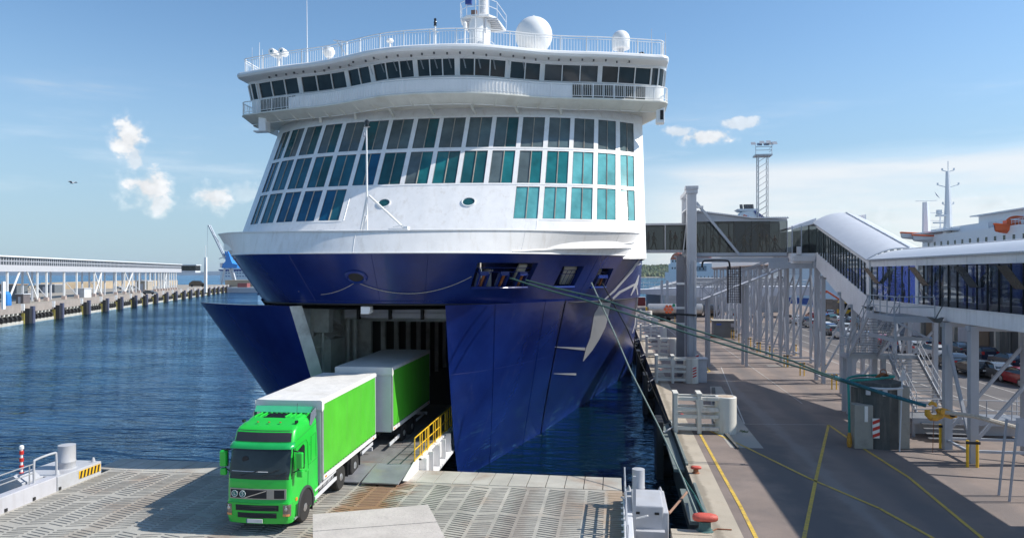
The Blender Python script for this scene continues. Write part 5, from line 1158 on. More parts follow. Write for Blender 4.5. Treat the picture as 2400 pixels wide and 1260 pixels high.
# ================================================================ PEOPLE
def human(name, shirt, trouser, hair, pose):
    """one skinned body; joints in metres, feet at z=0, facing -y"""
    J = {'pel': (0, 0, .95), 'wst': (0, 0, 1.10), 'chs': (0, -.02, 1.32), 'nck': (0, 0, 1.50), 'hd': (0, -.02, 1.60), 'top': (0, -.02, 1.74)}
    R = {'pel': .15, 'wst': .14, 'chs': .16, 'nck': .055, 'hd': .09, 'top': .07}
    E_ = [('pel', 'wst'), ('wst', 'chs'), ('chs', 'nck'), ('nck', 'hd'), ('hd', 'top')]
    for s, sg in (('l', 1), ('r', -1)):
        sw = (.16 if sg > 0 else -.16) if pose == 'walk' else .02 * sg
        if pose == 'sit':
            J[s + 'h'] = (.10 * sg, -.02, .92); J[s + 'k'] = (.13 * sg, -.45, .95); J[s + 'a'] = (.13 * sg, -.50, .52); J[s + 't'] = (.13 * sg, -.64, .49)
            J[s + 's'] = (.19 * sg, 0, 1.43); J[s + 'e'] = (.30 * sg, -.16, 1.18); J[s + 'w'] = (.22 * sg, -.40, 1.20); J[s + 'f'] = (.20 * sg, -.48, 1.22)
        else:
            J[s + 'h'] = (.10 * sg, 0, .90); J[s + 'k'] = (.11 * sg, -sw * .9 - .03, .50); J[s + 'a'] = (.11 * sg, -sw * 1.6 + .04, .09); J[s + 't'] = (.12 * sg, -sw * 1.6 - .13, .04)
            J[s + 's'] = (.19 * sg, 0, 1.43); J[s + 'e'] = (.25 * sg, sw * .8 + .02, 1.16); J[s + 'w'] = (.26 * sg, sw * 1.0 - .08, .92); J[s + 'f'] = (.26 * sg, sw * 1.0 - .11, .83)
        R.update({s + 'h': .10, s + 'k': .062, s + 'a': .045, s + 't': .035, s + 's': .065, s + 'e': .045, s + 'w': .032, s + 'f': .036})
        E_ += [('pel', s + 'h'), (s + 'h', s + 'k'), (s + 'k', s + 'a'), (s + 'a', s + 't'), ('chs', s + 's'), (s + 's', s + 'e'), (s + 'e', s + 'w'), (s + 'w', s + 'f')]
    ks = list(J); me = bpy.data.meshes.new(name); me.from_pydata([J[k] for k in ks], [(ks.index(a), ks.index(b)) for a, b in E_], [])
    o = bpy.data.objects.new(name, me); COL.objects.link(o); o.modifiers.new('s', 'SKIN'); sv = me.skin_vertices[0].data
    for i, k in enumerate(ks): sv[i].radius = (R[k], R[k] * (.8 if k in ('pel', 'wst', 'chs') else 1)); sv[i].use_root = (k == 'pel')
    sb = o.modifiers.new('b', 'SUBSURF'); sb.levels = 1; sb.render_levels = 1
    bpy.context.view_layer.update(); out = bpy.data.meshes.new_from_object(o.evaluated_get(bpy.context.evaluated_depsgraph_get())); bpy.data.objects.remove(o)
    out.materials.clear()
    for m_ in (shirt, trouser, skin, hair): out.materials.append(m_)
    for p in out.polygons:
        c = p.center
        if c.z > 1.66 or (c.z > 1.58 and c.y > 0): p.material_index = 3
        elif c.z > 1.475: p.material_index = 2
        elif c.z < .98 and abs(c.x) < .22: p.material_index = 1
        elif pose != 'sit' and c.z < .95 and abs(c.x) > .2: p.material_index = 2
        elif pose == 'sit' and c.z < 1.02 and c.y < -.1: p.material_index = 1
        elif pose == 'sit' and c.y < -.28 and abs(c.x) > .14: p.material_index = 2
        else: p.material_index = 0
        p.use_smooth = True
    out.name = name; return out
cloth = {n: mat('cloth_' + n, c, .85, var=.15) for n, c in (('navy', (.02, .03, .08)), ('grey', (.12, .12, .13)), ('black', (.02, .02, .02)), ('white', (.6, .6, .6)), ('red', (.35, .04, .03)), ('jeans', (.04, .07, .14)), ('tan', (.3, .22, .13)))}
hair_d = mat('dark_hair', (.02, .014, .01), .7)
PM = {}
def person(label, loc, rz, shirt, trouser, pose='stand', group=None, scale=1.0):
    k = (shirt, trouser, pose)
    if k not in PM: PM[k] = human('person', cloth[shirt], cloth[trouser], hair_d, pose)
    o = bpy.data.objects.new('person', PM[k]); COL.objects.link(o); o.location = loc; o.rotation_euler = (0, 0, rz); o.scale = (scale,) * 3
    return tag(o, label, 'person', group)

# the driver sits behind the near side window, arm on the sill
dloc = truck.matrix_basis @ Vector((.90, -1.62, 1.12))
person('driver in a white shirt in the green cab, arm at the open side window', (dloc.x, dloc.y, dloc.z), rad(1.9) + 0, 'white', 'black', 'sit')
am = MB(); A = lambda x, y, z: truck.matrix_basis @ Vector((x, y, z))

# ================================================================ QUAY ON THE RIGHT
QX = 3.3; QZ = 2.5
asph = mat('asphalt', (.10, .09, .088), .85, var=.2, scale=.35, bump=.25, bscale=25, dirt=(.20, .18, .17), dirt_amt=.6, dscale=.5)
asphr = mat('reddish_asphalt', (.215, .17, .148), .85, var=.2, scale=.4, bump=.3, bscale=25, dirt=(.14, .12, .115), dirt_amt=.75, dscale=.4)
apron = mat('quay_apron_concrete', (.42, .365, .29), .85, var=.14, scale=.5, bump=.2, bscale=14, dirt=(.27, .20, .14), dirt_amt=.55)
slabm = mat('pale_paving', (.37, .345, .31), .85, var=.14, scale=.8, bump=.2, bscale=14, dirt=(.22, .2, .18), dirt_amt=.5)
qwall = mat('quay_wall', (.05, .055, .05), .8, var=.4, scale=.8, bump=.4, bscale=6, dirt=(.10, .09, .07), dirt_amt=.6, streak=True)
paint_y = mat('worn_yellow_marking', (.60, .40, .06), .7, var=.25, scale=6, dirt=(.27, .20, .13), dirt_amt=1.0, dscale=3)
paint_w = mat('worn_white_marking', (.46, .44, .41), .7, var=.25, scale=6, dirt=(.2, .18, .17), dirt_amt=.7, dscale=4)
stain(asphr, 7.5, 1.3, -10, 230, (.11, .10, .10), .75, .5); stain(asphr, 11.6, 1.0, -10, 230, (.12, .11, .11), .6, .4); stain(asphr, 9.3, .5, -10, 230, (.28, .25, .23), .5, .6); stain(apron, 3.55, .25, -10, 230, (.20, .17, .13), .7, 1.2); stain(asphr, 14.6, .9, -10, 230, (.15, .13, .125), .6, .6)
def sheet(name, pts, z, mt, parent=None): m = MB(); m.face([(p[0], p[1], z) for p in pts]); return m.build(name, mt, parent)
def build_quay():
    m = MB(); m.box(QX, 52, -30, 240, -3, QZ); q = m.build('quay', asphr); struct(q)
    m = MB(); m.box(1.95, QX - .002, -30, 26.1, -3, QZ); m.box(1.95, QX - .002, 25.6, 26.1, QZ, QZ + .02); m.build('quay_step', apron, q)
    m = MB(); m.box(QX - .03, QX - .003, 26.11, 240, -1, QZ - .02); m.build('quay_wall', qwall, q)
    struct(sheet('quay_apron', [(QX, -30), (4.35, -30), (4.35, 240), (QX, 240)], QZ + .004, apron))
    struct(sheet('asphalt_lane', [(5.6, 36.2), (14.0, 36.2), (14.0, 12), (40, 12), (40, -30), (5.6, -30)], QZ + .004, asph)) if False else None
    # strip of pale slabs behind the apron
    P = [atz(*p, QZ) for p in ((1690, 905), (1745, 995), (1790, 1050), (1712, 1048), (1668, 990), (1664, 905))]
    struct(sheet('kerb_strip', [(p.x, p.y) for p in P], QZ + .008, slabm))
    P = [atz(*p, QZ) for p in ((1668, 910), (1672, 990), (1728, 1052), (1733, 1052), (1680, 985), (1676, 910))]
    m = MB(); m.prism([(p.x, p.y, QZ + .008) for p in P], (0, 0, .10)); struct(m.build('kerb', concd))
    # edge capping: steel beams and bolts
    for k, (a, b) in enumerate((((1567, 986), (1604, 1090)), ((1618, 1135), (1652, 1210)))):
        a, b = atz(*a, QZ), atz(*b, QZ); m = MB(); m.beam((QX + .05, a.y, QZ + .05), (QX + .05, b.y, QZ + .05), .12, .12); m.beam((QX - .30, a.y, QZ - .25), (QX - .30, b.y, QZ - .25), .5, .14)
        tag(m.build('edge_beam', mat('grey_green_steel', (.16, .19, .18), .6)), ['grey green steel edge beam below the white fender frame', 'short grey green edge beam beside the large red bollard'][k], 'beam')
    for i, y in enumerate((34.5, 38, 42)): pass
    # markings
    def line(pts, w, mt, nm='marking'):
        P = [atz(*p, QZ) for p in pts]
        for a, b in zip(P, P[1:]):
            d = Vector((b.x - a.x, b.y - a.y)).normalized(); n = Vector((-d.y, d.x)) * w / 2; c = Vector((a.x, a.y)); e = Vector((b.x, b.y)) + d * w * .4
            m.face([(c.x - n.x, c.y - n.y, QZ + .014), (c.x + n.x, c.y + n.y, QZ + .014), (e.x + n.x, e.y + n.y, QZ + .014), (e.x - n.x, e.y - n.y, QZ + .014)])
    for pts in (((1628, 993), (1690, 1105), (1735, 1185), (1780, 1275)), ((1628, 993), (1745, 1046), (1900, 1122), (2060, 1190), (2190, 1262)), ((1942, 995), (1915, 1110), (1884, 1262)), ((1942, 995), (2010, 1042), (2130, 1118), (2320, 1275))):
        m = MB(); line(pts, .14, paint_y); struct(m.build('yellow_line', paint_y))
    for pts, w in ((((1690, 860), (1745, 993)), .08), (((1745, 993), (1942, 995)), .06), (((1560, 765), (1640, 835)), .09), (((1693, 812), (1790, 880)), .07), (((1790, 880), (1880, 945)), .05)):
        m = MB(); line(pts, w, paint_w); struct(m.build('white_line', paint_w))
    m = MB(); line(((1636, 857), (1656, 872), (1664, 870), (1652, 856), (1636, 857)), .12, paint_y); struct(m.build('yellow_line', paint_y))
    struct(sheet('car_lanes', [(22.8, 45), (50, 45), (50, 138), (22.8, 138)], QZ + .003, asph))  # dark asphalt; its tone also stands in for shade over the cars
    # parking rows painted far right
    m = MB()
    for k in range(9): x = 22 + k * 2.6; m.face([(x, 45, QZ + .006), (x + .1, 45, QZ + .006), (x + .1, 130, QZ + .006), (x, 130, QZ + .006)])
    struct(m.build('lane_lines', paint_w))
    for (px, py, w, h) in ((2000, 880, 2.5, 1.4), (1800, 858, 2.2, 1.0)):
        p = atz(px, py, QZ); struct(sheet('paved_patch', [(p.x, p.y), (p.x + w, p.y), (p.x + w, p.y + h), (p.x, p.y + h)], QZ + .006, slabm))
    p = atz(1742, 1012, QZ); m = MB(); rnd = random.Random(4)
    for k in range(70): a = rnd.uniform(0, 6.28); r = rnd.uniform(0, .28); x, y = p.x + r * math.cos(a), p.y + r * math.sin(a); m.face([(x, y, QZ + .01), (x + .02, y, QZ + .01), (x + rnd.uniform(-.06, .06), y + rnd.uniform(-.06, .06), QZ + rnd.uniform(.05, .14))])
    o = m.build('weed_tuft', mat('weed_green', (.07, .12, .03), .8)); tag(o, 'small green weed tuft growing in the kerb joint', 'weed')
build_quay()

def bollard(px, py, s, label):
    p = atz(px, py, QZ); m = MB(); t = thing('mooring_bollard', label, 'bollard', (p.x, p.y, QZ))
    m.lathe((p.x, p.y, QZ), [(.30 * s, 0), (.30 * s, .03), (.22 * s, .06), (.20 * s, .30 * s), (.24 * s, .36 * s)], 18); m.build('post', rust if s < 1 else mat('bollard_teal', (.05, .12, .12), .7), t, smooth=30)
    m = MB(); prof = []
    for x, w in ((-.42, .10), (-.38, .17), (-.2, .22), (0, .23), (.2, .22), (.38, .17), (.44, .10)): prof.append([Vector((p.x + x * s, p.y + w * s * math.cos(a), QZ + s * (.47 + .15 * math.sin(a) * (w / .22)) + .0 * x)) for a in [2 * math.pi * k / 12 for k in range(13)]])
    m.grid(prof); m.face(prof[0][:-1]); m.face(prof[-1][:-1]); m.build('head', redb, t, smooth=50); return p
BP1 = bollard(1652, 1243, 1.0, 'large red mushroom bollard with rope on the concrete step, bottom edge')
bollard(1631, 1108, .55, 'small red bollard on the beige quay apron')

# ---- fender frames with white drums
def fender_unit():
    t = thing('fender_frame', '', 'fender frame', (0, 0, 0)); w = mat('frame_offwhite', (.68, .66, .60), .5, var=.06, dirt=(.32, .22, .14), dirt_amt=.45, streak=True)
    for y in (-.45, .45):
        m = MB(); m.beam((-.25, y, -.0), (-.25, y, 2.15), .28, .22); m.build('post', w, t, bevel=.02); m = MB(); m.beam((1.05, y, 0), (1.05, y, 2.15), .26, .22); m.build('post', w, t, bevel=.02)
        for z in (.28, .95, 1.35, 1.95): m = MB(); m.beam((-.25, y, z), (2.1, y, z), .15, .20); m.build('rail', w, t, bevel=.015)
    m = MB(); m.box(-.40, -.10, -.6, .6, 2.15, 2.27); m.box(.9, 1.2, -.6, .6, 2.15, 2.27); m.build('cap_plate', w, t, bevel=.015)
    m = MB(); m.prism([(.85, -.60, 1.95), (1.25, -.60, 1.95), (1.25, -.60, 1.5), (1.1, -.60, 1.2), (.95, -.60, 1.2)], (0, .1, 0)); m.build('gusset', w, t)
    m = MB(); m.lathe((2.55, 0, 0), [(.60, 0), (.60, 2.02), (.56, 2.06), (.0005, 2.04)], 32); m.build('drum', w, t, smooth=40)
    m = MB(); m.lathe((2.55, 0, 2.045), [(.5, 0), (.42, .02), (.0005, .025)], 24); m.build('drum_lid', mat('rusty_lid', (.42, .33, .25), .8, var=.3, scale=4), t)
    m = MB(); m.lathe((.1, -.2, .9), [(.10, 0), (.14, .05), (.10, .14), (.03, .16)], 12); m.build('valve', red, t)
    # black fender board hung over the wall
    m = MB(); m.box(-1.35, -.95, -1.0, 1.0, -2.9, .7); m.build('fender_board', mat('fender_black', (.02, .02, .022), .6, var=.3), t, bevel=.04)
    m = MB(); m.lathe((-.75, 0, -.8), [(.45, -.35), (.6, -.2), (.6, .2), (.45, .35)], 18, axis='x'); m.build('rubber_cone', black, t, smooth=40); m = MB(); m.lathe((-.72, 0, -2.0), [(.45, -.3), (.6, -.2), (.6, .2), (.45, .3)], 18, axis='x'); m.build('rubber_cone', black, t, smooth=40)
    m = MB(); m.path(catmull([(-1.2, -.9, .65), (-.95, -.95, .15), (-.7, -.9, .25), (-.4, -.6, .4)], 4), .045, 5); m.build('chain', steel, t); m = MB(); m.path(catmull([(-1.2, .9, .65), (-.95, .95, .1), (-.7, .9, .2), (-.4, .6, .4)], 4), .045, 5); m.build('chain', steel, t); m = MB(); m.path(catmull([(-1.15, -.8, .1), (-.9, -.9, -.6), (-.6, -.7, -.3)], 4), .045, 5); m.build('chain', steel, t)
    return t
f0 = fender_unit(); FL = ['white fender frame with round drum nearest the camera on the quay edge', 'shaded fender frame with drum beside the gangway portal foot', 'third white fender frame along the quay edge', 'fourth white fender frame along the quay edge', 'fifth white fender frame far along the quay edge', 'last small fender frame at the far quay edge']
for i, y in enumerate((42.3, 61.2, 79.5, 98, 117, 136)):
    o = f0 if i == 0 else dup(f0); o.location = (QX + .35, y, QZ); o['label'] = FL[i]; o['group'] = 'fender frames along the quay edge'
# hazard plates by the portal
for i, (px, py, D_, w, h, rz) in enumerate(((1634, 845, 62.0, .28, 1.05, 0), (1628, 872, 58.5, .30, .9, 0))):
    c = atD(px, py, D_); t = thing('hazard_plate', ['red and white hazard plate on the grey box at the portal foot', 'lower red and white hazard plate at the quay kerb'][i], 'hazard plate', (c.x, c.y, c.z))
    m = MB(); m.box(c.x - w / 2, c.x + w / 2, c.y, c.y + .03, c.z - h / 2, c.z + h / 2); m.build('plate', white2, t)
    m = MB(); n = 4
    for k in range(n):
        z0 = c.z - h / 2 + h * k / n; z1 = min(z0 + h / n * .55, c.z + h / 2); s_ = min(.14, c.z + h / 2 - z1)
        m.face([(c.x - w / 2, c.y - .004, z0), (c.x + w / 2, c.y - .004, z0 + s_), (c.x + w / 2, c.y - .004, z1 + s_), (c.x - w / 2, c.y - .004, z1)])
    m.build('stripes', red, t)
c = atz(1634, 880, QZ); m = MB(); m.box(c.x - .6, c.x + .35, 61.4, 62.6, QZ + .0, QZ + 1.9)
m.box(c.x - .7, c.x + .45, 61.3, 62.7, QZ + 1.9, QZ + 1.97); tag(m.build('switch_cabinet', greyp, bevel=.02), 'grey switch cabinet with overhanging lid beside the portal foot', 'cabinet')

# ================================================================ PASSENGER CORRIDOR, SLOPING TUBE, GANGWAY
steelp = mat('structure_grey', (.38, .40, .44), .45, var=.06, dirt=(.26, .25, .25), dirt_amt=.3, streak=True)
panelm = mat('cladding_grey', (.78, .77, .79), .45, var=.05, dirt=(.36, .34, .32), dirt_amt=.35, streak=True)
roofm = mat('roof_sheet_metal', (.60, .61, .64), .4, .1, var=.05)
def see_glass(name, tint, clear, refl):
    m = bpy.data.materials.new(name); m.use_nodes = True; nt = m.node_tree; N = nt.nodes; L = nt.links; N.remove(N['Principled BSDF'])
    t = N.new('ShaderNodeBsdfTransparent'); t.inputs[0].default_value = (*clear, 1); g = N.new('ShaderNodeBsdfGlossy'); g.inputs['Roughness'].default_value = .03; g.inputs[0].default_value = (.9, .93, .95, 1)
    d = N.new('ShaderNodeBsdfDiffuse'); d.inputs[0].default_value = (*tint, 1); a = N.new('ShaderNodeMixShader'); a.inputs[0].default_value = .2; L.new(t.outputs[0], a.inputs[1]); L.new(d.outputs[0], a.inputs[2])
    f = N.new('ShaderNodeFresnel'); f.inputs[0].default_value = 1.5; no = N.new('ShaderNodeTexNoise'); no.inputs['Scale'].default_value = .8; ge = N.new('ShaderNodeNewGeometry'); L.new(ge.outputs['Position'], no.inputs[0])
    bp = N.new('ShaderNodeBump'); bp.inputs['Strength'].default_value = .10; bp.inputs['Distance'].default_value = .08; L.new(no.outputs[0], bp.inputs['Height']); L.new(bp.outputs[0], g.inputs['Normal']); L.new(bp.outputs[0], f.inputs['Normal'])
    b = N.new('ShaderNodeMixShader'); ad = N.new('ShaderNodeMath'); ad.operation = 'MULTIPLY_ADD'; ad.inputs[1].default_value = refl; ad.inputs[2].default_value = .01; L.new(f.outputs[0], ad.inputs[0]); L.new(ad.outputs[0], b.inputs[0])
    L.new(a.outputs[0], b.inputs[1]); L.new(g.outputs[0], b.inputs[2]); L.new(b.outputs[0], N['Material Output'].inputs[0]); MATS[name] = m; return m
gl_tube = see_glass('tinted_tube_glass', (.006, .008, .010), (.20, .225, .24), .7)
gl_corr = see_glass('corridor_glass', (.01, .012, .02), (.26, .30, .34), 1.3)
X0, X1 = 16.8, 20.8
Z_FL, Z_G0, Z_G1, Z_EV = 9.05, 9.78, 11.93, 12.42
def vault(m, rows, rise=.62, n=12, ov=.22):
    """rows: list of (y, eave z); arc across X0..X1"""
    P = []
    for y, z in rows:
        P.append([Vector((X0 - ov + (X1 - X0 + 2 * ov) * i / n, y, z + rise * (1 - (2 * i / n - 1) ** 2))) for i in range(n + 1)])
    m.grid(P); Q = [[p - Vector((0, 0, .08)) for p in r] for r in P]; m.grid(Q)
    m.grid([[r[0] for r in P], [r[0] for r in Q]]); m.grid([[r[-1] for r in P], [r[-1] for r in Q]]); m.grid([P[0], Q[0]]); m.grid([P[-1], Q[-1]])
def build_corridor():
    ya, yb = -4., 50.9
    t = thing('glazed_corridor', 'long elevated glass walkway with pale band running off the right edge', 'walkway', (X0, 25, Z_FL))
    # cladding panels below and above the glass, each a piece
    y = yb; k = 0
    while y > 20:
        y2 = y - 4.4
        m = MB(); m.box(X0, X0 + .06, y2 + .01, y - .01, Z_FL, Z_G0 - .02); m.build('cladding_panel', panelm, t)
        m = MB(); m.box(X0 - .02, X0 + .05, y2 + .01, y - .01, Z_G1, Z_EV); m.build('fascia_panel', panelm, t); y = y2
    m = MB(); m.box(X0, X0 + .06, ya, y, Z_FL, Z_G0 - .02); m.box(X0, X0 + .06, ya, y, Z_G1, Z_EV); m.box(X1 - .06, X1, ya, yb, Z_FL, Z_G0 - .02); m.box(X1 - .06, X1, ya, yb, Z_G1, Z_EV)
    m.box(X0 + .05, X1 - .05, ya, yb, Z_FL - .02, Z_FL + .3); m.box(X0 + .07, X1 - .07, ya, yb, Z_EV - .1, Z_EV - .04); m.build('body', panelm, t)
    m = MB(); m.box(X0 - .05, X0, ya, yb, Z_G0 - .06, Z_G0 - .01); m.build('sill', panelm, t)
    m = MB(); vault(m, [(yb - (yb - ya) * i / 40, Z_EV) for i in range(41)]); m.build('roof', roofm, t, smooth=40)
    m = MB(); m.tube((18.8, ya, Z_EV + .66), (18.8, yb, Z_EV + .66), .04, 5); m.build('roof_ridge', roofm, t)
    m = MB()
    for i in range(170): y = yb - i * .22; m.box(X0 - .26, X0 - .2, y, y + .11, Z_EV - .05, Z_EV + .0)
    m.build('roof_dentils', roofm, t, stuff=True)
    ys = [50.9]
    while ys[-1] > 21: ys.append(ys[-1] - (1.02 if 42.5 < ys[-1] else .98))
    for i, (a, b) in enumerate(zip(ys, ys[1:])):
        big = abs(a - 43.7) < .55
        m = MB(); m.box(X0 + .0, X0 + .08, a - (.34 if big else .05), a + (.02 if big else .0), Z_G0, Z_G1); m.build('mullion', panelm if big else blackp, t)
        m = MB(); m.face([(X0 + .04, a - .05, Z_G0), (X0 + .04, b, Z_G0), (X0 + .04, b, Z_G1), (X0 + .04, a - .05, Z_G1)]); m.build('pane', gl_corr, t)
        m = MB(); m.face([(X1 - .04, a - .05, Z_G0), (X1 - .04, b, Z_G0), (X1 - .04, b, Z_G1), (X1 - .04, a - .05, Z_G1)]); m.box(X1 - .1, X1 - .02, a - .06, a, Z_G0, Z_G1); m.build('far_pane', gl_corr, t)
    m = MB(); m.box(X0 + .3, X0 + .34, 20, yb, Z_G0 + 1.0, Z_G0 + 1.05); m.build('inner_handrail', greyp, t)
    # open awning windows
    for y in (42.7, 37.3, 33.4, 50.0):
        m = MB(); w = .9; a = (X0 - .75, y, Z_G1 - .12); b = (X0 - .04, y, Z_G1 - 1.1)
        m.prism([a, (a[0], y - w, a[2]), (b[0], y - w, b[2]), b], (-.03, 0, .02)); m.build('awning_window', mat('awning_glass', (.05, .05, .045), .25), t)
    return t
build_corridor()
def build_slope():
    t = thing('sloping_tube', 'sloping covered walkway with big curved grey roof between gangway and corridor', 'walkway', (X0, 57, 9))
    y0, y1 = 64.0, 51.0; fz = lambda y: Z_G0 + (13.25 - Z_G0) * (y - y1) / (y0 - y1); ez = lambda y: Z_EV + (15.75 - Z_EV) * (y - y1) / (y0 - y1)
    for i in range(9):
        a, b = y0 - (y0 - y1) * i / 9, y0 - (y0 - y1) * (i + 1) / 9
        m = MB(); lo = lambda y: fz(y) - 1.25 - .5 * min(1, max(0, (64 - y) / 6))
        m.prism([(X0 - .05, a - .01, lo(a)), (X0 - .05, b + .01, lo(b)), (X0 - .05, b + .01, fz(b)), (X0 - .05, a - .01, fz(a))], (.1, 0, 0)); m.build('cladding_panel', panelm, t)
        m = MB(); m.prism([(X0 - .05, a - .005, ez(a) - .42), (X0 - .05, b + .005, ez(b) - .42), (X0 - .05, b + .005, ez(b)), (X0 - .05, a - .005, ez(a))], (.1, 0, 0)); m.build('fascia_panel', panelm, t)
    m = MB(); m.prism([(X0 + .05, y0, fz(y0) - .4), (X0 + .05, y1, fz(y1) - .4), (X0 + .05, y1, fz(y1) - .2), (X0 + .05, y0, fz(y0) - .2)], (3.9, 0, 0)); m.prism([(X1 - .06, y0, fz(y0) - 1.2), (X1 - .06, y1, fz(y1) - 1.2), (X1 - .06, y1, fz(y1)), (X1 - .06, y0, fz(y0))], (.06, 0, 0)); m.build('floor', panelm, t)
    m = MB(); m.box(X0 - .1, X0 + .1, y1 - .05, y1 + .5, Z_FL - .45, Z_EV); m.build('corner_post', panelm, t)
    n = 19
    for i in range(n):
        a, b = y0 - (y0 - y1 - .5) * i / n, y0 - (y0 - y1 - .5) * (i + 1) / n
        m = MB(); m.beam((X0, a, fz(a)), (X0, a, ez(a) - .42), .06, .07); m.build('mullion', blackp, t)
        m = MB(); m.face([(X0 + .02, a, fz(a)), (X0 + .02, b, fz(b)), (X0 + .02, b, ez(b) - .4), (X0 + .02, a, ez(a) - .4)]); m.build('pane', gl_corr, t)
        if i % 2 == 0: m = MB(); m.face([(X1, a, fz(a)), (X1, b, fz(b)), (X1, b, ez(b) - .4), (X1, a, ez(a) - .4)]); m.beam((X1, a, fz(a)), (X1, a, ez(a) - .42), .06, .07); m.build('far_pane', gl_corr, t)
    m = MB(); vault(m, [(y0 + .15 - (y0 - y1 + .15) * i / 20, ez(y0 + .15 - (y0 - y1 + .15) * i / 20)) for i in range(21)], rise=.78, ov=.28); m.build('roof', roofm, t, smooth=40)
    m = MB(); m.tube((19.2, y0, ez(y0) + .80), (19.2, y1, ez(y1) + .80), .05, 5)
    for i in range(9): y = y0 - i * 1.45; m.box(19.14, 19.26, y, y + .12, ez(y) + .74, ez(y) + .86)
    m.build('roof_ridge', roofm, t)
    m = MB(); m.prism([(X1 - .1, y0 + .2, 15.6), (X1 - .1, y0 + 3.2, 15.9), (X1 - .1, y0 + 3.2, 16.5), (X1 - .1, y0 + .2, 16.4)], (.1, 0, 0)); m.build('gable', panelm, t)
build_slope()
def build_gangway():
    # turning node where gangway meets tube
    t = thing('turning_node', 'dark glazed corner box joining gangway and sloping tube', 'walkway', (X0, 66, 13))
    m = MB(); m.box(14.75, X1, 64.15, 68.4, 12.35, 13.2); m.prism([(14.75, 64.1, 15.2), (X0, 64.1, 15.7), (X0, 64.1, 16.15), (14.75, 64.1, 15.4)], (0, 4.4, 0)); m.box(X0, X1, 64.2, 68.5, 15.72, 15.95); m.build('frame', panelm, t)
    m = MB(); m.face([(14.8, 64.14, 13.2), (X0, 64.14, 13.2), (X0, 64.14, 15.7), (14.8, 64.14, 15.2)]); m.build('pane', gl_tube, t); m = MB(); m.face([(14.8, 68.4, 13.2), (X1, 68.4, 13.2), (X1, 68.4, 15.7), (14.8, 68.4, 15.2)]); m.build('pane', gl_tube, t)
    for x in (14.85, 15.6, 16.2, 16.85): m = MB(); m.beam((x, 64.1, 13.2), (x, 64.1, 15.5), .1, .08); m.build('post', steelp if x != 16.2 else blackp, t)
    m = MB(); m.box(15.2, 15.55, 63.9, 64.1, 13.05, 13.75); m.box(14.9, 16.6, 63.8, 64.15, 12.5, 12.95); m.build('drive_unit', greyl, t, bevel=.03)
    m = MB(); m.box(13.0, 16.8, 64.2, 64.5, 11.9, 12.45); m.box(16.5, 16.95, 64.0, 64.4, 11.9, 12.6); m.build('bearer', steelp, t)
    # outer tunnel
    t = thing('boarding_gangway', 'dark glazed boarding gangway with passengers, reaching from the ship to the corridor', 'gangway', (10, 66, 13)); ya, yb = 65.0, 68.0
    xa, xb = 6.15, 14.65
    ztop = lambda x: 17.0 - (17.0 - 16.22) * min(1, max(0, (x - 6.15) / 5.6))
    for y in (ya, yb):
        m = MB(); m.prism([(xa - .3, y, 13.0), (xb, y, 13.0), (xb, y, 13.28), (xa - .25, y, 13.28)], (0, .08, 0)); m.prism([(xa + .3, y, 16.0), (xb, y, 16.0), (xb, y, 16.15), (11.8, y, ztop(11.8) - .05), (xa + .25, y, 16.95)], (0, .08, 0)); m.build('side_frame', steelp, t)
        xs = [xa, 7.7, 8.9, 10.2, 11.7, 13.2, xb]
        for i, (a, b) in enumerate(zip(xs, xs[1:])):
            m = MB(); m.face([(a, y + .04, 13.28), (b, y + .04, 13.28), (b, y + .04, 16.0), (a + (.3 if i == 0 else 0), y + .04, 16.0)]); m.build('pane', gl_tube, t)
            m = MB(); m.beam((b, y + .0, 13.28), (b, y + .0, 16.0), .05 if i < 5 else .16, .05); m.build('mullion', blackp if i < 5 else steelp, t)
        m = MB(); m.beam((xa - .25, y, 13.2), (xa + .2, y, 17.0), .14, .1); m.build('end_post', steelp, t)
        m = MB()
        for a, b in ((8.3, 10.3), (12.3, 10.3), (12.3, 14.3)): m.beam((a, y + .3, 15.9), (b, y + .3, 13.4), .09)
        for x in (8.3, 10.3, 12.3): m.beam((x, y + .3, 13.3), (x, y + .3, 16.0), .08)
        m.build('inner_truss', greyp, t)
    m = MB(); m.box(xa, xb, ya + .09, yb, 12.95, 13.25); m.box(7.0, 14.7, ya - .25, ya - .02, 12.45, 12.85); m.build('floor', steelp, t)
    m = MB(); m.prism([(xa - .05, ya - .2, 17.0), (11.8, ya - .2, ztop(11.8)), (xb + .1, ya - .2, 16.2), (xb + .1, ya - .2, 16.28), (11.8, ya - .2, ztop(11.8) + .1), (xa - .05, ya - .2, 17.1)], (0, 3.5, 0)); m.build('roof', roofm, t)
    m = MB()
    for i in range(46): x = xa + .1 + i * .185; m.box(x, x + .09, ya - .26, ya - .2, ztop(x) - .0, ztop(x) + .12)
    m.build('roof_corrugation', roofm, t, stuff=True)
    # inner tunnel to the ship door
    m = MB(); m.box(2.25, 6.4, 65.4, 67.6, 13.35, 13.55); m.box(2.25, 6.4, 65.4, 67.6, 15.75, 15.92); m.box(2.2, 2.45, 65.3, 67.7, 13.35, 16.1); m.build('inner_tunnel', steelp, t)
    for y in (65.4, 67.6):
        for a, b in ((2.45, 4.4), (4.4, 6.3)): m = MB(); m.face([(a, y, 13.55), (b, y, 13.55), (b, y, 15.75), (a, y, 15.75)]); m.build('pane', gl_tube, t)
        m = MB(); m.beam((4.4, y, 13.5), (4.4, y, 15.8), .22 if y < 66 else .1, .06); m.build('mullion', greyp, t)
    # hanging hose and grille box under the gangway
    m = MB(); m.path(catmull([(7.5, 64.8, 12.0), (7.6, 64.8, 12.5), (8.0, 64.8, 12.6), (9.5, 64.8, 12.6), (9.8, 64.8, 12.4), (9.85, 64.8, 11.8)], 5), .09, 6); m.build('cable_hose', black, t)
    m = MB()
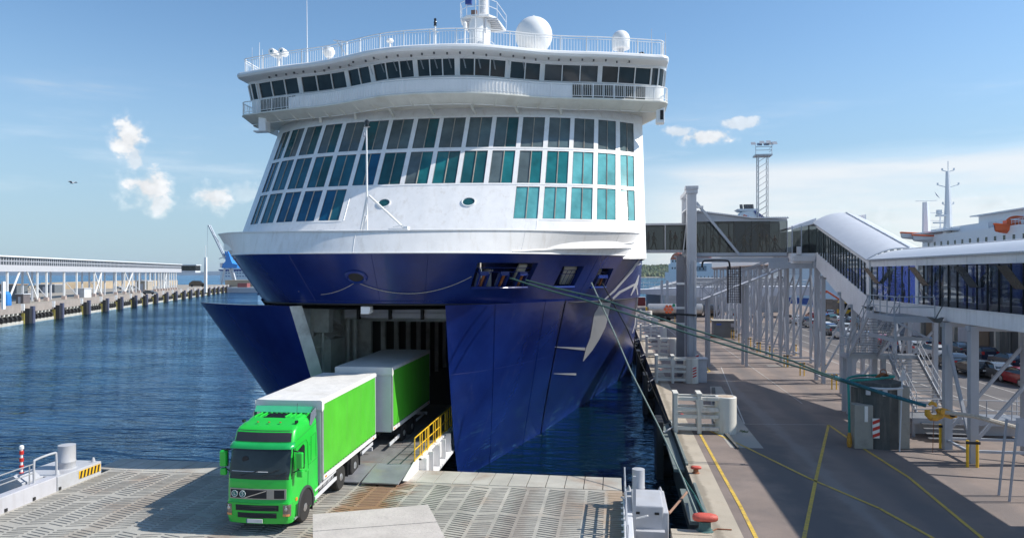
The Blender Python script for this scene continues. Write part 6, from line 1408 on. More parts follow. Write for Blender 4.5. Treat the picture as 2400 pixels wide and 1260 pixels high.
    for i in range(7): x = 9.75 + i * .16; m.tube((x, 64.8, 9.0), (x, 64.8, 12.0), .018, 4)
    for i in range(14): m.tube((9.7, 64.8, 9.0 + i * .22), (10.75, 64.8, 9.0 + i * .22), .018, 4)
    m.box(9.68, 9.74, 64.7, 65.3, 8.9, 12.1); m.box(10.72, 10.78, 64.7, 65.3, 8.9, 12.1); m.build('ladder_cage', black, t)
    m = MB(); m.beam((5.2, 65.5, 13.0), (6.9, 65.5, 12.2), .12, .16); m.build('tunnel_prop', steelp, t)
    # portal that carries the gangway
    p = thing('gangway_portal', 'tall grey portal frame straddling the boarding gangway', 'portal', (6.5, 65, QZ))
    m = MB(); m.box(6.15, 6.95, 63.9, 64.7, QZ, 18.7); m.box(6.28, 6.40, 63.82, 63.9, QZ + 1, 12.6); m.box(6.72, 6.84, 63.82, 63.9, QZ + 1, 12.6); m.build('column', steelp, p, bevel=.03)
    m = MB(); m.box(6.15, 6.75, 68.6, 69.2, QZ, 18.6); m.build('column', steelp, p, bevel=.03)
    m = MB(); m.box(6.05, 7.05, 63.8, 69.3, 18.35, 18.7); m.box(6.0, 7.1, 63.75, 64.9, 18.7, 19.0); m.build('crossbeam', steelp, p, bevel=.03)
    m = MB(); m.beam((6.95, 64.2, 17.6), (10.6, 64.6, 13.1), .2, .2); m.beam((6.95, 64.1, 17.2), (7.5, 64.3, 17.2), .3, .2); m.build('brace', steelp, p)
    m = MB(); m.prism([(5.7, 63.6, QZ), (7.4, 63.6, QZ), (7.1, 63.8, QZ + .5), (6.0, 63.8, QZ + .5)], (0, 1.5, 0)); m.build('foot', steelp, p)
    m = MB(); m.box(5.35, 5.95, 64.4, 65.2, QZ, 13.0); m.build('hydraulic_column', mat('column_dark', (.17, .17, .19), .5), p)
    for z in (10.5, 8.4, 7.0): m = MB(); m.box(5.3, 6.0, 64.35, 64.6, z, z + .2); m.build('bracket', white2, p)
    m = MB(); m.beam((5.0, 63.9, 8.0), (6.9, 63.8, 7.9), .08, .16); m.build('bracket', black, p)
    # passengers waiting in the gangway
    rnd = random.Random(11); sh = ['navy', 'grey', 'black', 'red', 'white', 'tan']; tr = ['black', 'jeans', 'grey']
    spots = [(3.0, 66.3), (3.5, 67.0), (4.9, 66.2), (5.4, 66.9), (5.9, 66.3), (7.3, 66.6), (7.9, 67.2), (8.6, 66.2), (9.3, 67.0), (10.0, 66.3), (10.6, 67.1), (11.3, 66.4), (12.0, 67.0), (12.6, 66.2), (13.3, 66.8), (13.9, 66.3)]
    for i, (x, y) in enumerate(spots):
        a, b = sh[i % 6], tr[(i * 2 + 1) % 3]; z = 13.56 if x < 6.2 else 13.26
        person('%s passenger from the ship in the glazed gangway, %s top' % (ORD[i], a if a != 'tan' else 'tan'), (x, y, z), rad(90 if i % 3 else -80), a, b, 'walk' if i % 2 else 'stand', 'passengers standing in the gangway', rnd.uniform(.93, 1.04))
build_gangway()
# two people inside the corridor
person('person in black behind the corridor glass at the open window', (17.6, 42.4, 9.36), rad(60), 'black', 'black')
person('person in a grey top deeper inside the glazed corridor', (18.6, 35.0, 9.36), rad(30), 'grey', 'jeans', 'walk')

# ---- trestles
def trestle(ys, ztops, label, xa=X0 + .05, xb=X1 - .25, w=.28, group='trestles under the walkways', inner=True):
    t = thing('trestle', label, 'trestle', ((xa + xb) / 2, sum(ys) / len(ys), QZ), group=group)
    for y, zt in zip(ys, ztops):
        for x in (xa, xb): m = MB(); m.box(x - w / 2, x + w / 2, y - w / 2, y + w / 2, QZ, zt); m.build('column', steelp, t)
        for a, b in (((xa, QZ + .9), (xb, zt - 1.0)),): m = MB(); m.beam((a[0], y, a[1]), (b[0], y, b[1]), .14); m.build('brace', steelp, t)
        m = MB(); m.beam((xa, y, QZ + .55), (xb, y, QZ + .55), .12); m.build('tie_bar', steelp, t)
        m = MB(); m.beam((xa - .3, y, zt - .12), (xb + .3, y, zt - .12), .24, .24); m.build('cross_beam', steelp, t)
    if len(ys) > 1:
        for x in (xa, xb):
            m = MB(); m.beam((x, ys[0], QZ + .5), (x, ys[1], min(ztops) - .9), .14); m.build('brace', steelp, t)
            if inner: m = MB(); m.beam((x, ys[1], QZ + .5), (x, ys[0], min(ztops) - .9), .14); m.build('brace', steelp, t)
            m = MB(); m.beam((x, ys[0], QZ + .45), (x, ys[1], QZ + .45), .12); m.build('tie_bar', steelp, t)
    return t
trestle((37.2, 39.9), (9.0, 9.0), 'thick grey trestle legs nearest the camera under the corridor', w=.36, inner=False)
trestle((50.4,), (8.9,), 'single trestle frame where the sloping tube meets the corridor')
trestle((54.6, 57.3), (9.3, 10.1), 'trestle pair under the middle of the sloping tube')
trestle((62.2, 64.3), (11.3, 12.2), 'tall braced trestle under the turning node')
trestle((25.5, 28.2), (9.0, 9.0), 'grey trestle beyond the right edge of the frame under the corridor', w=.46)
for i, y in enumerate((73, 80, 87, 94, 101, 108, 115, 122)):
    trestle((y, y + 3.0), (12.35, 12.35), '%s trestle behind the turning node under the white tube' % ORD[i], xa=16.5, xb=19.4, w=.22, group='trestles under the white tube', inner=i % 2 == 0)
def build_back_tube():
    t = thing('white_tube_walkway', 'long white covered walkway on trestles behind the boarding gangway', 'walkway', (17.9, 100, 12.4))
    n = 20
    for i in range(n):
        a = 70.5 + 56 * i / n; b = a + 56 / n - .05
        m = MB(); m.prism([(16.3, a, 12.45), (16.2, a, 13.5), (16.6, a, 14.0), (17.95, a, 14.25), (19.3, a, 14.0), (19.7, a, 13.5), (19.6, a, 12.45)], (0, b - a, 0)); m.build('tube_section', white2, t)
    m = MB(); m.box(16.1, 19.8, 70.5, 126.5, 12.34, 12.45); m.build('base_strip', mat('base_strip_rust', (.38, .27, .2), .6), t)
    m = MB(); m.lathe((17.95, 126.6, 13.2), [(.75, 0), (.75, .6)], 14, axis='y'); m.build('end_cap', orange, t)
build_back_tube()
def lattice(m, a, b, h, w, n, r=.05):
    """open box truss between a and b"""
    a, b = Vector(a), Vector(b); off = [Vector((0, 0, 0)), Vector((0, 0, h)), Vector((0, w, 0)), Vector((0, w, h))]
    for o in off: m.beam(a + o, b + o, r * 2.2)
    for i in range(n):
        p, q = a.lerp(b, i / n), a.lerp(b, (i + 1) / n); f = i % 2
        for y in (0, 1): s = Vector((0, w * y, 0)); m.beam(p + s + off[1 - f], q + s + off[f], r * 1.4); m.beam(p + s, p + s + off[1], r * 1.2)
t = thing('ramp_truss', 'open lattice ramp climbing to the right behind the portal', 'ramp', (8.6, 72, 9))
m = MB(); lattice(m, (8.4, 72, 8.9), (16.2, 71.5, 12.1), 1.25, 2.2, 9); m.build('truss', steelp, t)
m = MB(); m.prism([(8.4, 72, 8.85), (16.2, 71.5, 12.05), (16.2, 73.7, 12.05), (8.4, 74.2, 8.85)], (0, 0, .08)); m.build('walk_plate', greyp, t)
for x, z in ((9.0, 9.0), (12.5, 10.4)):
    for y in (72.1, 74.1): m = MB(); m.box(x - .12, x + .12, y - .12, y + .12, QZ, z); m.build('leg', steelp, t)

# ---- stairs
def build_stairs():
    t = thing('escape_stair', 'grey steel escape stair with two flights in front of the corridor', 'stairs', (16, 45, QZ))
    grat = mat('grating', (.22, .23, .25), .5, .3, var=.1)
    # upper landing
    def rails(pts, h=1.1, posts=None):
        m = MB(); P = [Vector(p) for p in pts]
        for k in (h, h * .5): m.path([p + Vector((0, 0, k)) for p in P], .028, 6)
        m.build('handrail', steelp, t, smooth=True)
        for a, b in zip(P, P[1:]):
            n = max(1, int((b - a).length / 1.05))
            for k in range(n): q = a.lerp(b, k / n); m = MB(); m.tube(q, q + Vector((0, 0, h)), .028, 6); m.build('rail_post', steelp, t)
        m = MB(); m.tube(P[-1], P[-1] + Vector((0, 0, h)), .028, 6); m.build('rail_post', steelp, t)
    zl = 9.15
    m = MB(); m.box(14.7, 16.7, 41.0, 45.2, zl - .2, zl); m.build('landing', grat, t)
    m = MB(); m.beam((14.7, 41.0, zl - .1), (14.7, 45.2, zl - .1), .08, .3); m.beam((14.7, 41.0, zl - .1), (16.8, 41.0, zl - .1), .08, .3); m.beam((14.8, 42, zl - 1.2), (16.8, 42, zl - 1.2), .1, .18); m.beam((14.75, 41, zl - .2), (16.6, 41, zl - 1.2), .09); m.beam((14.75, 41, zl - .2), (14.75, 41, zl - 1.2), .09); m.beam((14.75, 41, zl - 1.2), (14.75, 45, zl - 1.2), .12, .2); m.build('landing_frame', steelp, t)
    rails([(16.7, 41.0, zl), (14.7, 41.0, zl), (14.7, 45.2, zl)])
    # upper flight, going away from the camera
    def flight(xa, xb, y0, z0, y1, z1, n):
        for k in range(n):
            y = y0 + (y1 - y0) * (k + .5) / n; z = z0 + (z1 - z0) * (k + 1) / (n + 1)
            m = MB(); m.box(xa, xb, y - .15, y + .13, z - .03, z); m.build('tread', grat, t)
        for x in (xa, xb): m = MB(); m.beam((x, y0, z0 - .05), (x, y1, z1 - .05), .06, .28); m.build('stringer', steelp, t)
        for x in (xa, xb): rails([(x, y0, z0), (x, y1, z1)])
    flight(14.8, 16.5, 45.2, zl, 48.9, 6.3, 15)
    m = MB(); m.box(14.7, 19.0, 48.9, 50.2, 6.1, 6.3); m.build('landing', grat, t); m = MB(); m.beam((14.7, 48.9, 6.2), (19, 48.9, 6.2), .08, .3); m.beam((14.7, 48.9, 6.2), (14.7, 50.2, 6.2), .08, .3); m.build('landing_frame', steelp, t)
    rails([(14.7, 48.9, 6.3), (14.7, 50.2, 6.3), (19, 50.2, 6.3), (19, 48.9, 6.3)])
    flight(17.2, 18.9, 48.9, 6.3, 44.6, 3.5, 15)
    m = MB(); m.box(16.2, 22.5, 42.6, 44.6, 3.3, 3.5); m.build('landing', grat, t)
    m = MB(); m.beam((16.2, 42.6, 3.4), (22.5, 42.6, 3.4), .08, .34)
    for x in (16.3, 19.2, 22.4): m.beam((x, 42.7, QZ), (x, 42.7, 3.3), .12)
    m.build('landing_frame', steelp, t); rails([(16.2, 42.6, 3.5), (22.5, 42.6, 3.5), (22.5, 44.6, 3.5)])
    for k in range(4): m = MB(); m.box(16.6, 18.6, 41.4 + k * .3, 41.65 + k * .3, QZ + .17 + k * .2, QZ + .21 + k * .2); m.build('tread', grat, t)
    for x, y in ((14.85, 49.0), (14.85, 50.0), (16.9, 49.0), (15.1, 42.2)): m = MB(); m.box(x - .13, x + .13, y - .13, y + .13, QZ, 6.1 if y > 45 else 8.0); m.build('stair_column', steelp, t) if y > 45 else None
    m = MB(); m.box(16.2, 22.4, 43.6, 43.7, QZ, 3.3); m.build('skirt_plate', greyp, t)
build_stairs()

for i, (px, py, D_, lb) in enumerate(((1943, 655, 58, 'dark floodlight under the sloping tube nearest the turning node'), (2036, 722, 47, 'dark floodlight beside the lower end of the sloping tube'), (2195, 750, 37, 'dark floodlight under the corridor right of the stair landing'))):
    c = atD(px, py, D_); m = MB(); r_ = Vector((CS, SN, 0)); m.prism([c - r_ * .38 + Vector((0, 0, .17)), c + r_ * .1 + Vector((0, 0, .05)), c + r_ * .4 + Vector((0, 0, .14)), c + r_ * .22 + Vector((0, 0, -.14)), c + r_ * .03 + Vector((0, 0, -.13))], (0, .35, 0))
    m.tube(c + Vector((0, .2, 0)), c + Vector((.5, .3, .9)), .03, 5); tag(m.build('floodlight', mat('lamp_dark', (.07, .08, .085), .5)), lb, 'floodlight')
# ---- guard posts
gp = thing('guard_post', '', 'guard post', (0, 0, 0))
for x in (-.28, .28): m = MB(); m.tube((x, 0, 0), (x, 0, 1.25), .085, 12); m.build('tube', yellow, gp, smooth=30)
m = MB(); m.box(-.42, .42, -.12, -.08, 1.08, 1.2); m.build('black_bar', black, gp)
gpx = [((2279, 1094), 'guard posts wrapped round the nearest trestle leg'), ((2214, 1050), 'guard posts beside the second trestle leg'), ((2045, 940), 'yellow guard posts between dolphin and stair'), ((2005, 1000), 'yellow guard posts left of the concrete dolphin'), ((1955, 912), 'guard posts below the sloping tube'), ((1880, 880), 'guard posts at the tall node trestle, left'),
       ((1842, 860), 'guard posts fifth from the cabinet'), ((1808, 836), 'guard posts fourth from the cabinet'), ((1778, 826), 'guard posts third from the cabinet'), ((1756, 814), 'guard posts second from the cabinet'), ((1735, 803), 'guard posts next to the grey cabinet'), ((1717, 793), 'guard posts touching the grey cabinet front'), ((1930, 884), 'guard posts at the inner node leg'), ((1862, 832), 'guard posts on the inner side of the row'), ((1584, 758), 'guard posts left of the portal near the tanker'), ((1668, 756), 'guard posts by the tanker cab')]
for i, ((px, py), lb) in enumerate(gpx):
    p = atz(px, py, QZ); o = gp if i == 0 else dup(gp); o.location = (p.x, p.y, QZ); o['label'] = 'yellow ' + lb.replace('yellow ', ''); o['group'] = 'yellow guard posts round the trestle feet'; o.scale = (.75, .75, 1.0) if i < 2 else (.6, .6, .95)

# ---- concrete dolphin
def build_dolphin():
    c = atz(2072, 1052, QZ); cx, cy = c.x, c.y + 1.1; R_ = 1.22
    t = thing('concrete_dolphin', 'dark stained concrete mooring column with a pipe ring round its top', 'mooring column', (cx, cy, QZ))
    n = 12; m = MB()
    m.grid([[Vector((cx + R_ * k_ * math.cos(a), cy + R_ * k_ * math.sin(a), z)) for a in [math.pi * 2 * k / n + .2 for k in range(n + 1)]] for k_, z in ((1.04, QZ), (1.0, QZ + .4), (1.0, 5.75), (.97, 5.85), (.001, 5.86))]); m.build('column', concd, t)
    m = MB(); m.box(cx - 1.45, cx - .55, cy - 1.2, cy - .35, QZ, 4.75); m.build('buttress', concrete, t, bevel=.03)
    m = MB(); m.box(cx + .75, cx + 1.3, cy - .95, cy - .2, QZ, 5.7); m.build('buttress', concrete, t, bevel=.03)
    m = MB(); m.path([(cx + 1.32 * math.cos(a), cy + 1.32 * math.sin(a), 5.62) for a in [math.pi * 2 * k / 32 for k in range(33)]], .06, 8); m.build('pipe_ring', greyl, t, smooth=True)
    for a in (-2.2, -1.57, -.9): m = MB(); x, y = cx + 1.25 * math.cos(a), cy + 1.25 * math.sin(a); m.box(x - .1, x + .1, y - .05, y + .08, 5.25, 5.6); m.build('ring_bracket', greyl, t)
    m = MB(); m.box(cx - .62, cx - .28, cy - 1.30, cy - 1.26, 3.1, 4.1); hp = m.build('hazard_plate', white2, t)
    m = MB()
    for k in range(3): z = 3.1 + k * .34; m.face([(cx - .62, cy - 1.305, z), (cx - .28, cy - 1.305, z + .14), (cx - .28, cy - 1.305, min(4.1, z + .31)), (cx - .62, cy - 1.305, min(4.1, z + .17))])
    m.build('hazard_stripes', red, hp)
    m = MB(); m.box(cx - .98, cx - .82, cy - 1.24, cy - 1.2, 3.9, 4.7); m.build('number_tag', white2, t)
    # leaning board on top, signs
    m = MB(); m.tube((cx + .62, cy - 1.45, QZ), (cx + .95, cy - .9, 6.3), .035, 6); m.prism([(cx + .75, cy - 1.0, 6.0), (cx + 1.2, cy - .95, 6.05), (cx + .98, cy - .97, 6.6)], (0, .03, 0)); tag(m.build('warning_pole', greyl), 'slim pole with a blank triangular plate leaning on the concrete mooring column', 'pole')
    m = MB(); m.path(catmull([(cx - 1.45, cy - .5, 5.9), (cx - .9, cy - .9, 6.0), (cx, cy - .6, 6.05), (cx + .8, cy - .2, 6.1), (cx + .6, cy + .6, 6.05), (cx - .5, cy + .9, 5.98), (cx - 1.35, cy + .2, 5.92), (cx - 1.55, cy - .5, 5.7), (cx - 1.62, cy - .85, 4.5), (cx - 1.62, cy - .9, 3.2)], 6), .065, 7)
    tag(m.build('rope_loop', mat('teal_rope', (.03, .26, .22), .8, var=.3, scale=15)), 'teal rope laid over the concrete mooring column and hanging down its left side', 'rope')
    m = MB(); m.lathe((cx - 1.62, cy - .9, 2.52), [(.10, 0), (.14, .2), (.12, .5), (.07, .75)], 8); tag(m.build('yellow_shackle', mat('worn_orange', (.55, .26, .03), .6, var=.35, scale=9)), 'worn yellow shackle hanging at the foot of the teal rope', 'shackle')
    m = MB(); m.path(catmull([(cx + .1, cy + .3, 5.95), (cx + .3, cy + .2, 6.15), (cx + .6, cy + .5, 6.1), (cx + .9, cy + .2, 5.98)], 5), .09, 6); m.path([(cx + .45 + .16 * math.cos(a), cy + .3, 6.25 + .16 * math.sin(a)) for a in [k * .7 for k in range(10)]], .03, 5); tag(m.build('rusty_ring', rust), 'rusty ring and chain lying on top of the concrete mooring column', 'ring')
build_dolphin()

# ---- ropes, hook
def rope(label, pts, r, mt, name='mooring_rope', sag=0.0):
    P = [Vector(p) for p in pts]; Q = []
    for a, b in zip(P, P[1:]):
        for k in range(12): t = k / 12; Q.append(a.lerp(b, t) - Vector((0, 0, sag * 4 * t * (1 - t))))
    Q.append(P[-1]); m = MB(); m.path(Q, r, 7); return tag(m.build(name, mt, smooth=True), label, 'rope')
hk = atD(2185, 958, 33.0); h2 = atD(2150, 946, 33.4)
rope('dark green mooring rope from the middle fairlead to the yellow hook, lower of two', [atD(1192, 650, 36.2), atD(1360, 699, 35.7), atD(1900, 868, 34.2), h2], .045, mat('dark_rope', (.02, .07, .065), .8, var=.4, scale=15), sag=.05)
rope('dark green mooring rope from the right fairlead to the yellow hook, upper of two', [atD(1232, 656, 36.6), atD(1400, 697, 36.0), atD(1860, 846, 34.6), atD(1960, 885, 34.2)], .045, MATS['dark_rope'], sag=.03)
rope('bundled blue green rope strop just before the yellow hook', [atD(1955, 883, 34.1), atD(2060, 918, 33.7), atD(2170, 950, 33.1)], .085, mat('blue_green_rope', (.02, .13, .17), .8, var=.45, scale=12, bump=.8, bscale=40))
rope('pale mooring rope from the bow down to the large red bollard', [atD(1386, 662, 37.5), atD(1440, 780, 36), atD(1478, 868, 34), atD(1545, 1000, 31), atD(1600, 1118, 28.5), (BP1.x - .15, BP1.y + .1, 2.8)], .034, mat('grey_green_rope', (.22, .27, .24), .8, var=.3, scale=15))
rope('doubled green rope end lying over the quay edge to the large red bollard', [atD(1600, 1118, 28.5), atz(1628, 1160, 2.62), (BP1.x + .1, BP1.y + .35, 2.85)], .045, ropeg)
rope('thin black mooring rope from the bow down to the nearest fender frame', [atD(1412, 664, 38), atD(1470, 770, 39), atD(1500, 845, 41), (3.0, 43.2, 2.9)], .035, black)
rope('thin brown line lying from the large red bollard across the step', [(BP1.x + .2, BP1.y - .1, 2.53), atz(1680, 1238, 2.53), atz(1715, 1240, 2.53)], .02, rust)
rope('pale rusty strut line from the ramp unit to the quay wall', [atD(1542, 1165, 27.5), atD(1568, 1202, 28), atD(1612, 1150, 29.5)], .05, mat('rusty_strut', (.33, .19, .13), .7), name='strut')
rope('pale hawser from the yellow hook off to the right edge', [hk + Vector((.5, 0, -.12)), atD(2290, 976, 32.6), atD(2400, 1006, 32), atD(2600, 1060, 31)], .10, ropew, name='hawser')
def build_hook():
    c = atD(2195, 962, 33.0); t = thing('release_hook', 'worn yellow mooring release hook joining green rope and pale hawser', 'hook', tuple(c)); wo = mat('worn_orange', (.60, .28, .03), .55)
    wo = mat('hook_yellow', (.66, .33, .03), .5, var=.25, scale=8, dirt=(.12, .06, .02), dirt_amt=.8, dscale=6)
    r = Vector((CS, SN, 0)); P = lambda x, z, y=0: c + r * x + Vector((0, 0, z)) + Vector((-SN, CS, 0)) * y
    m = MB(); pts = [P(-.35, .28), P(-.22, .36), P(-.05, .30), P(.0, .20)]; m.path(pts, [.06, .10, .08, .04], 8)
    m.path([P(-.42, .05), P(-.40, -.15), P(-.25, -.30), P(-.02, -.32), P(.18, -.22), P(.35, -.10)], [.11, .14, .15, .15, .14, .12], 10); m.build('hook_jaw', wo, t, smooth=True)
    for y in (-.1, .1): m = MB(); m.prism([P(.0, .05, y), P(.35, .12, y), P(.85, -.05, y), (P(.9, -.28, y)), P(.6, -.36, y), P(.15, -.22, y)], Vector((-SN, CS, 0)) * .04); m.build('cheek_plate', wo, t, bevel=.01)
    for x, z, q in ((.2, -.02, .11), (.66, -.14, .13)): m = MB(); a = P(x, z, -.16); b = P(x, z, .2); m.tube(a, b, q, 14); m.build('pin', wo if x < .5 else black, t, smooth=40)
    m = MB(); m.tube(P(-.12, -.4), P(-.18, -1.9), .015, 5); m.build('trip_cord', rust, t)
build_hook()
# luggage trolley frame and white pole on the lower right
p = atz(2385, 1175, QZ); t = thing('steel_stillage', 'light grey steel frame stand cut by the right edge', 'frame', (p.x, p.y, QZ))
for dx in (0, 1.1):
    for dy in (0, .8): m = MB(); m.beam((p.x + dx - .3, p.y + dy, QZ), (p.x + dx, p.y + dy, QZ + 3.1), .07); m.build('leg', steelp, t)
m = MB(); m.box(p.x - .05, p.x + 1.2, p.y - .02, p.y + .02, QZ + 2.2, QZ + 3.3); m.build('panel', greyp, t)

# ---- kiosk cabinet with blue number
p = atz(1700, 791, QZ); t = thing('cable_cabinet', 'grey flat roofed cabinet with small blue number plate by the trestles', 'cabinet', (p.x, p.y, QZ))
m = MB(); m.box(p.x - 1.55, p.x + 1.55, p.y, p.y + 2.4, QZ, QZ + 2.3); m.build('body', mat('cabinet_grey', (.15, .16, .16), .6), t); m = MB(); m.box(p.x - 1.75, p.x + 1.75, p.y - .2, p.y + 2.6, QZ + 2.3, QZ + 2.42); m.build('roof', concrete, t); m = MB(); m.box(p.x - 2.4, p.x - 1.6, p.y, p.y + 1.0, QZ, QZ + .5); m.build('plinth', rust, t)
m = MB(); m.box(p.x - 1.2, p.x - .55, p.y - .03, p.y, QZ + 1.75, QZ + 1.98); n = m.build('number_plate', mat('sign_blue', (.03, .10, .45), .4), t)
text_mesh('25-18', .2, Matrix.Translation((p.x - .875, p.y - .04, QZ + 1.86)) @ Matrix.Rotation(rad(90), 4, 'X'), white2, n)
for z in (.3, 1.5): m = MB(); m.box(p.x + .75, p.x + 1.35, p.y - .04, p.y, QZ + z, QZ + z + .5); m.build('hatch', greyp, t)
# ================================================================ CARS, TANKER
def car_proto(kind):
    """length along y, front towards +y, wheels on z=0"""
    t = thing('parked_car', '', 'car'); est = kind == 'hatch'
    paintm = mat('car_paint', (.3, .3, .3), .25, var=.05, coat=.6)
    prof = [(-2.1, .45), (-2.15, .75), (-2.05, .98)] + ([(-2.0, 1.0), (-1.75, 1.42), (-.9, 1.48)] if est else [(-1.65, 1.02), (-1.05, 1.38), (-.6, 1.44)]) + [(.3, 1.43), (1.05, 1.0), (1.9, .86), (2.12, .66), (2.1, .4)]
    m = MB(); ws = [.80 if z < .5 else .86 if z < 1.03 else .66 for y, z in prof]
    L_ = [Vector((-w, y, z)) for (y, z), w in zip(prof, ws)]; R_ = [Vector((w, y, z)) for (y, z), w in zip(prof, ws)]
    m.grid([L_, [Vector((v.x * .6, v.y, v.z + (.02 if v.z > .8 else 0))) for v in L_], [Vector((v.x * .6, v.y, v.z + (.02 if v.z > .8 else 0))) for v in R_], R_])
    lo = [v for v in L_ if v.z < 1.03]; lo_r = [v for v in R_ if v.z < 1.03]
    base = lambda V, s: [Vector((s * .82, v.y, .28)) for v in V]
    m.face(lo); m.face(lo_r); m.grid([[L_[0], R_[0]], [Vector((-.8, -2.1, .25)), Vector((.8, -2.1, .25))]]); m.grid([[L_[-1], R_[-1]], [Vector((-.8, 2.05, .25)), Vector((.8, 2.05, .25))]])
    for s in (-1, 1): m.face([(s * .82, -2.1, .25), (s * .82, 2.05, .25), (s * .86, 2.05, .5), (s * .86, -2.1, .5)])
    m.face([(-.8, -2.1, .25), (.8, -2.1, .25), (.8, 2.05, .25), (-.8, 2.05, .25)]); m.build('body', paintm, t, smooth=35, weld=True)
    hi = [v for v in L_ if v.z > .99]
    for s in (-1, 1):
        g = [Vector((s * (.87 if v.z < 1.1 else .675), v.y * .97, v.z - (.0 if v.z < 1.1 else .05))) for v in hi if v.y < 1.1]; m = MB(); m.face([v for v in g]); m.build('side_glass', gl_d, t)
    a, b = (prof[3], prof[4]); m = MB(); m.face([(-.72, a[0] - .015, a[1] + .05), (.72, a[0] - .015, a[1] + .05), (.60, b[0] - .02, b[1] - .04), (-.60, b[0] - .02, b[1] - .04)]); m.build('rear_window', gl_d, t)
    a, b = (1.05, 1.0), (.3, 1.43); m = MB(); m.face([(-.72, a[0] + .02, a[1] + .04), (.72, a[0] + .02, a[1] + .04), (.60, b[0] + .03, b[1] - .02), (-.60, b[0] + .03, b[1] - .02)]); m.build('windscreen', gl_d, t)
    for s in (-1, 1):
        m = MB(); m.box(min(s * .60, s * .84), max(s * .60, s * .84), -2.17, -2.05, .74, .90 if not est else 1.05); m.build('tail_light', redl, t)
        m = MB(); m.box(min(s * .55, s * .8), max(s * .55, s * .8), 2.0, 2.12, .66, .78); m.build('headlight', white2, t)
        for y in (-1.3, 1.35):
            m = MB(); m.lathe((s * .76, y, .32), [(.2, -.1), (.32, -.1), (.32, .1), (.2, .1)], 14, axis='x'); w = m.build('wheel', tyre, t); m = MB(); m.lathe((s * .86, y, .32), [(.21, 0), (.18, s * .012), (.001, s * .014)], 12, axis='x'); m.build('rim', rim_m, w)
    m = MB(); m.box(-.26, .26, -2.18, -2.15, .62, .73); m.build('number_plate', white2, t)
    return t
cp = {'sedan': car_proto('sedan'), 'hatch': car_proto('hatch')}
CC = {n: mat('car_paint_' + n, c, .22, var=.04, coat=.7) for n, c in (('white', (.7, .7, .7)), ('silver', (.38, .39, .40)), ('black', (.012, .012, .014)), ('grey', (.09, .095, .10)), ('blue', (.02, .06, .20)), ('red', (.30, .012, .012)), ('navy', (.015, .022, .05)), ('green', (.02, .08, .05)))}
cars = [(2353, 892, 'sedan', 'grey', 'dark grey saloon with side showing, near the right edge'), (2300, 884, 'hatch', 'black', 'black car left of the dark grey saloon'), (2418, 908, 'sedan', 'red', 'dark red car cut by the right edge'), (2385, 866, 'sedan', 'navy', 'navy saloon behind the dark grey saloon'),
        (2250, 866, 'sedan', 'black', 'black saloon between the two thick trestle legs'), (2200, 842, 'hatch', 'white', 'white estate with red lights left of the thick trestle leg'), (2313, 846, 'hatch', 'navy', 'dark car further back behind the black car'), (2262, 834, 'sedan', 'grey', 'grey car in the back row under the corridor'), (2150, 830, 'hatch', 'silver', 'silver estate seen through the stair rails'),
        (2112, 822, 'hatch', 'blue', 'blue hatchback behind the upper stair flight'), (2072, 812, 'sedan', 'red', 'red saloon behind the stair column'), (2040, 803, 'hatch', 'blue', 'blue car left of the stair behind a post'), (1985, 795, 'hatch', 'white', 'small white car nose out, left of the stair'), (1985, 780, 'hatch', 'silver', 'silver hatch with red lights behind the small white car'),
        (1955, 786, 'hatch', 'grey', 'grey hatchback at the end of the line by the tube foot'), (1946, 780, 'hatch', 'blue', 'blue hatchback beside the grey one by the tube foot'), (1935, 776, 'hatch', 'white', 'white hatchback in the line behind the trestle'), (1911, 768, 'hatch', 'silver', 'silver estate in the line behind the trestle'), (1895, 762, 'sedan', 'black', 'black saloon beyond the silver estate'),
        (1864, 757, 'hatch', 'white', 'white hatchback alone at the far left of the lines'), (1910, 749, 'hatch', 'red', 'reddish car in the far second row'), (1938, 753, 'sedan', 'blue', 'blue saloon in the far second row'), (1955, 756, 'sedan', 'green', 'green saloon in the far second row'), (1972, 760, 'sedan', 'silver', 'silver saloon in the far second row'), (2000, 762, 'sedan', 'grey', 'grey saloon in the far second row by the wall'),
        (2030, 772, 'hatch', 'black', 'black estate in the far second row under the tube'), (1945, 742, 'hatch', 'white', 'white van like car in the furthest row'), (2180, 818, 'sedan', 'navy', 'navy saloon in the back row behind the stair')]
used = set()
for px, py, k, c, lb in cars:
    p = atz(px, py, QZ); o = cp[k]
    src = o; o = dup(src, mats={'car_paint': CC[c]}) ; o.location = (p.x, p.y + 1.5, QZ); o.rotation_euler = (0, 0, rad(2)); o['label'] = lb; o['group'] = 'cars waiting in lanes on the quay'
for o in cp.values():
    for ch in list(o.children_recursive): bpy.data.objects.remove(ch)
    bpy.data.objects.remove(o)

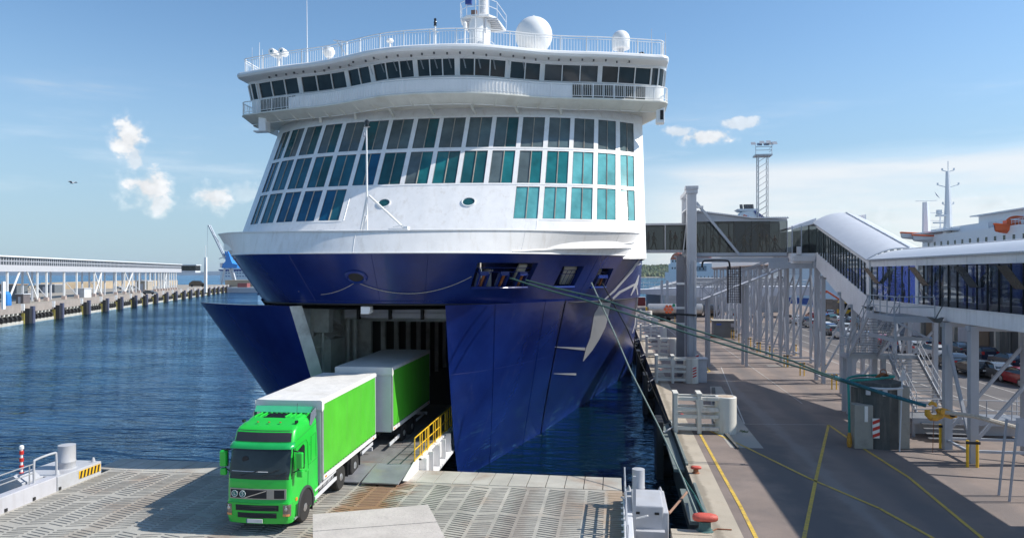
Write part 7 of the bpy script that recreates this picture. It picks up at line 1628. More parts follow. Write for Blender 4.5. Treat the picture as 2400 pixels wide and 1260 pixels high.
def build_tanker():
    p = atz(1585, 753, QZ); y = p.y + 1.5; x0 = p.x - 5.2
    t = thing('tanker_lorry', 'tanker lorry with orange dots on a metal tank, crossing behind the portal', 'lorry', (x0 + 9, y, QZ))
    m = MB(); m.lathe((x0, y, QZ + 2.2), [(.7, 0), (1.05, .15), (1.08, 10.0), (.7, 10.2)], 24, axis='x'); tk = m.build('tank', mat('tank_metal', (.50, .48, .45), .3, .6, var=.1), t, smooth=40)
    m = MB(); m.lathe((x0 + 10.4, y, QZ + 2.1), [(1.0, 0), (1.02, .1), (1.02, 2.6), (.8, 2.8)], 20, axis='x'); m.build('rear_tank', mat('tank_dark', (.12, .11, .10), .25, .8), t, smooth=40)
    dm = mat('dot_orange', (.80, .16, .05), .5); gm = mat('dot_green', (.02, .30, .16), .5)
    for i, (dx, dz) in enumerate(((0, 0), (.62, 0), (1.24, 0), (.31, .52), (.93, .52), (.31, -.52), (.93, -.52), (1.6, .75))):
        m = MB(); yy = y - 1.10 + .35 * dz * dz; m.lathe((x0 + 3.2 + dx, yy, QZ + 2.25 + dz), [(.0005, -.03), (.29, -.02), (.29, .12)], 14, axis='y'); m.build('painted_dot', gm if i == 7 else dm, tk)
    m = MB(); m.box(x0 + .2, x0 + 13.2, y - .9, y + .9, QZ + .85, QZ + 1.1); m.box(x0 + 1.0, x0 + 9, y - 1.0, y - .95, QZ + .5, QZ + .8); m.build('chassis', black, t)
    m = MB(); m.box(x0 - .4, x0 - .1, y - 1.1, y + 1.0, QZ + .3, QZ + 2.6); m.build('rear_frame', yellow, t)
    for x in (1.4, 2.6, 3.8, 11.0, 14.2): m = MB(); m.lathe((x0 + x, y - .95, QZ + .5), [(.25, -.15), (.5, -.15), (.5, .15), (.25, .15)], 16, axis='y'); w = m.build('wheel', tyre, t); m = MB(); m.lathe((x0 + x, y - 1.11, QZ + .5), [(.001, 0), (.26, 0)], 12, axis='y'); m.build('rim', rim_m, w)
    m = MB(); m.prism([(x0 + 14.9, y - 1.2, QZ + .5), (x0 + 17.2, y - 1.2, QZ + .5), (x0 + 17.2, y - 1.2, QZ + 2.0), (x0 + 17.0, y - 1.2, QZ + 3.2), (x0 + 15.0, y - 1.2, QZ + 3.3)], (0, 2.4, 0)); cb = m.build('cab', white2, t, bevel=.08)
    for i, (dx, dz) in enumerate(((.45, 2.3), (.7, 1.4), (1.1, .9), (.35, .9))): m = MB(); m.lathe((x0 + 14.9 + dx, y - 1.22, QZ + dz), [(.0005, -.01), (.26, -.01)], 12, axis='y'); m.build('painted_dot', gm if i == 0 else dm, cb)
    m = MB(); m.box(x0 + 16.2, x0 + 17.05, y - 1.21, y - 1.19, QZ + 2.0, QZ + 2.8); m.build('side_window', gl_d, cb)
    m = MB(); m.box(x0 + 12.9, x0 + 14.9, y - 1.15, y + 1.1, QZ + .35, QZ + 1.15); m.prism([(x0 + 12.6, y - 1.2, QZ + .9), (x0 + 13.1, y - 1.2, QZ + 1.3), (x0 + 14.9, y - 1.2, QZ + 1.25), (x0 + 14.9, y - 1.2, QZ + 1.0)], (0, .1, 0)); m.build('fairing', white2, t)
build_tanker()
# small red and blue containers, digger, wall pieces behind the lanes
for nm, px, py, w, h, mt, lb, ct in (('shipping_container', 1500, 716, 3.0, 2.3, mat('container_red', (.20, .02, .02), .6), 'dark red container at the quay edge beside the bow', 'container'), ('shipping_container', 1650, 722, 7, 2.4, mat('container_red2', (.25, .03, .03), .6), 'red container behind the tanker', 'container'), ('storage_shed', 1545, 722, 6.5, 4.6, mat('shed_blue_grey', (.20, .24, .30), .6), 'blue grey shed left of the portal beyond the tanker', 'shed'), ('storage_shed', 1735, 722, 11, 4.6, mat('shed_brown', (.16, .13, .10), .7), 'brown shed behind the trestles', 'shed')):
    p = atz(px, py, QZ); t = thing(nm, lb, ct, (p.x, p.y, QZ)); m = MB(); m.box(p.x - w / 2, p.x + w / 2, p.y, p.y + 3, QZ, QZ + h); m.build('body', mt, t)
    m = MB()
    for k in range(int(w / .35)): x = p.x - w / 2 + .1 + k * .35; m.box(x, x + .14, p.y - .04, p.y, QZ + .1, QZ + h - .1)
    m.build('ribs', mt, t); m = MB(); m.box(p.x - w / 2 - .1, p.x + w / 2 + .1, p.y - .1, p.y + 3.1, QZ + h, QZ + h + .1); m.build('roof', greyp, t)
p = atz(1955, 738, QZ); t = thing('concrete_wall', 'rough beige concrete block wall beyond the waiting cars', 'wall', (p.x, p.y, QZ))
for k in range(14): m = MB(); m.box(p.x - 4 + k * 1.25, p.x - 2.8 + k * 1.25, p.y + (k % 2) * .06, p.y + 1.2, QZ, QZ + 3.3 + (k % 3) * .08); m.build('block', mat('wall_beige', (.26, .22, .18), .85, var=.2, scale=2), t)
p = atz(1980, 742, QZ); t = thing('digger', 'yellow and orange wheeled digger standing behind the parked cars', 'digger', (p.x, p.y, QZ))
m = MB(); m.box(p.x - 1.2, p.x + 1.3, p.y - 1, p.y + 1.2, QZ + .7, QZ + 1.5); m.prism([(p.x - 1.3, p.y - 1, QZ + 2.9), (p.x + 1.1, p.y - 1, QZ + 2.7), (p.x + 1.8, p.y - 1, QZ + 2.2), (p.x + 1.1, p.y - 1, QZ + 3.4), (p.x - .6, p.y - 1, QZ + 3.7)], (0, 2.0, 0)); m.build('body', mat('digger_yellow', (.75, .42, .02), .5), t); m = MB(); m.box(p.x - .9, p.x + .9, p.y - .8, p.y + 1, QZ + 1.5, QZ + 2.8); m.build('cab', gl_d, t)
for x in (-.8, 1.0): m = MB(); m.lathe((p.x + x, p.y - 1.1, QZ + .6), [(.3, -.2), (.6, -.2), (.6, .2), (.3, .2)], 14, axis='y'); m.build('wheel', tyre, t)
m = MB(); m.beam((p.x - .5, p.y, QZ + 3.2), (p.x - 3.2, p.y + 1, QZ + 5.2), .35); m.beam((p.x - 3.2, p.y + 1, QZ + 5.2), (p.x - 5.6, p.y + 1, QZ + 4.6), .5); m.build('arm', orange, t)
t = thing('terminal_shed', 'long dark terminal shed with pale columns behind the waiting cars', 'building', (46, 80, QZ))
m = MB(); m.box(43, 60, 52, 112, QZ, 8.0); m.build('wall', mat('shed_dark', (.07, .07, .07), .8, var=.3, scale=.3), t); m = MB(); m.box(41, 60.5, 51, 113, 8.0, 8.4); m.build('roof', greyp, t)
for k in range(13): m = MB(); m.box(41.4, 41.8, 52 + k * 4.9, 52.4 + k * 4.9, QZ, 8.0); m.build('column', mat('column_beige', (.42, .38, .32), .7), t); m = MB(); m.box(42.9, 42.98, 53.4 + k * 4.7, 56.4 + k * 4.7, QZ, 5.8); m.build('roller_door', [greyp, concd, mat('door_brown', (.18, .12, .07), .7)][k % 3], t)
# twin post lifting gantry and grey link bridge beyond the tanker
p = atz(1557, 748, QZ); t = thing('lifting_gantry', 'pale twin post gantry left of the portal', 'gantry', (p.x, p.y, QZ))
for dx in (-.45, .6): m = MB(); m.box(p.x + dx - .22, p.x + dx + .22, p.y, p.y + .5, QZ, QZ + 7.6); m.build('post', steelp, t)
m = MB(); m.beam((p.x - 2.4, p.y, QZ), (p.x - .5, p.y, QZ + 2.2), .3); m.box(p.x - 1.2, p.x + 2.2, p.y - .2, p.y + .9, QZ, QZ + .9); m.build('foot', steelp, t)
a = atD(1495, 690, 150); b = atD(1640, 690, 150); t = thing('link_bridge', 'pale grey vehicle bridge with railings beyond the tanker', 'bridge', (b.x, b.y, a.z))
m = MB(); m.prism([(a.x, a.y, a.z + 1.0), (b.x, a.y, a.z + 1.6), (b.x + 22, a.y, a.z + 1.8), (b.x + 22, a.y, a.z), (b.x, a.y, a.z - .5), (a.x, a.y, a.z + .2)], (0, 8, 0)); m.build('deck', greyl, t)
m = MB()
for k in range(30): x = a.x + k * 1.15; m.tube((x, a.y, a.z + 1.2), (x, a.y, a.z + 2.7), .04, 4)
for h in (2.0, 2.7): m.tube((a.x, a.y, a.z + h - .3), (b.x + 22, a.y, a.z + h + .4), .04, 4)
m.build('railing', greyl, t)
t2 = MB(); c = atD(1660, 668, 170); t2.prism([(c.x - 13, c.y, c.z - 1.0), (c.x - 3, c.y, c.z + 1.7), (c.x + 16, c.y, c.z + 1.7), (c.x + 22, c.y, c.z - 1.0)], (0, 14, 0)); t2.box(c.x - 10, c.x + 18, c.y + 1, c.y + 13, QZ, c.z - 1); tag(t2.build('terminal_roof', mat('terminal_roof', (.50, .48, .46), .7)), 'low building with a broad pale hipped roof beyond the link bridge', 'building')

# ---- lattice light mast
c = atD(1787, 350, 150); z1 = c.z; w = .95; t = thing('light_mast', 'tall lattice floodlight mast rising behind the gangway', 'light mast', (c.x, c.y, QZ))
for dx in (-w, w):
    for dy in (-w, w): m = MB(); m.tube((c.x + dx, c.y + dy, QZ), (c.x + dx, c.y + dy, z1 - 1.4), .11 if dx < 0 else .07, 5); m.build('leg', steel, t)
m = MB(); n = 26
for k in range(n):
    za, zb_ = QZ + (z1 - 1.4 - QZ) * k / n, QZ + (z1 - 1.4 - QZ) * (k + 1) / n
    for dy in (-w, w): m.tube((c.x - w, c.y + dy, za), (c.x + w, c.y + dy, zb_), .035, 4)
    for dx in (-w, w): m.tube((c.x + dx, c.y - w, zb_), (c.x + dx, c.y + w, za), .035, 4)
m.build('bracing', steel, t)
m = MB(); m.box(c.x - 1.7, c.x + 1.7, c.y - 1.5, c.y + 1.5, z1 - 1.5, z1 - 1.2); m.build('platform', steel, t)
m = MB()
for h in (.8, 1.5): m.path([(c.x - 1.6, c.y - 1.4, z1 - 1.2 + h), (c.x + 1.6, c.y - 1.4, z1 - 1.2 + h), (c.x + 1.6, c.y + 1.4, z1 - 1.2 + h)], .05, 4)
for x in (-1.6, 1.6): m.tube((c.x + x, c.y - 1.4, z1 - 1.3), (c.x + x, c.y - 1.4, z1 + .6), .06, 4)
m.build('rail', steel, t)
for k, (dx, tz) in enumerate(((-2.1, .3), (-.9, .1), (.4, .1), (1.3, .2), (2.1, .3), (-.4, .5), (.9, .55))): m = MB(); m.prism([(c.x + dx - .5, c.y - 1.9, z1 + .35 + tz), (c.x + dx + .5, c.y - 1.9, z1 + .35 + tz), (c.x + dx + .45, c.y - 1.3, z1 + .8 + tz), (c.x + dx - .45, c.y - 1.3, z1 + .8 + tz)], (0, .2, .25)); m.build('floodlight', steel, t)

# ================================================================ OTHER SHIPS
pale = mat('far_ship_white', (.74, .76, .78), .5, var=.03); paleb = mat('far_ship_blue_white', (.80, .80, .82), .5, var=.05)
def frame(P0, P1):
    """local frame along a ship side: s along, o outwards (towards camera), z"""
    P0, P1 = Vector(P0), Vector(P1); d = (P1 - P0).normalized(); n = Vector((d.y, -d.x)); 
    if n.dot(-P0) < 0: n = -n
    return lambda s, o, z: Vector((P0.x + d.x * s + n.x * o, P0.y + d.y * s + n.y * o, z)), (P1 - P0).length
def lbox(m, F, s0, s1, o0, o1, z0, z1):
    q = [F(s0, o0, z0), F(s1, o0, z0), F(s1, o1, z0), F(s0, o1, z0)]; m.prism(q, (0, 0, z1 - z0))
def windows_row(t, F, s0, s1, n, z0, z1, w, o=.03, mt=None):
    for k in range(n): s = s0 + (s1 - s0) * k / max(1, n - 1); m = MB(); m.face([F(s - w / 2, o, z0), F(s + w / 2, o, z0), F(s + w / 2, o, z1), F(s - w / 2, o, z1)]); m.build('window', mt or gl_d, t)
def build_ship_b():
    # white ship with orange boats, far right over the corridor roof
    F, L_ = frame((60, 86), (60, 190)); q = F(0, 0, 0)
    t = thing('white_ship', 'white passenger ship with tall mast and orange boats above the corridor roof', 'ship', (60, 140, 0))
    m = MB(); lbox(m, F, 0, 66, -18, 0, -1, 18.8); lbox(m, F, 0, 10, -18, -1, 18.8, 21.8); m.prism([F(66, 0, -1), F(90, -2, -1), F(106, -9, -1), F(90, -16, -1), F(66, -18, -1)], (0, 0, 16.8)); m.build('hull', pale, t)
    m = MB(); lbox(m, F, 34, 50, -14, -2.5, 18.8, 21.3); lbox(m, F, 33, 51, -15, -1.5, 21.3, 21.5); m.build('upper_house', pale, t); m = MB(); lbox(m, F, 24, 33, -12, -1, 18.8, 21.5); m.build('aft_house', pale, t)
    m = MB(); m.prism([F(34, -3, 20.5), F(33, -3, 22.6), F(32.5, -3, 22.6), F(28, -3, 20.5)], (-1.5, 0, 0)); m.build('funnel_casing', pale, t)
    m = MB(); q = F(32.6, -3, 23); m.lathe((q.x, q.y, 22.8), [(.2, 0), (.18, 1.0), (.7, 1.6), (.72, 2.2), (.3, 2.7), (.05, 2.8)], 14); m.build('radar_dome', pale, t, smooth=True)
    windows_row(t, F, 20, 64, 17, 16.4, 17.4, .7); windows_row(t, F, 3, 64, 24, 13.7, 14.6, .6); windows_row(t, F, 4, 62, 22, 11.6, 12.3, .5)
    m = MB(); lbox(m, F, 44, 66, -14, -1.2, 18.8, 20.0); lbox(m, F, 56, 72, -14, -2, 16.8, 19.2); lbox(m, F, 54, 74, -14.5, .6, 19.2, 19.5); m.build('bridge_house', pale, t)
    windows_row(t, F, 57, 71, 14, 17.6, 18.6, .7, o=-1.95)
    for s in range(0, 44, 1): pass
    m = MB()
    for h in (.5, 1.0): m.path([F(18 + k * 2, -.3, 18.8 + h) for k in range(13)], .04, 4)
    for k in range(25): m.tube(F(18 + k, -.3, 18.8), F(18 + k, -.3, 19.8), .035, 4)
    m.build('railing', pale, t)
    # main mast with spreaders
    c = atD(2222, 540, 134); m = MB(); m.path([(c.x, c.y, 17), (c.x, c.y, 24), (c.x - .1, c.y, 30.3)], [.95, .6, .32], 8); m.path([(c.x, c.y, 30), (c.x, c.y, 32.2)], .07, 5); ms = m.build('main_mast', pale, t, smooth=True)
    for z, w in ((30.2, 2.0), (27.3, 3.6), (24.0, 1.8)):
        m = MB(); m.beam((c.x - w / 2, c.y, z + w * .14), (c.x, c.y, z), .14); m.beam((c.x + w / 2, c.y, z + w * .14), (c.x, c.y, z), .14)
        for s in (-1, 1): m.box(c.x + s * w / 2 - .12, c.x + s * w / 2 + .12, c.y - .1, c.y + .1, z + w * .14, z + w * .14 + .4)
        m.build('spreader', pale, ms)
    m = MB(); m.box(c.x - 2.6, c.x - .6, c.y - .1, c.y + .1, 20.7, 20.95); m.box(c.x - 2.0, c.x - .5, c.y - .5, c.y + .5, 22.0, 22.3); m.box(c.x - 1.9, c.x - 1.2, c.y - .4, c.y + .4, 22.4, 23.2); m.build('radar_scanner', pale, ms)
    m = MB(); m.prism([(c.x - 2.3, c.y, 26.6), (c.x - 1.6, c.y, 25.6), (c.x - 1.4, c.y, 25.3), (c.x - 2.0, c.y, 25.9)], (0, .03, 0)); m.build('pennant', navy, ms)
    c = atD(2172, 520, 150); m = MB(); m.path([(c.x, c.y, 18), (c.x - .2, c.y, 26.2)], [.9, .6], 6); m.beam((c.x - 2.2, c.y, 26.4), (c.x + 2, c.y, 26.5), .1)
    for z in (24, 22.4, 21): m.beam((c.x - .6, c.y, z), (c.x + 3.2, c.y, z - .1), .12)
    m.beam((c.x + 2.6, c.y, 19), (c.x + 2.6, c.y, 24), .2); m.build('fore_mast', pale, t)
    m = MB(); 
    for k in range(10): m.beam(F(17.2 + k * .33, .3, 14.9 + k * .42), F(17.2 + k * .33, 1.3, 14.9 + k * .42), .25, .06)
    m.build('outside_stair', greyl, t)
    # lifeboats: own things, slung at the side
    for i, (px, py, D_, lb, hullm, topm) in enumerate(((2368, 532, 112, 'orange rescue boat on its cradle at the right edge of the white ship', orange, orange), (2185, 556, 139, 'white lifeboat with orange gunwale left of the tall mast', pale, orange), (2155, 550, 147, 'second white lifeboat with orange gunwale further left on the white ship', pale, orange))):
        c = atD(px, py, D_); b = thing('lifeboat', lb, 'lifeboat', tuple(c), group='boats on the white ship')
        L2, w2 = (2.3, .9) if i == 0 else (3.6, 1.2); m = MB(); P = []
        for k in range(9): s = -1 + k / 4; ww = w2 * (1 - abs(s) ** 2.4 * .85); P.append([Vector((c.x + s * L2, c.y - ww, c.z + .25 + .25 * s * s)), Vector((c.x + s * L2 * .96, c.y - ww * .8, c.z - .5)), Vector((c.x + s * L2 * .9, c.y, c.z - 1.0 + .3 * s * s)), Vector((c.x + s * L2 * .96, c.y + ww * .8, c.z - .5)), Vector((c.x + s * L2, c.y + ww, c.z + .25 + .25 * s * s))])
        m.grid(P); m.build('hull', hullm, b, smooth=True); m = MB(); m.path([r[0] for r in P], .16, 5); m.path([r[-1] for r in P], .16, 5); m.face([P[k][0] for k in range(9)] + [P[k][-1] for k in range(8, -1, -1)]); m.build('gunwale', topm, b)
        if i == 0: m = MB(); m.path(catmull([(c.x - .8, c.y, c.z), (c.x - .3, c.y, c.z + 1.1), (c.x + .6, c.y, c.z + 1.5), (c.x + 1.9, c.y, c.z + 1.4)], 4), .25, 8); m.box(c.x - .8, c.x + 1.2, c.y - .6, c.y + .6, c.z, c.z + 1.0); m.build('davit_arm', orange, b, smooth=30)
build_ship_b()
def build_ship_a():
    F, L_ = frame((24.2, 337), (84, 225))
    t = thing('pale_ferry', 'pale blue white ferry beyond the quay with orange rounded funnel end', 'ship', (54, 280, 0))
    m = MB(); m.prism([F(-3, 0, -1), F(L_, 0, -1), F(L_, -24, -1), F(3, -24, -1)], (0, 0, 17.5 - 4.5)); hull_o = m.build('hull', paleb, t)
    m = MB(); lbox(m, F, 0, L_, -22, -.02, 12, 15.8); lbox(m, F, 1.2, 24, -21, -.2, 15.8, 18.4); m.build('superstructure', paleb, t)
    m = MB(); P = []
    for k in range(9): a = math.pi * k / 8; P.append(F(6.2 - 4.6 * math.cos(a), -.15, 17.6 + 3.0 * math.sin(a)))
    m.prism(P, tuple(F(0, -12, 0) - F(0, 0, 0))); m.build('funnel', mat('far_orange', (.65, .16, .07), .5), t)
    m = MB(); m.prism([F(22, .1, 18.2), F(31, .1, 18.2), F(34, .1, 15.9), F(26, .1, 17.5)], tuple(F(0, -1, 0) - F(0, 0, 0))); m.build('swoosh', mat('far_crimson', (.35, .03, .06), .5), t)
    fw = mat('far_window', (.03, .045, .06), .2)
    windows_row(t, F, 3.5, 11, 4, 16.5, 17.4, 1.0, mt=fw); windows_row(t, F, 3.2, 12, 5, 13.4, 14.2, 1.0, mt=fw); windows_row(t, F, 21, 28, 4, 16.4, 17.3, 1.0, .1, mt=fw); windows_row(t, F, 20, 80, 24, 9.6, 10.3, .6, mt=fw); windows_row(t, F, 36, 74, 12, 12.8, 14.0, 1.6, mt=fw)
    m = MB(); m.prism([F(20, .06, 12.4), F(29, .06, 12.4), F(29, .06, 14.6), F(20, .06, 14.6)], tuple(F(0, -.5, 0) - F(0, 0, 0))); m.build('window_recess', mat('far_recess', (.26, .30, .35), .5), t); windows_row(t, F, 22, 27, 3, 12.9, 14.1, 1.0, .1, mt=fw)
    m = MB(); lbox(m, F, 60, L_, -.05, .05, .8, 3.0); m.build('blue_stripe', mat('far_stripe', (.02, .07, .30), .4), t)
    m = MB()
    for k in range(9): m.beam(F(62, .4, 11.2 + k * .55), F(84, .4, 11.2 + k * .55), .16, .2)
    m.build('louvre', greyl, t)
    # red script on the hull, only its end readable
    p = F(78, .12, 6.2); an = math.atan2((F(1, 0, 0) - F(0, 0, 0)).y, (F(1, 0, 0) - F(0, 0, 0)).x)
    text_mesh('ust', 5.0, Matrix.Translation(p) @ Matrix.Rotation(an, 4, 'Z') @ Matrix.Rotation(rad(90), 4, 'X') @ Matrix(((1, .35, 0, 0), (0, 1, 0, 0), (0, 0, 1, 0), (0, 0, 0, 1))), mat('far_script', (.45, .05, .09), .5), t, 'hull_lettering')
    # funnel of the third ship further right
    c = atD(1768, 505, 260); t = thing('ship_funnel', 'white raked funnel with dark exhaust pipes and colour patches above the gangway roof', 'funnel', tuple(c))
    s = 260 / FPX; q = lambda px, py, o=0: Vector((c.x + (px - 1768) * s, c.y + o, c.z + (505 - py) * s))
    m = MB(); m.prism([q(1728, 520), q(1740, 496), q(1766, 494), q(1782, 520), q(1782, 700), q(1728, 700)], (0, 8, 0)); m.build('casing', pale, t); m = MB(); m.prism([q(1766, 494, -.3), q(1772, 494, -.3), q(1800, 516, -.3), q(1802, 560, -.3), q(1782, 560, -.3), q(1782, 518, -.3)], (0, 8, 0)); m.build('blue_side', mat('funnel_navy', (.06, .08, .25), .5), t)
    m = MB(); m.prism([q(1730, 489), q(1780, 489), q(1776, 494), q(1738, 494)], (0, 8, 0)); m.build('top_plate', pale, t)
    for px in (1741, 1750, 1755, 1760, 1766): m = MB(); m.tube(q(px + 2, 494, 3), q(px, 477, 3), .55, 8); m.build('exhaust_pipe', mat('exhaust_dark', (.05, .055, .065), .5), t)
    m = MB(); m.face([q(1738, 513, -.1), q(1744, 502, -.1), q(1752, 505, -.1), q(1747, 515, -.1)]); m.build('orange_patch', mat('far_orange2', (.70, .16, .10), .5), t); m = MB(); m.face([q(1748, 514, -.1), q(1753, 505, -.1), q(1763, 513, -.1)]); m.build('blue_patch', bluep, t)
build_ship_a()

# ================================================================ FAR PIER ON THE LEFT
PD = Vector((-113, 296)).normalized(); PN = Vector((-PD.y, PD.x)); PE = Vector((-131, 139)); PZ = 4.2
if PN.x > 0: PN = -PN
def pp(t, o, z): q = PE + PD * t + PN * o; return Vector((q.x, q.y, z))
def t_of(px):
    k = (.1404 + .9901 * (1200 - px) / 1700); return (131 - k * 156) / (k * .975 - .357)
def build_pier():
    pz = MB(); pz.prism([pp(-60, 0, -3), pp(320, 0, -3), pp(320, 75, -3), pp(-60, 75, -3)], (0, 0, PZ + 3)); pier = pz.build('far_pier', mat('far_pier_ground', (.30, .27, .23), .9, var=.2, scale=.15)); struct(pier)
    m = MB(); m.prism([pp(-60, -.6, 2.5), pp(320, -.6, 2.5), pp(320, .0, 2.5), pp(-60, .0, 2.5)], (0, 0, PZ - 2.45)); m.build('pier_coping', mat('far_coping', (.32, .27, .235), .85, var=.15, scale=.6), pier)
    m = MB(); m.prism([pp(-60, -.9, -.5), pp(320, -.9, -.5), pp(320, -.1, -.5), pp(-60, -.1, -.5)], (0, 0, 1.2)); m.build('pier_sill', mat('pier_sill_white', (.50, .47, .41), .8, var=.2, scale=.7, dirt=(.15, .14, .1), dirt_amt=.6), pier)
    # fenders at each bay
    xs = [-34, 54, 125, 190, 235, 270, 304, 330, 355, 380, 402, 422, 438, 455, 468, 482, 494, 504, 515, 524, 533]
    ts = [t_of(x) for x in xs]
    f = thing('pier_fender', '', 'fender')
    U = lambda a, o, z: Vector((PD.x * a + PN.x * o, PD.y * a + PN.y * o, z))
    def ub(m, a0, a1, o0, o1, z0, z1): m.prism([U(a0, o0, z0), U(a1, o0, z0), U(a1, o1, z0), U(a0, o1, z0)], (0, 0, z1 - z0))
    m = MB(); ub(m, -.2, .9, -2.2, -1.5, -.5, 3.9); m.build('front_panel', mat('fender_slate', (.075, .08, .13), .6), f)
    m = MB(); ub(m, -1.6, -.1, -1.9, -.6, .0, 3.4); m.build('rubber_block', black, f)
    m = MB(); ub(m, -2.2, -1.9, -1.1, -.5, -.3, 2.4); m.build('yellow_strip', mat('fender_olive', (.26, .22, .05), .7, var=.3, scale=1), f)
    m = MB(); ub(m, -2.6, -2.2, -1.2, -.5, 3.0, PZ + .3); m.build('white_post', white2, f)
    tyre_me = None
    for i, tt in enumerate(ts):
        o = f if i == 0 else dup(f); q = pp(tt, 0, 0); o.location = q; o['label'] = '%s dark fender pair counted from the left along the far pier' % ORD[i]; o['group'] = 'fenders along the far pier'
    n = 0
    for a, b in zip(ts, ts[1:]):
        L_ = b - a; k0 = max(3, min(6, int(L_ / 2.6)))
        for k in range(k0):
            tt = a + 1.6 + (L_ - 4.6) * (k + .5) / k0; q = pp(tt, -.7, 1.35)
            if tyre_me is None:
                m = MB(); m.lathe((0, 0, 0), [(.35, -.35), (.62, -.4), (.75, 0), (.62, .4), (.35, .35)], 12, axis='x'); o = m.build('tyre', tyre, None); tyre_me = o.data; m = MB(); m.box(-.35, .35, -.05, .35, -.2, 1.1); w_o = m.build('tyre_bracket', mat('bracket_white', (.55, .52, .46), .7), None); wm = w_o.data; bpy.data.objects.remove(o); bpy.data.objects.remove(w_o)
            o = bpy.data.objects.new('tyre', tyre_me); COL.objects.link(o); o.parent = pier; o.location = q; o.rotation_euler = (0, 0, math.atan2(PD.y, PD.x))
            if n % 1 == 0: w = bpy.data.objects.new('tyre_bracket', wm); COL.objects.link(w); w.parent = pier; w.location = q + Vector((PN.x * .2, PN.y * .2, .3)); w.rotation_euler = (0, 0, math.atan2(PD.y, PD.x))
            n += 1
    # elevated gallery
    G0 = Vector((-144.8, 163.3)); G1 = Vector((-197, 310)); d = (G1 - G0).normalized(); nn = Vector((-d.y, d.x)); nn = nn if nn.x < 0 else -nn
    g = lambda s, o, z: Vector((G0.x + d.x * s + nn.x * o, G0.y + d.y * s + nn.y * o, z))
    t = thing('passenger_gallery', 'long elevated glazed passenger gallery on slim columns along the far pier', 'gallery', tuple(g(60, 0, PZ)))
    s0, s1 = -45, 152
    def gb(m, a, b, o0, o1, z0, z1): m.prism([g(a, o0, z0), g(b, o0, z0), g(b, o1, z0), g(a, o1, z0)], (0, 0, z1 - z0))
    m = MB(); gb(m, s0, s1, 0, 4, 11.9, 13.45); m.build('lower_band', mat('gallery_white', (.50, .49, .50), .6, var=.05), t)
    m = MB(); gb(m, s0, s1, .1, 3.9, 13.45, 15.3); m.build('glazing', mat('gallery_glass', (.05, .06, .07), .15, var=.2), t); m = MB(); gb(m, s0, s1, -.4, 4.4, 15.3, 15.62); m.build('roof', white2, t); m = MB(); gb(m, s0, s1, .0, .1, 14.3, 14.45); m.build('rail', greyl, t)
    m = MB()
    for k in range(150): s = s0 + (s1 - s0) * k / 150; gb(m, s, s + .22, .0, .12, 13.45, 15.3)
    m.build('glazing_bars', greyp, t, stuff=True)
    cols = [-12, 4, 9.5, 21, 30, 44, 50, 64, 73, 82, 90, 98, 104, 111, 116, 120, 124, 128, 132, 136, 140, 144]
    for i, s in enumerate(cols):
        for o_ in (.3, 3.7): m = MB(); gb(m, s, s + .42, o_, o_ + .4, PZ, 11.9); m.build('column', white2 if o_ < 1 else greyl, t)
        m = MB(); gb(m, s - .3, s + .7, .0, 1.0, PZ, PZ + 1.0); m.build('column_foot', mat('foot_rust', (.45, .36, .32), .8), t)
    for a, b in ((4, -2), (-12, -6), (44, 50), (50, 44), (73, 82), (82, 73), (124, 128), (128, 124)): m = MB(); m.beam(g(a, .3, PZ + .3), g(b, .3, 11.8), .3); m.build('brace', white2, t)
    for s in cols[::2]: m = MB(); m.beam(g(s, .4, PZ + 1), g(s, 3.8, 9.5), .18); m.build('brace', greyl, t)
    # far end gangway box with its portal
    c0 = atD(409, 634, 345); c1 = atD(482, 634, 352); e = thing('far_gangway', 'dark boarding gangway with white portal post at the end of the far gallery', 'gangway', tuple(c0))
    m = MB(); m.box(c0.x, c1.x, c0.y, c0.y + 4, c0.z, c0.z + 2.4); m.build('tunnel', gl_d, e); m = MB(); m.box(c0.x, c1.x + .5, c0.y - .2, c0.y + 4.2, c0.z + 2.4, c0.z + 2.9); m.box(c0.x, c1.x, c0.y - .2, c0.y + 4.2, c0.z - .9, c0.z); m.build('frame', greyl, e)
    m = MB(); q = atD(482, 670, 350); m.box(q.x - .55, q.x + .55, q.y - .5, q.y + .5, PZ - 2, 19.2); m.path([(q.x, q.y, 19), (q.x, q.y, 25)], .12, 5); m.build('portal_post', white2, e)
    # sheds, bins and clutter on the pier
    def blk(nm, px, py, w, h, dp, mt, lb, ct, lid=None):
        p = atz(px, py, PZ); t = thing(nm, lb, ct, (p.x, p.y, PZ)); m = MB(); m.box(p.x - w / 2, p.x + w / 2, p.y, p.y + dp, PZ, PZ + h); m.build('body', mt, t); m = MB(); m.box(p.x - w / 2 - .15, p.x + w / 2 + .15, p.y - .15, p.y + dp + .15, PZ + h, PZ + h + .2); m.build('roof', lid or greyl, t); m = MB(); m.box(p.x - w * .2, p.x + w * .12, p.y - .04, p.y, PZ, PZ + h * .75); m.build('door', greyp, t); return t
    blk('equipment_hut', 186, 697, 3.2, 2.6, 3, mat('hut_white', (.56, .56, .56), .6), 'white equipment hut on the far pier below the gallery', 'hut')
    blk('storage_shed', 108, 686, 7, 3.0, 5, mat('shed_slate', (.13, .15, .17), .7), 'slate grey shed on the far pier, left', 'shed'); blk('equipment_hut', 46, 711, 2.0, 2.2, 2, mat('hut_brown', (.14, .12, .12), .7), 'dark brown hut near the left end of the far pier', 'hut'); blk('storage_shed', 15, 700, 6.5, 4.0, 4, mat('shed_slate', (.13, .15, .17), .7), 'dark canopy shed at the left edge of the photo', 'shed', mat('canopy_tan', (.42, .28, .16), .7))
    blk('equipment_hut', 332, 684, 5, 4.2, 3, mat('hut_tan', (.40, .34, .27), .7), 'tan cabin in the middle of the far pier', 'hut')
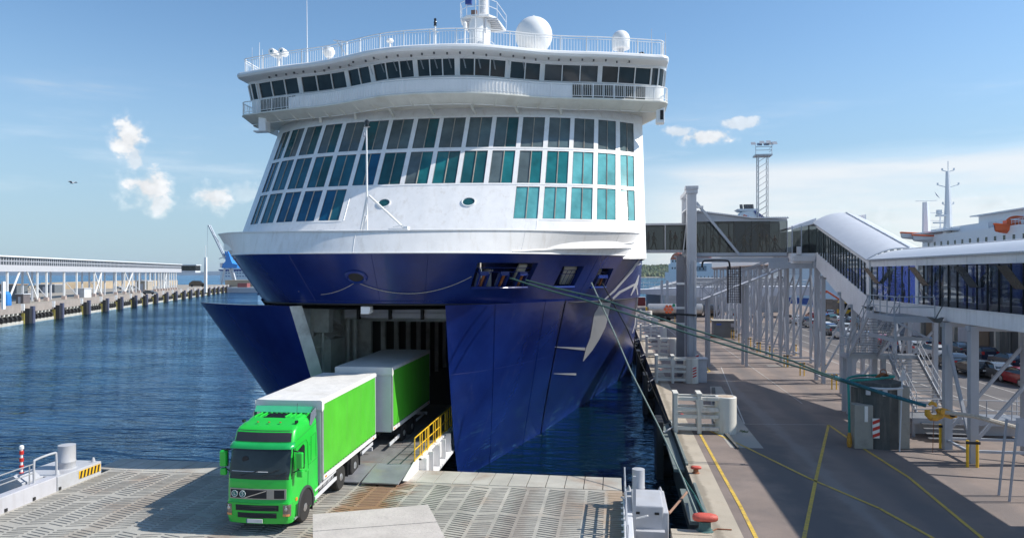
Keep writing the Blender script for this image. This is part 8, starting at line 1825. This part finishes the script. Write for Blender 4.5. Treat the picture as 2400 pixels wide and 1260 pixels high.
    for k, px in enumerate((188, 197, 212)): blk('waste_container', px, 674, 3.4, 2.3, 2.5, mat('bin_green', (.01, .28, .08), .6), ['leftmost of three green containers on the far pier', 'middle of three green containers on the far pier', 'rightmost of three green containers on the far pier'][k], 'container', mat('bin_green', (.01, .28, .08), .6))
    p = atz(15, 716, PZ); m = MB(); m.lathe((p.x, p.y, PZ), [(.9, 0), (1.0, .2), (.9, 2.6), (.4, 3.2)], 10); tag(m.build('blue_tank', bluep, smooth=30), 'bright blue tank at the left edge of the far pier', 'tank')
    p = atz(8, 724, PZ); m = MB(); m.box(p.x - .22, p.x + .22, p.y - .3, p.y + .3, PZ, PZ + 5.6); tag(m.build('white_post', white2), 'thick white post at the left edge of the far pier', 'post')
    pv = MB(); rr = random.Random(8)
    dcol = {'dark_hull': CC['grey'], 'w': CC['white']}
    for k, (px, py, c, lb) in enumerate(((348, 690, 'grey', 'dark car parked on the far pier left of the cabin'), (305, 676, 'black', 'black car on the far pier under the gallery'), (462, 672, 'black', 'dark lorry shaped vehicle near the far pier end'), (275, 678, 'silver', 'silver car on the far pier under the gallery'))):
        p = atz(px, py, PZ); s = 2.2 if k == 2 else 1.0; m = MB(); m.prism([(p.x - 2.2 * s, p.y, PZ + .35), (p.x + 2.2 * s, p.y, PZ + .35), (p.x + 2.1 * s, p.y, PZ + .9 * s), (p.x + 1.1 * s, p.y, PZ + 1.0 * s), (p.x + .5 * s, p.y, PZ + 1.5 * s), (p.x - 1.2 * s, p.y, PZ + 1.5 * s), (p.x - 2.1 * s, p.y, PZ + .95 * s)], (0, 1.7, 0))
        t = thing('distant_car', lb, 'car', (p.x, p.y, PZ)); m.build('body', CC[c], t); m = MB()
        for x in (-1.4, 1.4): m.lathe((p.x + x * s, p.y - .02, PZ + .35 * s), [(.001, 0), (.35 * s, 0), (.35 * s, .3)], 10, axis='y')
        m.build('wheels', tyre, t)
    # rock bank and gravel behind
    rn = random.Random(9); m = MB()
    for k in range(900):
        tt = rn.uniform(-50, 300); o_ = 62 + rn.uniform(-5, 6) + tt * .02; q = pp(tt, o_, PZ - .3 + rn.random() * 1.4); s = rn.uniform(.5, 1.6)
        V = [q + Vector((rn.uniform(-1, 1) * s, rn.uniform(-1, 1) * s, rn.uniform(-.2, 1) * s)) for _ in range(6)]
        for a, b, c in ((0, 1, 2), (0, 2, 3), (3, 4, 5), (1, 4, 5), (0, 4, 1), (2, 5, 3)): m.face([V[a], V[b], V[c]])
    o = m.build('rock_bank', mat('rock', (.42, .38, .32), .9, var=.35, scale=.5), stuff=True); tag(o, 'bank of pale boulders along the back of the far pier', 'rocks')
    m = MB(); q0, q1 = t_of(300), 320
    m.prism([pp(205, 40, PZ), pp(310, 30, PZ), pp(310, 60, PZ), pp(190, 62, PZ)], (0, 0, 3.0)); tag(m.build('gravel_mound', mat('gravel_tan', (.44, .35, .24), .95, var=.15, scale=.3)), 'long tan gravel stockpile at the back of the far pier', 'gravel heap')
build_pier()
def build_crane():
    D_ = 470; s = D_ / FPX; c = atD(535, 640, D_); q = lambda px, py, o=0: Vector((c.x + (px - 535) * s, c.y + o, c.z + (640 - py) * s))
    t = thing('harbour_crane', 'bright blue harbour crane with long pale jib beside the bow', 'crane', tuple(q(535, 668)))
    m = MB(); m.prism([q(518, 628), q(556, 628), q(558, 620), q(545, 617), q(541, 608), q(534, 588), q(526, 588), q(528, 612), q(520, 620)], (0, 6, 0)); m.build('machine_house', bluep, t)
    m = MB(); m.box(q(514, 0).x, q(520, 0).x, c.y, c.y + 4, q(0, 626).z, q(0, 616).z); m.build('cab', greyl, t)
    for px, qx in ((522, 514), (534, 548), (540, 552)): m = MB(); m.beam(q(px, 628, 2), q(qx, 668, 2), 1.0); m.build('leg', greyl, t)
    m = MB(); m.beam(q(526, 606), q(485, 527), .8); m.beam(q(526, 606, 2), q(485, 527, 2), .8)
    for k in range(16): a = q(526, 606).lerp(q(485, 527), k / 16); b = q(526, 606, 2).lerp(q(485, 527, 2), (k + 1) / 16); m.beam(a, b, .4)
    m.tube(q(528, 588), q(488, 532), .18, 4); m.tube(q(532, 592), q(500, 552), .14, 4); m.tube(q(483, 527), q(482, 600), .1, 4); m.beam(q(530, 600), q(512, 606), .5); m.build('jib', mat('jib_pale', (.45, .50, .55), .6), t)
    c = atD(552, 650, 640); s2 = 640 / FPX; q = lambda px, py, o=0: Vector((c.x + (px - 552) * s2, c.y + o, c.z + (650 - py) * s2))
    t = thing('distant_ferry', 'small white ferry with rows of windows behind the blue crane', 'ship', tuple(q(552, 660)))
    m = MB(); m.prism([q(512, 662), q(620, 662), q(620, 645), q(514, 645)], (0, 20, 0)); m.prism([q(516, 645), q(620, 645), q(620, 632), q(512, 632)], (0, 18, 0)); m.prism([q(522, 632), q(620, 632), q(620, 626), q(526, 626)], (0, 16, 0)); m.build('hull', pale, t)
    for py in (641, 636, 648): 
        for k in range(12): m = MB(); m.face([q(520 + k * 7, py, -.2), q(524 + k * 7, py, -.2), q(524 + k * 7, py - 2, -.2), q(520 + k * 7, py - 2, -.2)]); m.build('window', navy, t)
    m = MB(); m.box(q(510, 0).x, q(620, 0).x, c.y - .4, c.y, q(0, 634).z, q(0, 631).z); m.build('blue_band', navy, t)
    # low quay block with tan wall under the crane, floating dock
    a = atD(548, 668, 455); m = MB(); s3 = 455 / FPX; m.box(a.x - 22 * s3, a.x + 60 * s3, a.y, a.y + 14, 0, a.z + 12 * s3); tag(m.build('tan_embankment', mat('gravel_tan2', (.45, .36, .26), .95, var=.1, scale=.3)), 'tan embankment wall below the blue crane', 'wall')
    a = atD(560, 676, 430); t = thing('floating_dock', 'grey floating pontoon dock left of the bow', 'pontoon', (a.x, a.y, 0)); m = MB(); m.box(a.x - 7, a.x + 12, a.y, a.y + 10, -1, 2.4); m.build('pontoon', greyp, t); m = MB(); m.box(a.x - 7.3, a.x + 12, a.y - .3, a.y + 10, 2.4, 3.1); m.build('deck', greyl, t); m = MB(); m.box(a.x - 2, a.x + 4, a.y + 2, a.y + 6, 3.1, 5.6); m.build('load', mat('load_maroon', (.22, .06, .06), .7), t)
build_crane()

# ================================================================ FAR SHORES
def shore(name, az0, az1, D_, h0, h1, n, mt, seed, label=None, rough=1.0):
    rn = random.Random(seed); P0, P1, P2 = [], [], []; ph = [rn.uniform(0, 6) for _ in range(6)]
    for i in range(n + 1):
        a = az0 + (az1 - az0) * i / n; x, y = D_ * math.sin(a), D_ * math.cos(a); u = i / n * 40
        e = min(1, i / n * 8, (n - i) / n * 8); h = h0 + (h1 - h0) * (i / n); h = (h * (.85 + .12 * math.sin(u * .33 + ph[0]) + .06 * math.sin(u * .9 + ph[1])) + rough * (math.sin(u * 6 + ph[2]) + math.sin(u * 11.3 + ph[3]) + rn.uniform(-.8, .8)))
        h = max(.5, h * (.35 + .65 * e)); P0.append((x, y, -2)); P1.append((x * 1.01, y * 1.01, h * .6)); P2.append((x * 1.05, y * 1.05, h))
    m = MB(); m.grid([P0, P1, P2]); o = m.build(name, mt, smooth=True); struct(o); return o
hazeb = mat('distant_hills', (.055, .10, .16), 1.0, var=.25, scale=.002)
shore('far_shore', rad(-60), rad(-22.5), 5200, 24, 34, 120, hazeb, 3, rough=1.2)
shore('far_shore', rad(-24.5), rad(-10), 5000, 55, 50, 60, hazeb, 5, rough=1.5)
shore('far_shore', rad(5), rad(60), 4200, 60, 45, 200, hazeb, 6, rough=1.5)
def build_wood():
    g = mat('far_wood_ground', (.035, .06, .03), 1); h = shore('wooded_hill', rad(-2.0), rad(20), 1950, 30, 34, 80, g, 12, rough=.6)
    rn = random.Random(21); m = MB(); 
    mats_ = [mat('foliage_dark', (.035, .065, .03), .9, var=.3, scale=.05), mat('foliage_mid', (.06, .095, .035), .9, var=.3, scale=.05), mat('foliage_light', (.11, .13, .05), .9, var=.3, scale=.05)]
    def clump(c, r, mi):
        n = len(m.v); K = 5
        for i in range(3):
            for k in range(K): a = 2 * math.pi * k / K + i; z = (-.3, .35, .85)[i]; q = (1, .95, .5)[i] * rn.uniform(.75, 1.2); m.v.append((c[0] + r * q * math.cos(a), c[1] + r * q * math.sin(a), c[2] + r * z * rn.uniform(.8, 1.2)))
        m.v.append((c[0], c[1], c[2] + r * 1.15))
        for i in range(2):
            for k in range(K): m.f.append((n + i * K + k, n + i * K + (k + 1) % K, n + (i + 1) * K + (k + 1) % K, n + (i + 1) * K + k)); m.m.append(mi)
        for k in range(K): m.f.append((n + 2 * K + k, n + 2 * K + (k + 1) % K, n + 3 * K)); m.m.append(mi)
    for _ in range(2600):
        a = rad(rn.uniform(-2.0, 20)); u = rn.random(); D_ = 1935 + u * 130; z = 2 + u * 27 + rn.uniform(-2, 3); e = min(1, (a - rad(-2.0)) * 12 + .5); clump((D_ * math.sin(a), D_ * math.cos(a), z * e), rn.uniform(3.5, 7.5), rn.choice([0, 0, 1, 1, 1, 2] if u > .15 else [2, 2, 1]))
    o = m.build('far_wood', mats_, stuff=True); tag(o, 'dense green wood covering the low hill beyond the water, right of the bow', 'wood')
    m = MB(); a0 = rad(-2.2)
    for i in range(60):
        a = a0 + rad(22.5) * i / 60; b = a0 + rad(22.5) * (i + 1) / 60; m.face([(1925 * math.sin(a), 1925 * math.cos(a), .1), (1925 * math.sin(b), 1925 * math.cos(b), .1), (1935 * math.sin(b), 1935 * math.cos(b), 2.2), (1935 * math.sin(a), 1935 * math.cos(a), 2.2)])
    o = m.build('beach', mat('beach_sand', (.30, .27, .22), .9)); struct(o)
build_wood()
# gull
c = atD(168, 429, 70); t = MB(); t.lathe(tuple(c), [(.001, -.22), (.05, -.15), (.07, 0), (.05, .16), (.001, .3)], 8, axis='x')
gl = thing('gull', 'small gull gliding low in the sky at the left', 'bird', tuple(c)); t.build('body', white2, gl, smooth=True)
for s in (-1, 1):
    m = MB(); m.prism([c + Vector((-.08, 0, .03)), c + Vector((.10, 0, .03)), c + Vector((.22, s * .32, .16)), c + Vector((.12, s * .66, .08)), c + Vector((.02, s * .34, .15))], (0, 0, .012)); m.build('wing', greyp, gl)
# haze
hz = bpy.data.materials.new('haze'); hz.use_nodes = True; N = hz.node_tree.nodes; N.remove(N['Principled BSDF']); v = N.new('ShaderNodeVolumePrincipled'); v.inputs['Density'].default_value = HAZE; v.inputs['Color'].default_value = (.85, .92, 1, 1); v.inputs['Anisotropy'].default_value = .2
hz.node_tree.links.new(v.outputs[0], N['Material Output'].inputs['Volume'])
if HAZE > 0:
    m = MB(); m.box(-6900, 6900, -290, 6000, -4, 75); o = m.build('haze', hz); o['kind'] = 'stuff'; tag(o, 'thin pale summer haze over the whole harbour', 'haze')
